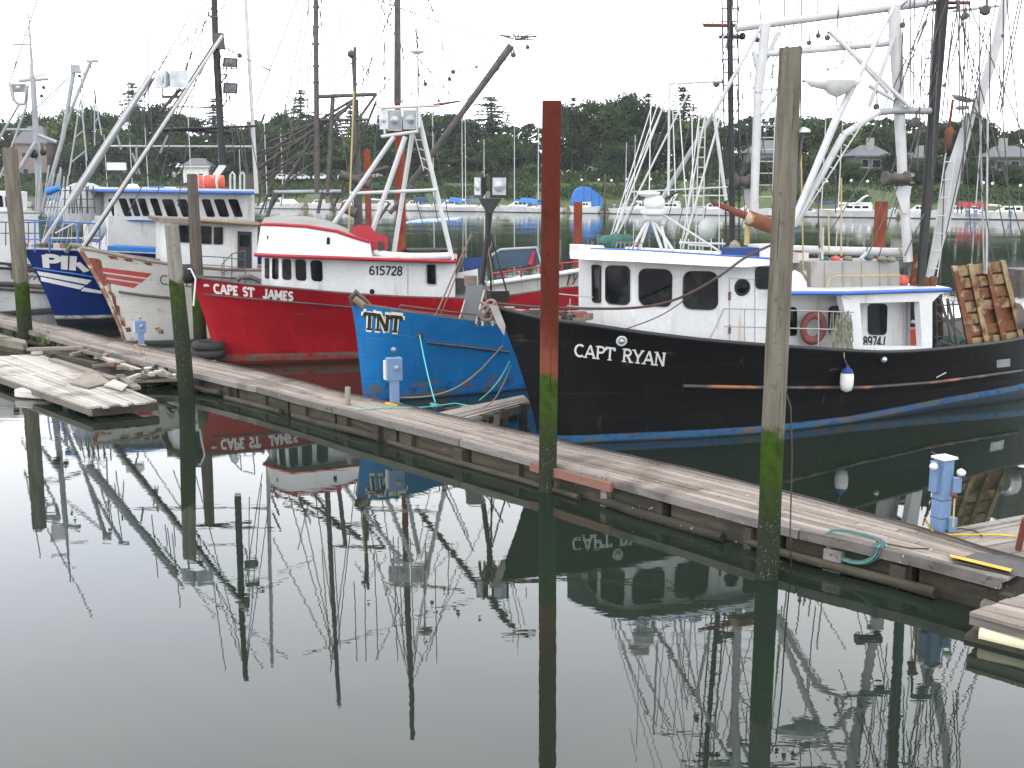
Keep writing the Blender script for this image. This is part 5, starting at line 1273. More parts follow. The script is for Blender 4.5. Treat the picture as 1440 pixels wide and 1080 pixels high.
for k in range(9): t = k / 9; L(bk, 'boom_rung', white_pole, 1206 - 88 * t, 172 + 140 * t, 1213 - 88 * t, 176 + 140 * t, YG - .8, 1.5)
for q in ((1166, 44, 1279, 150), (1258, 50, 1222, 150), (1222, 120, 1257, 140), (1194, 70, 1250, 130), (1095, 45, 1066, 108)): L(bk, 'cross_brace', white_pole, *q, YG + .1, 6)
ladder(bk, 1068, 100, 1065, 285, 1092, 100, 1086, 285, YG + .3, 11, white_pole, 1.6, 1.6)
# hanging paravane stabiliser
pr = [(.02, -.72), (.16, -.55), (.23, -.2), (.24, .2), (.16, .55), (.02, .72)]
P0 = A(1172, 113, 27.6)
st_ = MB().lathe(P0, pr, 16, (1, .1, 0)).build('paravane', white_plastic, bk)
MB().lathe(P0 + Vector((.1, 0, -.02)), [(.42, .0), (.36, -.14), (.2, -.3), (.02, -.38)], 18).build('paravane_keel', white_plastic, bk)
L(bk, 'paravane_hook', dark_steel, 1128, 114, 1146, 114, 27.6, 3); L(bk, 'hanging_wire', wire, 1164, 72, 1164, 106, 27.6, 1.3); L(bk, 'shackle', blue_trim, 1164, 96, 1164, 104, 27.6, 4)
# thick black mast and white boom right
L(bk, 'main_mast', black_paint, 1337, -150, 1306, 250, 29.0, 19, 28.6, 16); L(bk, 'main_mast', black_paint, 1306, 250, 1294, 400, 28.6, 16, 28.4, 11)
L(bk, 'mast_crosstree', rust_red, 1304, 4, 1364, 4, 29, 5); L(bk, 'mast_crosstree', dark_steel, 1310, 14, 1350, 10, 29, 4); L(bk, 'gaff', white_pole, 1340, 16, 1404, 8, 29, 4)
ladder(bk, 1306, -60, 1298, 170, 1316, -60, 1306, 170, 28.7, 9, grey_pole, 1.6, 2)
L(bk, 'white_boom', white_pole, 1425, -60, 1402, 60, 29.6, 13, 29.3, 14); L(bk, 'white_boom', white_pole, 1402, 60, 1372, 160, 29.3, 14, 29.1, 15)
MB().loft([A(x, y, 28.9) for x, y in ((1358, 158), (1372, 160), (1340, 300), (1310, 398), (1300, 398), (1330, 240))], [A(x, y, 28.75) for x, y in ((1358, 158), (1372, 160), (1340, 300), (1310, 398), (1300, 398), (1330, 240))]).build('boom_plate', white_pole, bk)
MB().lathe(A(1354, 138, 29), [(.2, -.06), (.3, 0), (.2, .02)], 12, (.3, 0, 1)).build('boom_light', grey_pole, bk); MB().lathe(A(1352, 152, 29), [(.12, -.04), (.16, 0), (.12, .05)], 12).build('boom_light', grey_pole, bk)
o = MB().lathe(A(1333, 195, 28.7), [(.04, -.28), (.13, -.18), (.09, .05), (.15, .18), (.04, .3)], 10, (.15, 0, 1)).build('rusty_winch_head', rust, bk); L(bk, 'winch_hanger', rust, 1340, 140, 1334, 185, 28.7, 4)
ladder(bk, 1330, 215, 1305, 390, 1344, 215, 1318, 390, 28.6, 7, white_pole, 1.8, 1.8)
L(bk, 'trolling_pole', grey_pole, 1378, 160, 1384, 385, 30, 2.6); L(bk, 'trolling_pole', white_pole, 1389, 160, 1387, 385, 30, 2.8)
# winch drums
for x, y, w_ in ((1260, 251, 36), (1044, 255, 24)):
    p = A(x, y, 28.3); s = mpx(28.3)
    o = MB().lathe(p, [(6 * s, -w_ / 2 * s), (10 * s, -w_ / 2 * s), (10 * s, -w_ * .4 * s), (6.5 * s, -w_ * .38 * s), (7 * s, w_ * .38 * s), (10 * s, w_ * .4 * s), (10 * s, w_ / 2 * s), (6 * s, w_ / 2 * s)], 14, (1, .25, 0)).build('winch_drum', dark_steel, bk)
MB().loft([A(x, y, 28.7) for x, y in ((1256, 262), (1282, 262), (1276, 300), (1270, 300))], [A(x, y, 28.45) for x, y in ((1256, 262), (1282, 262), (1276, 300), (1270, 300))]).build('winch_bracket', white_pole, bk)
MB().loft([A(x, y, 28.7) for x, y in ((1044, 266), (1062, 266), (1062, 300), (1050, 292))], [A(x, y, 28.5) for x, y in ((1044, 266), (1062, 266), (1062, 300), (1050, 292))]).build('winch_bracket', white_pole, bk)
for x, y, s_ in ((1151, 50, 7), (1164, 53, 8), (1138, 60, 7), (1065, 56, 7), (1008, 118, 9), (1270, 35, 8), (1358, 22, 10), (1387, 14, 14), (1233, 150, 9), (1288, 172, 15), (1356, 95, 5), (1328, 120, 5), (1150, 318, 6), (1411, 50, 5)): block(bk, x, y, 28.2, s_)
wires(bk, [(1070, 36, 1068, 0), (1127, 10, 1125, 300), (1103, 0, 1103, 40), (1180, 0, 1176, 60), (1270, 40, 1266, 130), (1280, 25, 1281, 150), (1297, 25, 1262, 140), (1300, 30, 1220, 200), (1303, 30, 1255, 150), (1345, 20, 1330, 110), (1349, 20, 1349, 160), (1354, 25, 1338, 90), (1358, 30, 1352, 180), (1340, 30, 1324, 170), (1386, 30, 1366, 160), (1411, 0, 1411, 150), (1433, 0, 1402, 155), (1437, 0, 1406, 160), (1378, 20, 1377, 160), (1393, 40, 1391, 160), (1233, 100, 1233, 145), (1176, 120, 1178, 190), (1228, 230, 1145, 360), (1262, 262, 1220, 360), (1150, 255, 1152, 350), (1175, 165, 1175, 300), (1300, 300, 1272, 360),
   (1318, 100, 1310, 250), (1370, 150, 1386, 180), (1320, -20, 1290, 60), (1297, 60, 1290, 240), (1088, 60, 1085, 130), (1150, 0, 1150, 20)], 28.4, wire, 1.3)
wires(bk, [(1151, 50, 1166, 44), (1138, 60, 1139, 38), (1150, 50, 1150, 30), (1008, 118, 1023, 114), (1387, 14, 1387, 5), (1411, 52, 1411, 0), (1288, 172, 1290, 157), (1356, 95, 1355, 20),
   (1325, 20, 1216, 360), (1318, 90, 1236, 360), (1316, 120, 1258, 300), (1350, 20, 1420, 365), (1345, 60, 1398, 370), (1346, 20, 1368, 370), (1336, 60, 1322, 400), (1350, 20, 1436, 330), (1362, 6, 1439, 190), (1304, 10, 1231, 62), (1262, 14, 1150, 120), (1257, 60, 1190, 60), (1100, 70, 1095, 30), (1258, 60, 1300, 130), (1080, 40, 1020, 200), (1095, 70, 1040, 250), (1286, 8, 1284, 156), (1312, 14, 1306, 150), (1322, 40, 1312, 240), (1364, 4, 1352, 300), (1372, 60, 1346, 300), (1400, 8, 1330, 330), (1405, 90, 1425, 370), (1416, 0, 1438, 240), (1120, 20, 1040, 330), (1200, 8, 1180, 112), (1230, 4, 1196, 60)], 28.6, wire, 1.1)
wires(bk, [(1023, -60, 905, 350), (1023, -60, 930, 350), (1026, -60, 1100, 350), (1024, -60, 872, 340), (1028, 20, 985, 350), (1030, 0, 1065, 330), (1024, 52, 945, 350), (1030, 30, 1050, 340)], 28.3, wire, 1.0)
wires(bk, [(1126, 190, 1130, 390), (1183, 250, 1183, 360), (1165, 300, 1166, 355), (1156, 316, 1156, 352)], 27.8, yellow_pole, 1.6, 'whip_pole')
# after part: blue edged roof, alleyway wall, open porch
awall = polyhouse(bk, 'deckhouse', white, [(1088, 412, 494, 27.3), (1205, 411, 497, 28.0)], Vector((0, 1.6, 0))); ba = bvh_of(awall)
window(bk, ba, [(1107, 432), (1119, 433), (1119, 471), (1107, 471)], rubber, 1.2, .01, .3); window(bk, ba, [(1166, 431), (1200, 431), (1200, 470), (1166, 470)], rubber, 1.2, .01, .2)
rz = [A(1086, 411, 26.0), A(1330, 410, 28.2), A(1336, 405, 28.4)]
P_ = [A(1086, 415, 26.1), A(1190, 415, 26.9), A(1336, 410, 28.3)]
Q_ = [p + dv * .95 for p in reversed(P_)]
MB().loft(P_ + Q_, [p + Vector((0, 0, .10)) for p in P_ + Q_]).build('after_roof', white, bk)
MB().tube([p + Vector((0, -.02, .05)) for p in P_], .05, 8).build('roof_edge_trim', blue_trim, bk)
# porch: near face frame
def npl(x, y): # near face plane of the porch: from px 1186 (Y 27.0) to px 1322 (Y 28.2)
    return A(x, y, 27.0 + (x - 1186) / 136 * 1.15)
def slab(root, name, m, pts, d=.12):
    f = [npl(*p) for p in pts]; return MB().loft([p + Vector((-.1, d, 0)) for p in f], f).build(name, m, root)
slab(bk, 'porch_post', white, [(1183, 416), (1209, 426), (1214, 489), (1200, 490)]); slab(bk, 'porch_header', white, [(1183, 415), (1330, 411), (1295, 424), (1209, 426.5)]); slab(bk, 'porch_post', white, [(1293, 424), (1322, 414), (1311, 425), (1311, 491), (1297, 491)])
slab(bk, 'porch_sill', white, [(1200, 486), (1311, 488), (1311, 493), (1200, 492)], .2)
inner = MB().loft([A(x, y, Y) + Vector((0, .1, 0)) for x, y, Y in ((1206, 424, 28.0), (1276, 424, 28.7), (1276, 494, 28.7), (1206, 492, 28.0))], [A(x, y, Y) for x, y, Y in ((1206, 424, 28.0), (1276, 424, 28.7), (1276, 494, 28.7), (1206, 492, 28.0))]).build('porch_inner_wall', white, bk); bi = bvh_of(inner)
window(bk, bi, [(1221, 428), (1246, 428), (1245, 470), (1221, 470)], rubber, 1.0, .01, .2)
L(bk, 'porch_pillar', grey_pole, 1277, 424, 1277, 492, 28.6, 6)
letters(bk, 'registration_number', sign_black, bi, '8974J', [(1213, 473), (1246, 473), (1244, 487), (1214, 487)], .01, .2, serif=False)
MB().loft([A(x, y, 30.5) for x, y in ((1276, 418), (1325, 414), (1325, 492), (1276, 494))], [A(x, y, 30.3) for x, y in ((1276, 418), (1325, 414), (1325, 492), (1276, 494))]).build('dark_shade_panel', shade_dark, bk)  # back panel coloured dark for the shade inside the porch
MB().box(A(1285, 480, 29.2), (.5, .5, .7)).build('deck_box', orange, bk); MB().tube([A(1282, 452, 28.9), A(1292, 456, 28.9), A(1294, 478, 28.9)], .05, 7).build('exhaust_elbow', white_pole, bk)
# alley rails, life ring, hanging net
for y0, y1 in ((434, 438), (459, 463)): L(bk, 'hand_rail', grey_pole, 1018, y0, 1200, y1 + 1, 25.6, 1.8, 27)
for x in (1047, 1151, 1110): L(bk, 'rail_stanchion', grey_pole, x, 490, x, 434 + (x - 1018) * .02, 25.6 + (x - 1018) * .0077, 1.8)
MB().tube([A(1018, 434, 25.6), A(1006, 462, 25.5), A(997, 478, 25.4)], .02, 6).build('hand_rail', grey_pole, bk)
L(bk, 'white_pipe', white_pole, 1108, 300, 1109, 490, 26.2, 3)
c = A(1144, 461, 27.3); MB().ring(c, .26, .085, (.1, -1, 0), 26, 9, 1.25).build('life_ring', life_red, bk)
o = MB()
for k in range(40):
    x0_, y0_ = 1172 + dr.uniform(-4, 24), 440 + dr.uniform(-4, 20); o.tube([A(x0_, y0_, 26.9), A(x0_ + dr.uniform(-6, 6), y0_ + dr.uniform(8, 28), 26.8), A(x0_ + dr.uniform(-5, 5), min(492, y0_ + dr.uniform(28, 50)), 26.8)], .018, 4)
o.build('hanging_net', net_tan, bk)
fd = thing('boat_fender', 'white fender with blue top hanging by a rope on the black hull', 'fender', A(1184, 528, 26.1))
hp = hit(bv, 1184, 528, .2)
MB().lathe(hp, [(.03, -.30), (.13, -.25), (.165, -.1), (.165, .1), (.15, .17)], 14).build('fender_body', white_plastic, fd); MB().lathe(hp, [(.152, .17), (.13, .24), (.05, .31), (.03, .36)], 14).build('fender_top', navy, fd)
MB().tube([hp + Vector((0, 0, .34)), hit(bv, 1184, 500, .1), A(1185, 440, 26.9)], .014, 5).build('lanyard', rope_tan, fd)
# grey plywood box and gear on the after roof
bx = [A(x, y, Y) for x, y, Y in ((1140, 408, 27.6), (1266, 407, 28.7), (1264, 367, 28.7), (1140, 368, 27.6))]
gb = wallbox(bk, 'plywood_fish_box', grey_box_m, bx, Vector((-.5, 1.2, 0)))
for x in (1160, 1186, 1212, 1238): L(bk, 'box_batten', grey_box_m, x, 408, x, 368, 27.58 + (x - 1140) * .0087, 1.4)
L(bk, 'white_pipe_boom', white_pole, 1084, 350, 1268, 355, 28.2, 12, 29); L(bk, 'pipe_clamp', yellow_pole, 1265, 349, 1269, 361, 28.9, 4)
L(bk, 'brown_pipe', rust, 1096, 352, 1128, 354, 27.8, 3); MB().box(A(1105, 362, 28.2), (1.0, .5, .25), .2).build('roof_locker', white, bk)
MB().tube([A(1163, 407, 27.4), A(1166, 392, 27.4), A(1175, 388, 27.5), A(1266, 387, 28.5)], .022, 6).build('roof_rail', yellow_pole, bk)
MB().lathe(A(1117, 396, 27.6), [(.34, -.25), (.30, .0), (.16, .2), (.02, .28)], 16).build('white_dome_cover', white, bk)
MB().lathe(A(1138, 384, 27.9), [(.12, -.15), (.16, 0), (.1, .15)], 12, (1, .2, .3)).build('white_motor', white_plastic, bk)
for x, y, c_ in ((1175, 364, orange), (1192, 364, rope_tan), (1240, 364, net_tan), (1253, 365, net_tan), (1222, 362, rope_green), (1160, 365, green_net)): MB().ball(A(x, y, 28.4), .13, 9, .6).build('heap_of_rope', c_, bk)
L(bk, 'pipe_stub', white_pole, 1210, 364, 1219, 355, 28.2, 5); L(bk, 'pipe_stub', white_pole, 1156, 365, 1157, 320, 28, 4)
for x, y in ((1270, 395), (1288, 398), (1300, 397), (1310, 396)): MB().ball(A(x, y, 28.8), .16, 9).build('rusty_fitting', rust if x != 1270 else orange, bk)
MB().loft([A(x, y, 29) for x, y in ((1285, 360), (1293, 352), (1294, 395), (1278, 398))], [A(x, y, 28.85) for x, y in ((1285, 360), (1293, 352), (1294, 395), (1278, 398))]).build('rusty_bracket', rust, bk)
# trawl door of rusty slats leaning aft
td = thing('trawl_door', 'rusty slatted trawl door leaning on the stern deck of the black boat', 'trawl door', A(1390, 476, 30.5))
TL, TR, BR, BL = A(1337, 374, 29.6), A(1410, 366, 30.6), A(1438, 480, 31.2), A(1360, 492, 29.9)
def tdp(u, v, d=0): return (TL.lerp(TR, u)).lerp(BL.lerp(BR, u), v) + Vector((0, -d, 0))
rust_l = mat('peeling_cream_paint_on_rust', (.30, .23, .12), (.13, .05, .025), .9, 2.2, bs=.5, stain=(.10, .04, .02), st_lo=.5, st_hi=.6, st_scale=2.5, st_stretch=(1, 1, 1))
for i in range(4):
    u = (.0, .29, .60, .92)[i]; MB().hexa([tdp(u, 0, .02), tdp(u + .09, 0, .02), tdp(u + .09, 1, .02), tdp(u, 1, .02), tdp(u, 0, .14), tdp(u + .09, 0, .14), tdp(u + .09, 1, .14), tdp(u, 1, .14)]).build('frame_bar', rust if i % 2 == 0 else rust_l, td)
for j in range(7):
    v = j / 7 + .012; w_ = 1 / 7 - .03
    if j == 4: MB().hexa([tdp(.0, v, 0), tdp(.35, v, 0), tdp(.35, v + w_, 0), tdp(.0, v + w_, 0), tdp(.0, v, .05), tdp(.35, v, .05), tdp(.35, v + w_, .05), tdp(.0, v + w_, .05)]).build('slat', rust_l, td); continue
    MB().hexa([tdp(0, v, 0), tdp(1, v, 0), tdp(1, v + w_, 0), tdp(0, v + w_, 0), tdp(0, v, .06), tdp(1, v, .06), tdp(1, v + w_, .06), tdp(0, v + w_, .06)]).build('slat', rust if j % 3 == 2 else rust_l, td)
MB().hexa([tdp(.03, .02, -.06), tdp(.97, .02, -.06), tdp(.97, .98, -.06), tdp(.03, .98, -.06), tdp(.03, .02, -.03), tdp(.97, .02, -.03), tdp(.97, .98, -.03), tdp(.03, .98, -.03)]).build('backing_plate', rust, td)
wires(bk, [(1322, 418, 1340, 480), (1318, 440, 1352, 470), (1332, 420, 1348, 488), (1325, 480, 1352, 489)], 29.3, dark_steel, 3, 'deck_strut')
for k in range(4): L(bk, 'dark_frame', dark_steel, 1316 + k * 8, 424, 1318 + k * 9, 490, 29.6, 2.5)
for y in (430, 452, 474): L(bk, 'dark_frame', dark_steel, 1314, y, 1350, y - 2, 29.6, 2)
o = MB()
for k in range(8): o.ball(A(1322 + k * 5, 486 - (k % 3) * 4, 30), .16, 8, .7)
o.build('net_pile', green_net, bk)
MB().lathe(A(1434, 440, 31), [(.3, -.2), (.45, -.1), (.45, .1), (.3, .2)], 14, (1, .6, 0)).build('net_drum', silver, bk); MB().box(A(1436, 415, 31.4), (.8, .8, 1.5), .3).build('net_drum_frame', dark_steel, bk)
# foredeck clutter
for q in ((779, 448, 782, 412), (800, 450, 802, 420), (782, 413, 834, 418), (797, 430, 834, 433), (760, 440, 834, 436)): L(bk, 'bow_rail', grey_pole, *q, 25.6, 1.6)
for k in range(10):
    x = 716 + k * 12; MB().box(A(x, 436 + k * 1.0 + (k % 3) * 3, 25.5), (.25 + .1 * (k % 3), .3, .14), k).build('deck_gear', (brown_roof, rope_tan, rope_dark, dark_steel)[k % 4], bk)
MB().box(A(815, 443, 25.5), (.26, .3, .16), .3).build('red_crate', life_red, bk)
an = thing('bow_anchor', 'weathered anchor hung over the stem of the black boat', 'anchor', A(694, 440, 25))
MB().loft([A(x, y, 24.9) for x, y in ((688, 428), (700, 430), (711, 458), (709, 472), (699, 456))], [A(x, y, 24.75) for x, y in ((688, 428), (700, 430), (711, 458), (709, 472), (699, 456))]).build('fluke', mat('weathered_anchor', (.30, .29, .27), (.18, .15, .12), .7, 4), an)
MB().ring(A(685, 440, 25), .17, .04, (.4, -1, 0), 14, 6).ring(A(690, 430, 25), .13, .035, (-.4, -1, .3), 14, 6).build('chain_ring', brown_roof, an); L(an, 'shank', brown_roof, 676, 424, 704, 446, 25, 5); L(an, 'crown_arm', brown_roof, 676, 446, 698, 424, 24.95, 4)
for k in range(4): L(an, 'roller_plate', (dark_steel, white_pole)[k % 2], 674 + 6 * k, 436, 672 + 7 * k, 458, 25.1, 4)
# dark hawser from the bow up over the wheelhouse front
rope('hawser', smooth_pts([A(700, 427, 25.1), A(760, 432, 25.0), A(834, 434, 25.0), A(890, 433, 24.9), A(935, 426, 24.95), A(975, 410, 25.0), A(1015, 386, 25.1), A(1050, 361, 25.4), A(1090, 342, 26)], 40), .032, rope_dark, 'dark brown hawser slung from the black bow past the wheelhouse windows up to the roof')
rope('deck_line', smooth_pts([A(882, 462, 24.9), A(920, 448, 25), A(950, 431, 25), A(985, 405, 25.1), A(1015, 388, 25.1)], 16), .014, rope_dark, 'thin dark line from the black boat rail up to the hawser')
# ------------------------------------------------------------ 2. BRIGHT BLUE BOAT
tn = thing('fishing_boat', 'bright blue hulled boat with TNT lettered on its bow in the middle', 'fishing boat', (1, 32, 0))
S = [A(496, 427, 30.3), A(530, 432, 29.95), A(565, 438, 30.0), A(602, 443.5, 30.2), A(639, 449, 30.6), A(700, 457, 31.4), A(760, 463, 32.5), A(840, 466, 34.2)]
S += [S[-1] + Vector((1.6, 1.3, 0))]
Wl = [G(511, 559), G(535, 563), G(565, 563.5), G(608, 562), G(660, 559), G(725, 554), G(790, 546), G(850, 535), G(880, 528)]
h2, s2, w2, mir2 = hull(tn, S, Wl, R(37), hull_tnt, cap=dark_steel, cap_r=.035, flare=.04)
b2v = bvh_of(h2)
Q = [(511, 437), (567, 443), (564, 469), (510, 464)]
letters(tn, 'name_outline', sign_cream, b2v, 'TNT', Q, .006, .36, lift=.0004)
letters(tn, 'name_lettering', sign_black, b2v, 'TNT', [(512, 439), (566, 445), (563.5, 467.5), (511, 462.5)], .018, .22, lift=.0005)
side_line(tn, b2v, [(600, 481), (660, 488), (716, 495)], .035, dark_steel, 'rub_rail', .02)
side_line(tn, b2v, [(500, 462), (560, 471), (640, 482), (705, 490)], .006, blue_trim, 'seam_line', .001)
p = hit(b2v, 590, 471, .01); MB().lathe(p, [(.11, 0), (.10, .01), (.001, .012)], 14, (-.1, -1, 0)).build('hawse_hole', shade_dark, tn)
MB().tube([A(559, 438, 30.2), A(563, 429, 30.3), A(600, 434, 30.3), A(655, 441, 30.7), A(700, 446, 31.3)], .02, 6).build('bow_rail', dark_steel, tn)
for x, y in ((580, 432), (615, 436), (650, 441)): L(tn, 'stanchion', dark_steel, x, y, x, y + 12, 30.4, 1.6)
MB().tube([A(497, 428, 30.2), A(493, 418, 30.1), A(500, 410, 30.2), A(510, 420, 30.3), A(520, 430, 30.4)], .07, 8).build('bow_roller', dark_steel, tn)
MB().tube([A(498, 420, 30.1), A(512, 431, 30.2)], .1, 8).build('anchor_shank', rope_tan, tn)
MB().loft([A(x, y, 31.2) for x, y in ((655, 403), (679, 400), (672, 453), (648, 450))], [A(x, y, 31.0) for x, y in ((655, 403), (679, 400), (672, 453), (648, 450))]).build('grey_hatch_panel', grey_plate, tn)
L(tn, 'panel_edge', white_pole, 654, 422, 646, 448, 30.9, 2); L(tn, 'panel_edge', white_pole, 681, 408, 669, 455, 30.9, 2.5)
L(tn, 'pole', rope_tan, 663, 328, 612, 445, 31.2, 2.2, w1=2.5); L(tn, 'pole', brick_wood, 657, 350, 618, 447, 31.2, 1.8)
L(tn, 'light_mast', black_paint, 688, 290, 686, 330, 31.6, 12, w1=7); L(tn, 'light_mast', black_paint, 686, 325, 677, 402, 31.6, 7, w1=8); L(tn, 'light_mast_leg', black_paint, 689, 326, 691, 420, 31.7, 3); L(tn, 'light_mast_leg', black_paint, 690, 328, 713, 412, 31.5, 2.5)
MB().loft([A(x, y, 31.9) for x, y in ((673, 279), (706, 279), (692, 300), (684, 300))], [A(x, y, 31.4) for x, y in ((673, 279), (706, 279), (692, 300), (684, 300))]).build('light_bracket', black_paint, tn)
lamp_on(tn, 672, 262, 31.5, 22, 32, black_paint, (-.9, -.6, 0)); lamp_on(tn, 702, 262, 31.4, 26, 32, black_paint, (.25, -1, -.05)); MB().box(A(700, 246, 31.7), (.6, .4, .06), .2).build('lamp_hood', black_paint, tn)
MB().box(A(700, 416, 31.8), (.55, .5, .32), .3).build('winch_box', black_paint, tn); MB().box(A(662, 395, 31.8), (.3, .3, .3), .3).build('deck_box', brown_roof, tn)
wires(tn, [(684, 330, 700, 440), (676, 400, 690, 440), (692, 340, 660, 440)], 31.6, rope_tan, 1.4, 'line')

# ------------------------------------------------------------ 3. RED BOAT
rd = thing('fishing_boat', 'red hulled boat with white cabin numbered 615728, CAPE ST JAMES on its bow', 'fishing boat', (-4, 39, 0))
S = [A(267, 390, 36.5), A(300, 394, 36.15), A(364, 402, 36.0), A(430, 408, 36.2), A(492, 413.5, 36.7), A(570, 418, 37.5), A(654, 420, 38.5), A(713, 416.5, 39.4), A(760, 410, 40.2), A(800, 404.5, 41.0), A(834, 399.5, 41.8)]
Wl = [G(305, 513), G(340, 514), G(382, 514), G(430, 512.5), G(492, 509), G(560, 504), G(640, 498), G(700, 493), G(750, 487), G(790, 482), G(815, 478)]
h3, s3, w3, mir3 = hull(rd, S, Wl, R(27), hull_red, cap=dark_steel, cap_r=.045)
b3 = bvh_of(h3)
letters(rd, 'name_lettering', sign_white, b3, 'CAPE ST  JAMES', [(300, 399), (413, 410.5), (412, 423), (301, 412)], .01, .26, lift=.0004)
side_line(rd, b3, [(288, 414), (380, 422), (440, 427), (496, 432), (560, 437)], .03, dark_steel, 'rub_rail', .015)
p = hit(b3, 291, 401, .01); MB().box(p, (.2, .05, .08), .2).build('hawse_plate', silver, rd)
cols = [(368, 361, 400, 38.1), (380, 361, 402, 37.25), (394.5, 361.5, 404, 36.95), (523, 365, 412, 37.7), (640, 369, 419, 38.9)]
dvr = Vector((-math.sin(R(22)), math.cos(R(22)), 0)) * 3.0 + Vector((1.0, 0, 0))
wl_ = polyhouse(rd, 'deckhouse', white, [(x, t - 4, b_ + 10, Y) for x, t, b_, Y in cols], dvr); bl = bvh_of(wl_)
for q in ([(373, 363), (379, 363), (379, 392), (373, 391)], [(383, 363), (392, 363), (392, 393), (383, 392)], [(396.5, 364), (409.5, 364), (410, 394), (397, 393)], [(415, 364), (430, 365), (431, 395), (416, 394)], [(436, 366), (453, 366), (454, 396), (438, 395)]): window(rd, bl, q, None, 0, .02, .3)
window(rd, bl, [(600, 372), (612, 372), (613, 400), (600, 399)], grey_pole, 1.2, .012, .2)
p = hit(bl, 523, 410, .015)
if p is not None: MB().lathe(p, [(.09, 0), (.08, .01), (.001, .012)], 14, (0, -1, 0)).build('porthole', glass, rd)
letters(rd, 'registration_number', sign_black, bl, '615728', [(519, 374), (567, 374.5), (566, 387.5), (519, 386.5)], .012, .19, serif=False, tight=.03)
MB_ = MB(); quad_on(MB_, bl, [(573, 372), (574, 372), (574, 414), (573, 414)], .01, 1, 4); MB_.build('seam', grey_pole, rd)
# bridge above: white curved front, red lip, grey crown
eave = [A(359, 356, 37.6), A(400, 358, 36.55), A(460, 360, 36.9), A(523, 362.5, 37.35), A(640, 366, 38.6)]
edge_b = [p - Vector((0, 0, .10)) for p in eave]; bk_ = [p + dvr * 1.05 for p in reversed(eave)]
MB().loft(edge_b + [p - Vector((0, 0, .10)) for p in bk_], eave + bk_).build('eave_roof', white, rd); MB().tube([p + Vector((0, -.02, -.05)) for p in eave], .065, 8).build('red_eave_trim', red_paint, rd)
MB().tube([eave[-1], eave[-1] + dvr], .065, 8).build('red_eave_trim', red_paint, rd)
lo = [A(361, 357, 38.0), A(385, 358, 37.2), A(440, 359.5, 37.05), A(523, 362.5, 37.7)]; hi = [A(367, 316, 38.3), A(388, 316.5, 37.5), A(431, 319, 37.3), A(520, 340, 37.9)]
hi2 = [A(367, 316, 38.3), A(388, 316.5, 37.5), A(431, 319, 37.3), A(474, 326, 37.5), A(498, 334.5, 37.7), A(520, 341, 37.9)]
lo2 = [A(361, 357, 38.0), A(385, 358, 37.2), A(431, 359.5, 37.05), A(474, 360.5, 37.3), A(498, 361.5, 37.5), A(523, 362.5, 37.7)]
d2 = dvr * .72
MB().loft(lo2 + [lo2[-1] + d2, lo2[0] + d2], hi2 + [hi2[-1] + d2, hi2[0] + d2]).build('bridge', white, rd)
MB().tube([p + Vector((0, -.01, .02)) for p in hi2], .06, 8).build('red_lip', red_paint, rd)
cr_ = [p + Vector((0, 0, .03)) for p in hi2]; top = [A(372, 306, 39), A(390, 303, 38.8), A(431, 304, 38.6), A(462, 310, 38.6), A(485, 320, 38.6), A(505, 330, 38.6)]
MB().loft(cr_ + [cr_[-1] + d2, cr_[0] + d2], top + [top[-1] + d2 * .5, top[0] + d2 * .5]).build('grey_crown', grey_roof, rd)
bb = bvh_of(bpy.data.objects[[o.name for o in rd.children if o.name.startswith('bridge')][0]])
window(rd, bb, [(459.5, 334), (464, 334), (464, 344), (459, 344)], None, 0, .02, .2)
p = hit(bb, 378, 334, .01)
if p is not None: MB().box(p, (.1, .04, .1)).build('bridge_fitting', shade_dark, rd)
MB().loft([A(x, y, 38.9) for x, y in ((489, 327), (503, 316), (520, 317), (527, 326), (546, 334), (545, 352), (523, 352))], [A(x, y, 38.1) for x, y in ((489, 327), (503, 316), (520, 317), (527, 326), (546, 334), (545, 352), (523, 352))]).build('red_funnel_casing', red_paint, rd)
MB().box(A(535, 346, 38.0), (.18, .05, .3)).build('casing_vent', shade_dark, rd)
MB().tube([A(529, 355, 38.2), A(545, 359, 38), A(575, 361, 38.1), A(605, 361, 38.3), A(634, 360, 38.6)], .13, 8).build('rolled_canvas', white, rd)
# tripod and light rig
YT = 38.9
L(rd, 'tripod_leg', white_pole, 554, 192, 469, 315, YT, 6.5); L(rd, 'tripod_leg', white_pole, 570, 192, 519, 338, YT - .2, 7); L(rd, 'tripod_leg', white_pole, 580, 188, 554, 354, YT + .8, 6.5); L(rd, 'tripod_leg', white_pole, 588, 160, 635, 360, YT + .2, 6.5)
L(rd, 'tripod_cross_bar', white_pole, 492, 272, 614, 267, YT, 4.5); ladder(rd, 583, 190, 596, 240, 595, 190, 612, 250, YT + .3, 4, white_pole, 1.6, 1.6)
L(rd, 'light_bar', white_pole, 535, 152, 618, 148, YT, 4.5); L(rd, 'light_bar', rust, 610, 148, 648, 142, YT, 4.5, w1=2.5); L(rd, 'light_bar', white_pole, 536, 192, 587, 185, YT, 4.5)
lamp_on(rd, 540, 168, YT, 16, 26, silver, (-.6, -1, 0)); lamp_on(rd, 555, 169, YT, 20, 28, silver, (.2, -1, -.1)); lamp_on(rd, 577, 168, YT, 20, 26, silver, (.1, -1, -.1)); MB().box(A(590, 165, YT), (.06, .4, .7)).build('lamp_side_plate', silver, rd)
L(rd, 'light_post', white_pole, 541, 192, 541, 150, YT, 3); L(rd, 'light_post', white_pole, 587, 187, 586, 140, YT, 3)
MB().tube([A(530, 140, YT), A(530, 150, YT), A(542, 153, YT)], .04, 6).build('bracket', white_pole, rd)
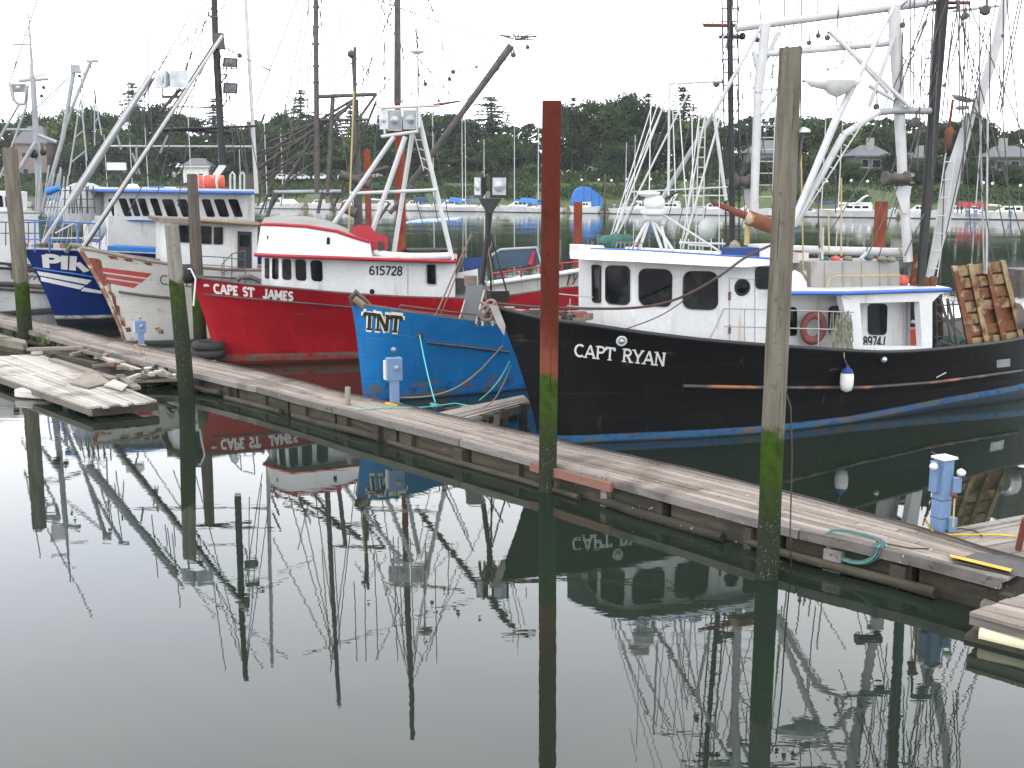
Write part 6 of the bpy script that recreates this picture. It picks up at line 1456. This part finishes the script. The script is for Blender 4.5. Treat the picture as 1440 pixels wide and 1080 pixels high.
MB().lathe(A(587, 72, 39), [(.05, -.1), (.26, -.03), (.26, .03), (.04, .08)], 16).build('radar_scanner', white_plastic, rd); L(rd, 'radar_post', white_pole, 587, 140, 587, 74, 39, 1.8)
for x, y, s_ in ((587, 53, 4), (589, 105, 4), (598, 118, 6), (637, 101, 6), (632, 111, 6), (605, 101, 3), (500, 118, 5), (670, 94, 4), (617, 142, 4), (722, 77, 7), (742, 66, 6), (541, 110, 4)): block(rd, x, y, 39, s_)
# booms
L(rd, 'dark_boom', dark_steel, 719, 64, 640, 172, 40.2, 10.5, w1=8.5); L(rd, 'dark_boom', dark_steel, 640, 172, 578, 258, 40.2, 8.5, w1=8)
for k in range(9): a = -1.2 + k * .3; x1_, y1_ = 730 + 26 * math.sin(a * 1.3), 51 - 6 * math.cos(a) + (k % 3) * 3; L(rd, 'boom_tip_spike', dark_steel, 727, 56, x1_, y1_, 40.1, 1.8)
L(rd, 'boom_tip_bar', dark_steel, 703, 50, 757, 52, 40.1, 2); L(rd, 'boom_tip_bar', dark_steel, 729, 56, 729, 25, 40.1, 1)
wires(rd, [(722, 60, 700, 170), (712, 80, 688, 170), (733, 60, 712, 170), (740, 66, 710, 180), (720, 80, 646, 150)], 40.3, wire, .9)
# aft bulwark of the red boat: grey planks, white cap, red rail
def seg(x0, t0, b0, Y0, x1, t1, b1, Y1, name, m, d=.12):
    f = [A(x0, t0, Y0), A(x1, t1, Y1), A(x1, b1, Y1), A(x0, b0, Y0)]; return MB().loft([p + Vector((0, d, 0)) for p in f], f).build(name, m, rd)
gp = mat('grey_painted_boards', (.36, .35, .31), (.29, .28, .25), .8, 2)
X = [690, 712, 734, 756, 778, 800, 822, 836]
for i in range(7):
    xa, xb = X[i] + .3, X[i + 1] - .3; fa = lambda x: 401 - (x - 690) * .125; fb = lambda x: 420 - (x - 690) * .145
    Ya = 39.1 + (X[i] - 690) * .0175; Yb = 39.1 + (X[i + 1] - 690) * .0175
    seg(xa, fa(xa) - 3, fb(xa), Ya, xb, fa(xb) - 3, fb(xb), Yb, 'bulwark_board', gp)
MB().tube([A(686, 399, 38.9), A(735, 392, 39.8), A(785, 385, 40.6), A(836, 377, 41.5)], .09, 8).build('bulwark_cap', white, rd)
MB().tube([A(690, 385, 38.9), A(735, 379, 39.8), A(785, 371, 40.6), A(812, 368, 41)], .03, 6).build('red_handrail', red_paint, rd)
for x in (708, 733, 760, 790): L(rd, 'rail_post', red_paint, x, 396 - (x - 708) * .12, x, 382 - (x - 708) * .14, 39.3 + (x - 708) * .017, 3)
MB().loft([A(x, y, 42) for x, y in ((693, 360), (705, 352), (754, 350), (760, 372), (697, 378))], [A(x, y, 41) for x, y in ((693, 360), (705, 352), (754, 350), (760, 372), (697, 378))]).build('dark_windscreen', mat('blue_grey_screen', (.04, .075, .11), (.03, .05, .08), .3, 2), rd)
MB().tube([A(690, 360, 41), A(704, 351, 41), A(754, 348, 41), A(762, 374, 41)], .05, 7).build('screen_frame', grey_pole, rd)
L(rd, 'red_sack', red_paint, 746, 372, 751, 354, 40.9, 8, w1=4)
MB().loft([A(x, y, 41) for x, y in ((642, 384), (672, 378), (672, 418), (642, 418))], [A(x, y, 40) for x, y in ((642, 384), (672, 378), (672, 418), (642, 418))]).build('aft_house', white, rd); MB().box(A(652, 402, 39.9), (.7, .1, .55)).build('aft_gear', dark_steel, rd)
MB().loft([A(x, y, 42) for x, y in ((650, 362), (682, 362), (682, 378), (652, 380))], [A(x, y, 41.2) for x, y in ((650, 362), (682, 362), (682, 378), (652, 380))]).build('blue_cover', navy, rd)
for q in ((805, 400, 822, 372), (808, 396, 806, 372), (797, 402, 806, 372), (640, 420, 640, 370)): L(rd, 'dark_strut', dark_steel, *q, 41, 2.4)
# bow gear
MB().tube([A(334, 395, 36.8), A(338, 390, 36.8), A(352, 389, 36.8), A(366, 396, 36.9)], .08, 8).build('bow_fairlead', dark_steel, rd)
MB().lathe(A(262, 385, 36.3), [(.1, -.25), (.32, -.15), (.32, .15), (.1, .25)], 12, (1, -.3, 0)).build('bow_roller', rubber, rd); MB().tube([A(255, 379, 36.1), A(268, 378, 36.1), A(275, 392, 36.1), A(272, 430, 36.1)], .03, 6).build('bow_line', wire_white, rd)
railing(rd, [(312, 392, 372, 37), (326, 393, 357, 37), (345, 395, 352, 37)], [.4], dark_steel, 1.6)
# dark steel gantry boat gear behind (belongs to a black rigged boat lying beyond)
gt = thing('steel_gantry', 'dark steel gantry of a boat beyond the red one, with slanting net poles', 'gantry', (-9, 46, 0))
YB = 46
L(gt, 'mast', dark_steel, 443, -140, 446, 270, YB, 6, w1=8); L(gt, 'top_beam', dark_steel, 446, 136, 530, 132.5, YB, 5.5); L(gt, 'leg', dark_steel, 468, 138, 461, 270, YB, 6.5); L(gt, 'leg', dark_steel, 499, 66, 499, 205, YB, 4.5, w1=5); L(gt, 'leg', dark_steel, 500, 140, 504, 320, YB + .5, 8, w1=13)
MB().ball(A(494, 76, YB), .16).build('pole_cap', dark_steel, gt); L(gt, 'leg', dark_steel, 496, 80, 500, 160, YB, 4)
L(gt, 'middle_beam', dark_steel, 450, 169, 520, 168, YB, 4); L(gt, 'knee', dark_steel, 468, 170, 500, 140, YB, 5); L(gt, 'knee', dark_steel, 504, 168, 528, 134, YB, 4)
for q in ((500, 138, 362, 222, 3.5), (490, 150, 362, 238, 5), (460, 160, 376, 300, 4.5), (530, 140, 470, 290, 3.5), (447, 190, 362, 214, 3), (447, 200, 362, 262, 3), (430, 210, 365, 252, 3), (440, 230, 372, 280, 3), (418, 170, 366, 300, 2.5), (447, 170, 378, 200, 2.5)): L(gt, 'net_pole', dark_steel, *q[:4], YB + .3, q[4])
L(gt, 'low_beam', grey_pole, 385, 270, 480, 269, YB, 5); L(gt, 'low_post', dark_steel, 386, 270, 372, 320, YB, 5); L(gt, 'low_leg', dark_steel, 462, 262, 470, 300, YB, 4); L(gt, 'low_leg', dark_steel, 455, 262, 447, 300, YB, 5)
L(gt, 'tall_mast', dark_steel, 559, -220, 559, 145, YB + 2, 7, w1=10); L(gt, 'tall_mast', pile_far, 559, 145, 563, 330, YB + 2, 9)
L(gt, 'yellow_whip', yellow_pole, 497.5, 128, 490, 335, YB - 1, 2.4)
for y in (10, 38, 62, 93, 116): L(gt, 'mast_band', dark_steel, 440, y, 449, y, YB, 3)
wires(gt, [(559, -100, 480, 290), (559, -100, 515, 320), (559, -100, 640, 360), (559, -100, 690, 200), (559, 10, 700, 60), (443, -60, 395, 290), (443, -60, 372, 300), (443, -60, 498, 300), (443, 10, 425, 250), (443, -20, 470, 136), (559, 40, 620, 330), (556, 0, 505, 130), (568, 60, 640, 140), (532, 0, 560, 60), (583, -30, 589, 140), (636, 100, 672, 94), (598, 118, 560, 146), (670, 94, 722, 70), (724, 70, 722, 84), (742, 52, 742, 66), (617, 142, 600, 100), (500, 118, 494, 80), (422, -10, 360, 148), (434, 0, 432, 130), (451, 20, 451, 130), (477, 0, 478, 80), (492, 0, 494, 70), (510, 6, 511, 125), (540, 0, 541, 150), (550, 0, 548, 150), (567, 0, 566, 150), (574, 0, 585, 60), (602, 0, 603, 100), (603, 0, 622, 60), (622, 56, 624, 140), (620, 60, 636, 100), (585, 30, 590, 120), (500, 80, 480, 110), (500, 80, 520, 110), (396, 130, 415, 200), (360, 90, 420, 115), (516, 97, 530, 122), (536, 130, 548, 110), (577, 258, 600, 330), (640, 100, 628, 140)], YB, wire, 1.1, 'rigging_line')
for y in (160, 185, 210, 235, 260): L(gt, 'hull_frame', dark_steel, 362, y + 30, 372, y, YB, 3)
for q in ((478, 245, 520, 260, 12), (480, 290, 500, 300, 14), (500, 250, 545, 235, 5), (548, 300, 580, 262, 6), (530, 312, 548, 285, 4)): L(gt, 'machinery', dark_steel, *q[:4], YB, q[4])
mh = thing('work_boat_hull', 'low dark hull carrying the steel gantry beyond the red boat', 'boat', (-8, 47, 0))
MB().loft([Vector(p) for p in ((-12, 46.5, -.2), (-2, 49, -.2), (-3, 51.5, -.2), (-12.5, 50, -.2))], [Vector(p) for p in ((-13, 46, 1.5), (-1.5, 48.8, 1.5), (-2.5, 52, 1.5), (-13.5, 50.5, 1.5))]).build('hull', mat('dark_green_hull', (.03, .04, .035), (.05, .045, .04), .6, 1), mh)

# ------------------------------------------------------------ 4. RUST STAINED WHITE BOAT
cw = thing('fishing_boat', 'rust stained white hulled boat with faded red stripes and CA on its bow', 'fishing boat', (-9, 43, 0))
S = [A(112, 349, 40.8), A(135, 352.5, 40.6), A(165, 359, 40.5), A(205, 366.5, 40.6), A(245, 372.5, 41.0), A(285, 377, 41.6), A(340, 380, 42.6)]
S += [S[-1] + Vector((3.2, 1.6, -.1)), S[-1] + Vector((6.4, 3.4, .0))]
Wl = [G(177, 478), G(195, 482), G(220, 485), G(250, 486.5), G(285, 487), G(320, 486), G(370, 482), G(440, 474), G(500, 463)]
h4, s4, w4, mir4 = hull(cw, S, Wl, R(31), hull_white, cap=brown_roof, cap_r=.07)
b4 = bvh_of(h4)
stem_ = MB(); st0, st1 = s4[0], w4[0]
o4 = s4[0] - w4[0]; o4.z = 0
MB().tube([s4[0].lerp(w4[0], t) - o4 * .10 * 4 * t * (1 - t) for t in (0, .2, .4, .6, .8, 1)], .10, 8, .06).build('rusted_stem_bar', mat('rusted_stem', (.19, .07, .04), (.30, .18, .12), .9, 2.5, stain=(.45, .40, .34), st_lo=.52, st_hi=.62, st_scale=3, st_stretch=(1, 1, 1)), cw)
mb = MB()
for q in ([(143, 376), (214, 384.5), (207, 390.5), (144, 382)], [(143, 384), (205, 392.5), (199, 397.5), (144, 389)], [(144, 391.5), (196, 399), (188, 405), (146, 397)]): quad_on(mb, b4, q, .006, 10, 1)
mb.build('red_stripe_emblem', sign_red, cw)
mb = MB(); quad_on(mb, b4, [(124, 362), (140, 364), (150, 402), (143, 402)], .005, 3, 3); mb.build('red_bow_patch', mat('worn_red_bow_paint', (.22, .05, .04), (.16, .07, .05), .8, 2), cw)
letters(cw, 'name_lettering', mat('dark_grey_lettering', (.08, .09, .1), (.1, .1, .1), .6), b4, 'CAPE', [(224.5, 386), (272, 390), (270, 404), (224.5, 400)], .008, .14, lift=.0004)
side_line(cw, b4, [(168, 410), (200, 414.5), (243, 419)], .05, dark_steel, 'rub_rail', .03)
for x, y in ((180, 463), (222, 463), (226, 466)): 
    mb = MB(); quad_on(mb, b4, [(x - 4, y - 2), (x + 3, y - 3), (x + 5, y + 3), (x - 2, y + 4)], .006, 2, 2)
    if mb.f: mb.build('rust_patch', rust, cw)
for x, y, w_, h_ in ((139, 372, 6, 9), (146, 392, 5, 10), (153, 404, 4, 12), (160, 420, 4, 10), (165, 436, 5, 9), (172, 452, 5, 8), (158, 362, 9, 3), (180, 366, 8, 2.4), (208, 371, 7, 2.5)):
    mb = MB(); quad_on(mb, b4, [(x - w_, y - h_), (x + w_ * .6, y - h_ * .6), (x + w_, y + h_), (x - w_ * .2, y + h_ * .7)], .0055, 3, 3)
    if mb.f: mb.build('rust_patch', rust, cw)
cols = [(226, 306, 380, 43.6), (240, 308, 380, 42.9), (362, 313, 388, 44.0)]
dvc = Vector((-math.sin(R(22)), math.cos(R(22)), 0)) * 3.0
ch_ = polyhouse(cw, 'deckhouse', white, cols, dvc); bc = bvh_of(ch_)
window(cw, bc, [(248, 317), (273, 318), (273, 341), (248, 340)], dark_steel, .8, .01, .1); window(cw, bc, [(281, 318), (297, 319), (297, 343), (281, 342)], dark_steel, .8, .01, .1); window(cw, bc, [(301, 320), (313, 320), (313, 343), (301, 343)], dark_steel, .8, .01, .1)
dq = [(334, 325), (354, 326), (354, 386), (334, 384)]
mb = MB(); quad_on(mb, bc, dq, .02, 1, 1); dr_ = mb.build('door', mat('dark_door', (.02, .025, .03), (.03, .03, .04), .5), cw); mb = MB(); quad_on(mb, bc, [(337, 330), (351, 331), (351, 347), (337, 346)], .03, 1, 1); mb.build('door_window', glass, dr_)
ev = [A(217, 305, 43.4), A(236, 307, 42.4), A(365, 312.5, 43.5)]
MB().loft([p - Vector((0, 0, .16)) for p in ev] + [p - Vector((0, 0, .16)) + dvc * 1.1 for p in reversed(ev)], ev + [p + dvc * 1.1 for p in reversed(ev)]).build('worn_roof', brown_roof, cw)
MB().tube([A(217, 306, 43.2), A(270, 309, 42.6), A(366, 316, 43.4)], .06, 7).build('roof_batten', rope_tan, cw)
railing(cw, [(281, 384, 360, 41.5), (315, 386, 362, 42), (345, 388, 366, 42.4)], [.5], dark_steel, 1.4)
L(cw, 'outrigger_pole', white_pole, 218, 98, 60, 341, 43, 4.5); L(cw, 'outrigger_pole', grey_pole, 211, 108, 98, 285, 44, 9, w1=12)
L(cw, 'outrigger_pole', white_pole, 313, 50, 117, 346, 43.4, 5); L(cw, 'outrigger_pole', dark_steel, 303, 62, 116, 350, 44.2, 7, w1=8)
L(cw, 'main_mast', black_paint, 299, -80, 303, 60, 44.5, 8, w1=9); L(cw, 'main_mast', black_paint, 303, 50, 313, 232, 44.5, 10, w1=10); MB().box(A(308, 58, 44.4), (.34, .3, .6)).build('mast_head_box', dark_steel, cw)
MB().tube([A(293, 17, 44.4), A(293, 22, 44.4), A(307, 25, 44.4)], .04, 6).build('hook', dark_steel, cw)
L(cw, 'spreader', black_paint, 231, 183, 364, 177, 44.6, 5, w1=3); L(cw, 'spreader', black_paint, 234, 181, 330, 187, 44.7, 4); L(cw, 'spreader', wire, 240, 150, 304, 151, 44.6, 2)
lamp_on(cw, 324, 88, 44.3, 20, 13, dark_steel, (.5, -1, -.5)); lamp_on(cw, 324, 124, 44.3, 20, 15, dark_steel, (.5, -1, -.5))
for y in (104, 140): MB().tube([A(308, y, 44.4), A(319, y + 1, 44.3), A(318, y - 10, 44.3)], .03, 5).tube([A(310, y + 14, 44.4), A(319, y + 2, 44.3)], .03, 5).build('lamp_bracket', dark_steel, cw)
lamp_on(cw, 226, 112, 43.3, 26, 24, silver, (-.7, -1, .1)); lamp_on(cw, 252, 111, 43.3, 24, 24, silver, (.2, -1, .1))
L(cw, 'lamp_frame', dark_steel, 228, 136, 258, 136, 43.5, 4); L(cw, 'lamp_frame', dark_steel, 229, 136, 229, 118, 43.5, 2.4); L(cw, 'lamp_frame', dark_steel, 254, 125, 226, 156, 43.5, 5); L(cw, 'lamp_frame', dark_steel, 256, 136, 235, 170, 43.5, 4)
L(cw, 'cross_bar', white_pole, 156, 205.5, 356, 206, 45, 2.6); L(cw, 'cross_spar', wire_white, 290, 95, 348, 97, 44.6, 1.6)
L(cw, 'white_mast', white_pole, 342, -60, 361, 272, 45, 5, w1=6)
wires(cw, [(300, -60, 222, 270), (300, -60, 250, 290), (301, -60, 350, 250), (301, -60, 375, 300), (302, 20, 214, 100), (304, 60, 180, 300), (306, 60, 352, 266), (337, 78, 306, 62), (302, 0, 238, 150), (262, 30, 195, 150), (266, 0, 262, 100), (313, 65, 345, 82), (345, 82, 380, 100), (180, 100, 182, 200), (209, 50, 209, 170), (240, 70, 180, 170), (200, 150, 200, 185), (305, 60, 230, 200), (315, 55, 330, 230), (268, 90, 269, 72), (204, 130, 203, 180), (212, 150, 213, 185)], 44.5, wire, 1, 'rigging_line')
for q in ((192, 205, 192, 245), (186, 215, 197, 245), (165, 190, 170, 210), (236, 190, 225, 215)): L(cw, 'lattice_piece', grey_pole, *q, 44.5, 3)
MB().ball(A(337, 78, 44.5), .1).build('float_ball', dark_steel, cw)

# ------------------------------------------------------------ 5. DEEP BLUE BOAT
bl_ = thing('fishing_boat', 'deep blue hulled boat lettered PIK with a white wing emblem and a long white wheelhouse', 'fishing boat', (-12, 48, 0))
S = [A(31, 350, 45.6), A(60, 350.5, 45.2), A(100, 352, 45.1), A(140, 354, 45.5), A(190, 356, 46.3), A(240, 358, 47.4), A(300, 360, 48.9), A(350, 360, 50.2)]
S += [S[-1] + Vector((3.2, 2.1, 0))]
Wl = [G(82, 461), G(110, 463), G(140, 463), G(175, 462), G(215, 459), G(260, 455), G(310, 448), G(360, 440), G(395, 432)]
h5, s5, w5, mir5 = hull(bl_, S, Wl, R(38), hull_blue, cap=grey_pole, cap_r=.05)
b5 = bvh_of(h5)
letters(bl_, 'name_lettering', sign_white, b5, 'PIK', [(57, 358), (127, 361), (124, 382), (59, 376)], .008, .27, serif=False, lift=.0004)
mb = MB()
for q in ([(52, 381), (129, 394), (122, 400), (55, 387)], [(57, 389), (119, 402), (113, 407), (58, 395)], [(55, 397), (110, 409), (103, 415), (58, 404)], [(118, 404), (143, 409), (143, 413), (114, 409)]): quad_on(mb, b5, q, .007, 10, 1)
mb.build('wing_emblem', sign_white, bl_)
def rib(pts, w_):
    vs = []
    for i, p in enumerate(pts):
        a = Vector(pts[max(i - 1, 0)]); b_ = Vector(pts[min(i + 1, len(pts) - 1)]); d = (b_ - a).normalized(); nn_ = Vector((-d.y, d.x)) * w_ / 2; p = Vector(p)
        for q in (p + nn_, p - nn_):
            h_ = hit(b5, q.x, q.y, .008)
            if h_ is None: return
            vs.append(h_)
    MB().add(vs, [(2 * i, 2 * i + 1, 2 * i + 3, 2 * i + 2) for i in range(len(pts) - 1)]).build('swirl_emblem', sign_white, bl_)
rib([(47, 378), (53, 381), (58, 388), (60, 397), (61, 408)], 2.8); rib([(49, 383), (53, 385), (55, 389), (52, 391)], 1.6)
side_line(bl_, b5, [(34, 374), (70, 380), (100, 384), (135, 390)], .03, blue_trim, 'rub_rail', .015)
dvb = Vector((-math.sin(R(30)), math.cos(R(30)), 0)) * 3.4
# long wheelhouse: lower and upper storey
lw = polyhouse(bl_, 'lower_house', white, [(132, 303, 352, 49.4), (152, 304, 352, 48.3), (236, 306, 356, 49.6)], dvb)
uh = polyhouse(bl_, 'wheelhouse', white, [(146, 268, 309, 49.6), (162, 269, 309, 48.5), (358, 271, 314, 50.6)], dvb); bu = bvh_of(uh)
for q in ([(152.5, 280), (160, 279), (167, 304), (159, 304)], [(166, 279), (177, 279), (186, 304), (175, 304)], [(181, 279), (190, 279), (198, 304), (189, 304)], [(193, 279), (204, 279), (211, 304), (201, 304)], [(210, 279), (221, 279), (229, 304), (219, 304)], [(227, 280), (243, 280), (251, 305), (236, 305)], [(248, 280), (262, 280), (270, 305), (257, 305)], [(283, 280), (295, 280), (303, 305), (291, 305)], [(300, 280), (315, 280), (323, 305), (309, 305)], [(320, 280), (334, 280), (342, 305), (330, 305)]): window(bl_, bu, q, None, 0, .02, .2)
rr = [A(128, 268, 49.0), A(150, 269, 47.9), A(359, 272, 49.9)]
MB().loft([p - Vector((0, 0, .05)) for p in rr] + [p - Vector((0, 0, .05)) + dvb * 1.2 for p in reversed(rr)], [p + Vector((0, 0, .18)) for p in rr] + [p + Vector((0, 0, .18)) + dvb * 1.2 for p in reversed(rr)]).build('roof', white, bl_); MB().tube([p + Vector((0, -.02, .02)) for p in rr], .075, 8).build('blue_roof_trim', blue_trim, bl_)
MB().tube([A(140, 308.5, 48.6), A(225, 311, 48.9)], .04, 6).build('blue_waist_stripe', blue_trim, bl_)
MB().loft([A(x, y, Y) + Vector((0, 1, 0)) for x, y, Y in ((151, 346, 45.9), (231, 350, 47.3), (233, 358, 47.3), (151, 357, 45.9))], [A(x, y, Y) for x, y, Y in ((151, 346, 45.9), (231, 350, 47.3), (233, 358, 47.3), (151, 357, 45.9))]).build('blue_tarpaulin', blue_tarp, bl_)
rf_ = thing('life_raft_canister', 'faded orange red life raft canister lying on the long white wheelhouse roof', 'life raft', A(297, 257, 50.5))
MB().tube([A(279, 257, 50.3), A(315, 257, 50.7)], 10.5 * mpx(50), 16).build('canister', orange, rf_)
for x in (288, 306): MB().tube([A(x, 257, 50.4), A(x + 1, 257, 50.4)], 11 * mpx(50), 16).build('strap', white_plastic, rf_)
for x in (284, 310): MB().box(A(x, 268, 50.5), (.12, .7, .2)).build('cradle', white_pole, rf_)
MB().loft([A(x, y, 50.9) for x, y in ((298, 247), (312, 226), (318, 234), (308, 248))], [A(x, y, 50.5) for x, y in ((298, 247), (312, 226), (318, 234), (308, 248))]).build('leaning_board', white, bl_)
MB().lathe(A(187, 264, 49.5), [(.28, -.15), (.3, 0), (.2, .14), (.02, .18)], 12).build('roof_dome', white_plastic, bl_)
for k, x in enumerate((205, 225, 246, 262)): MB().box(A(x, 265, 49.8), (.8, .5, .14 + .05 * (k % 2)), .1).build('roof_gear', (white_pole, blue_tarp, white_plastic, brown_roof)[k], bl_)
for x in (324, 338): MB().tube([A(x, 268, 50.6), A(x, 246, 50.6), A(x + 3, 242, 50.6), A(x + 6, 246, 50.6), A(x + 6, 268, 50.6)], .05, 7).build('roof_vent_hoop', white_pole, bl_)
MB().loft([A(x, y, 51) for x, y in ((346, 248), (356, 242), (358, 266), (346, 266))], [A(x, y, 50.5) for x, y in ((346, 248), (356, 242), (358, 266), (346, 266))]).build('dark_cover', dark_steel, bl_)
railing(bl_, [(30, 350, 309, 45.3), (49, 351, 310, 45.1), (70, 352, 311, 45.1), (110, 352, 313, 45.4), (140, 354, 315, 46)], [.35], blue_trim, 2.2)
for q in ((60, 345, 78, 318), (78, 328, 108, 312), (70, 335, 140, 335)): L(bl_, 'white_bar', white_pole, *q, 45.8, 2.2)
MB().box(A(164, 234, 49), (.7, .5, .32), .1).build('radar_box', white_plastic, bl_); L(bl_, 'radar_post', dark_steel, 163, 238, 130, 280, 49, 3); L(bl_, 'radar_post', dark_steel, 165, 240, 176, 268, 49, 2.5); L(bl_, 'radar_arm', dark_steel, 145, 240, 170, 240, 49, 2.5)
MB().lathe(A(119, 285, 50), [(.9, -.9), (1.05, 0), (.9, .6), (.4, .85), (.02, .9)], 18).build('canvas_dome', mat('pale_grey_canvas', (.32, .33, .33), (.25, .26, .26), .8, 2), bl_)
MB().lathe(A(138, 324, 46.5), [(.02, -.05), (.50, 0), (.5, .08), (.02, .1)], 18, (-.6, -1, .3)).build('grey_reel', grey_pole, bl_)
for x in (90, 97, 104, 112, 122): MB().tube([A(x, 300, 47), A(x + 2, 262, 47), A(x + 9, 262, 47), A(x + 12, 300, 47)], .03, 5).build('wire_frame', wire, bl_)
for y in (268, 280, 292): L(bl_, 'wire_frame', wire, 88, y, 136, y, 47, 1.3)
L(bl_, 'blue_flag_bundle', blue_tarp, 66, 270, 84, 264, 47.5, 10, w1=8)
o = MB()
for k in range(14): x = 58 + 7 * k; o.tube([A(x, 345, 46.2), A(x + dr.uniform(-4, 14), 345 - dr.uniform(20, 50), 46.4)], .02, 4)
o.build('stowed_gear', grey_pole, bl_)
for k in range(7): MB().box(A(36 + 9 * k, 346, 45.8), (.3, .3, .22), k).build('deck_gear', (net_tan, white_pole, rope_tan, dark_steel)[k % 4], bl_)
MB().tube([A(93, 355, 44.9), A(100, 344, 44.9), A(118, 346, 44.6), A(134, 352, 44.4)], .1, 8).build('chafed_hawser', net_tan, bl_)

# ------------------------------------------------------------ 6. FAR LEFT WHITE BOAT
wl6 = thing('fishing_boat', 'white boat with grey masts partly hidden behind the leftmost timber piling', 'fishing boat', (-22, 52, 0))
S = [Vector((-36, 46, 2.7)), A(-120, 362, 48.5), A(-40, 368, 50.5), A(20, 372, 52), A(76, 375, 54.6)]; S[0] = A(-220, 352, 48)
Wl = [G(-180, 455), G(-110, 455), G(-40, 450), G(20, 444), G(62, 438)]
h6, s6, w6, mir6 = hull(wl6, S, Wl, R(35), MATS['plain_white_hull_paint'], cap=black_paint, cap_r=.07)
b6 = bvh_of(h6)
side_line(wl6, b6, [(-20, 398), (30, 401), (72, 404)], .12, dark_steel, 'rub_rail', .04); side_line(wl6, b6, [(-20, 405), (30, 409), (72, 412)], .06, dark_steel, 'rub_rail', .04); side_line(wl6, b6, [(-20, 375), (30, 379), (72, 383)], .05, black_paint, 'rub_rail', .04)
c6 = polyhouse(wl6, 'deckhouse', white, [(-60, 297, 375, 53), (56, 301, 375, 54.5)], Vector((-1.5, 3, 0))); b6c = bvh_of(c6)
L(wl6, 'roof_edge', grey_pole, -60, 297, 60, 299, 53, 4)
u6 = polyhouse(wl6, 'upper_house', white, [(-40, 268, 297, 54), (30, 270, 297, 55)], Vector((-1, 3, 0))); b6u = bvh_of(u6)
for q in ([(-6, 275), (3, 275), (5, 291), (-4, 291)], [(7, 276), (11, 276), (13, 292), (8, 291)], [(22, 276), (27, 276), (30, 292), (24, 292)]): window(wl6, b6u, q, None, 0, .03, .2)
L(wl6, 'green_door_strip', green_net, 56, 303, 58, 340, 54.2, 5)
for x in (8, 40): L(wl6, 'railing_post', wire, x, 345, x, 312, 51, 1.6)
L(wl6, 'handrail', wire, -20, 312, 60, 313, 51, 1.6); L(wl6, 'handrail', wire, -20, 328, 60, 328, 51, 1.4)
YL = 53
L(wl6, 'grey_mast', grey_pole, 40, 19, 46, 110, YL, 2, w1=5); L(wl6, 'grey_mast', grey_pole, 46, 108, 57, 300, YL, 8, w1=10)
for q in ((17, 62, 43, 63, 2.4), (33, 50, 44, 50, 1.6), (46, 84, 76, 85, 1.3), (26, 114, 68, 111, 4), (8, 182, 48, 183, 3.5), (50, 108, 66, 103, 2), (46, 44, 52, 44, 1.4)): L(wl6, 'cross_bar', grey_pole, *q[:4], YL, q[4])
MB().loft([A(x, y, YL + .2) for x, y in ((18, 84), (30, 88), (45, 90), (46, 112), (24, 112))], [A(x, y, YL) for x, y in ((18, 84), (30, 88), (45, 90), (46, 112), (24, 112))]).build('white_panel', white, wl6)
MB().tube([A(15, 120, YL), A(19, 140, YL), A(26, 147, YL), A(36, 146, YL), A(38, 120, YL)], .09, 7).build('lamp_bracket', grey_pole, wl6); lamp_on(wl6, 26, 124, YL, 24, 12, grey_pole, (0, -1, -.2))
for q in ((26, 148, -4, 200, 3.5), (38, 146, 17, 205, 3.5), (17, 205, 0, 250, 3), (104, 98, 88, 195, 6.5), (88, 195, 58, 300, 6), (128, 86, 100, 155, 5), (100, 155, 78, 225, 4), (50, 200, 20, 250, 6), (54, 190, 80, 200, 5)): L(wl6, 'outrigger_pole', grey_pole, *q[:4], YL - .5, q[4])
MB().box(A(106, 97, YL - .5), (.4, .3, .35), .3).build('pole_head', grey_pole, wl6); L(wl6, 'pole_head', grey_pole, 122, 86, 138, 86, YL - .5, 4)
L(wl6, 'strut', grey_pole, 50, 153, 98, 108, YL - .3, 2); L(wl6, 'strut', grey_pole, 54, 155, 104, 106, YL - .3, 1.6)
for x, y, s_ in ((46, 216, 12), (60, 214, 9), (61, 123, 5), (58, 135, 5), (111, 107, 4)): block(wl6, x, y, YL - .4, s_, black_paint)
ladder(wl6, 113, 140, 97, 246, 114, 140, 122, 226, YL - 1, 3, grey_pole, 2.4, 2)
ladder(wl6, 133, 140, 133, 205, 134, 140, 143, 190, YL - 1, 1, grey_pole, 2, 2); L(wl6, 'whip_aerial', wire, 133, 128, 135, 145, YL - 1, 2.5)
wires(wl6, [(114, 98, 114, 135), (118, 95, 116, 140), (128, 88, 128, 180), (52, 208, 55, 290), (46, 20, 12, 120), (0, 60, -2, 200), (70, 220, 60, 300), (118, 140, 100, 260)], YL, wire, 1, 'rigging_line')
for x in range(50, 92, 5): L(wl6, 'rolled_net_pole', grey_pole, x, 298, x + dr.uniform(0, 14), 230 + dr.uniform(0, 20), YL - .8, 2.4)

# ============================================================ HAZE over the basin
m = bpy.data.materials.new('thin_harbour_haze'); m.use_nodes = True; n = m.node_tree; n.nodes.clear()
o_ = n.nodes.new('ShaderNodeOutputMaterial'); v_ = n.nodes.new('ShaderNodeVolumePrincipled')
v_.inputs['Color'].default_value = (.90, .93, .96, 1); v_.inputs['Density'].default_value = .00012; v_.inputs['Anisotropy'].default_value = .2
link(n, v_.outputs[0], o_.inputs['Volume'])
hz = MB().box((0, 500, 22), (2400, 1500, 54)).build('haze', m); tag(hz, kind='stuff')
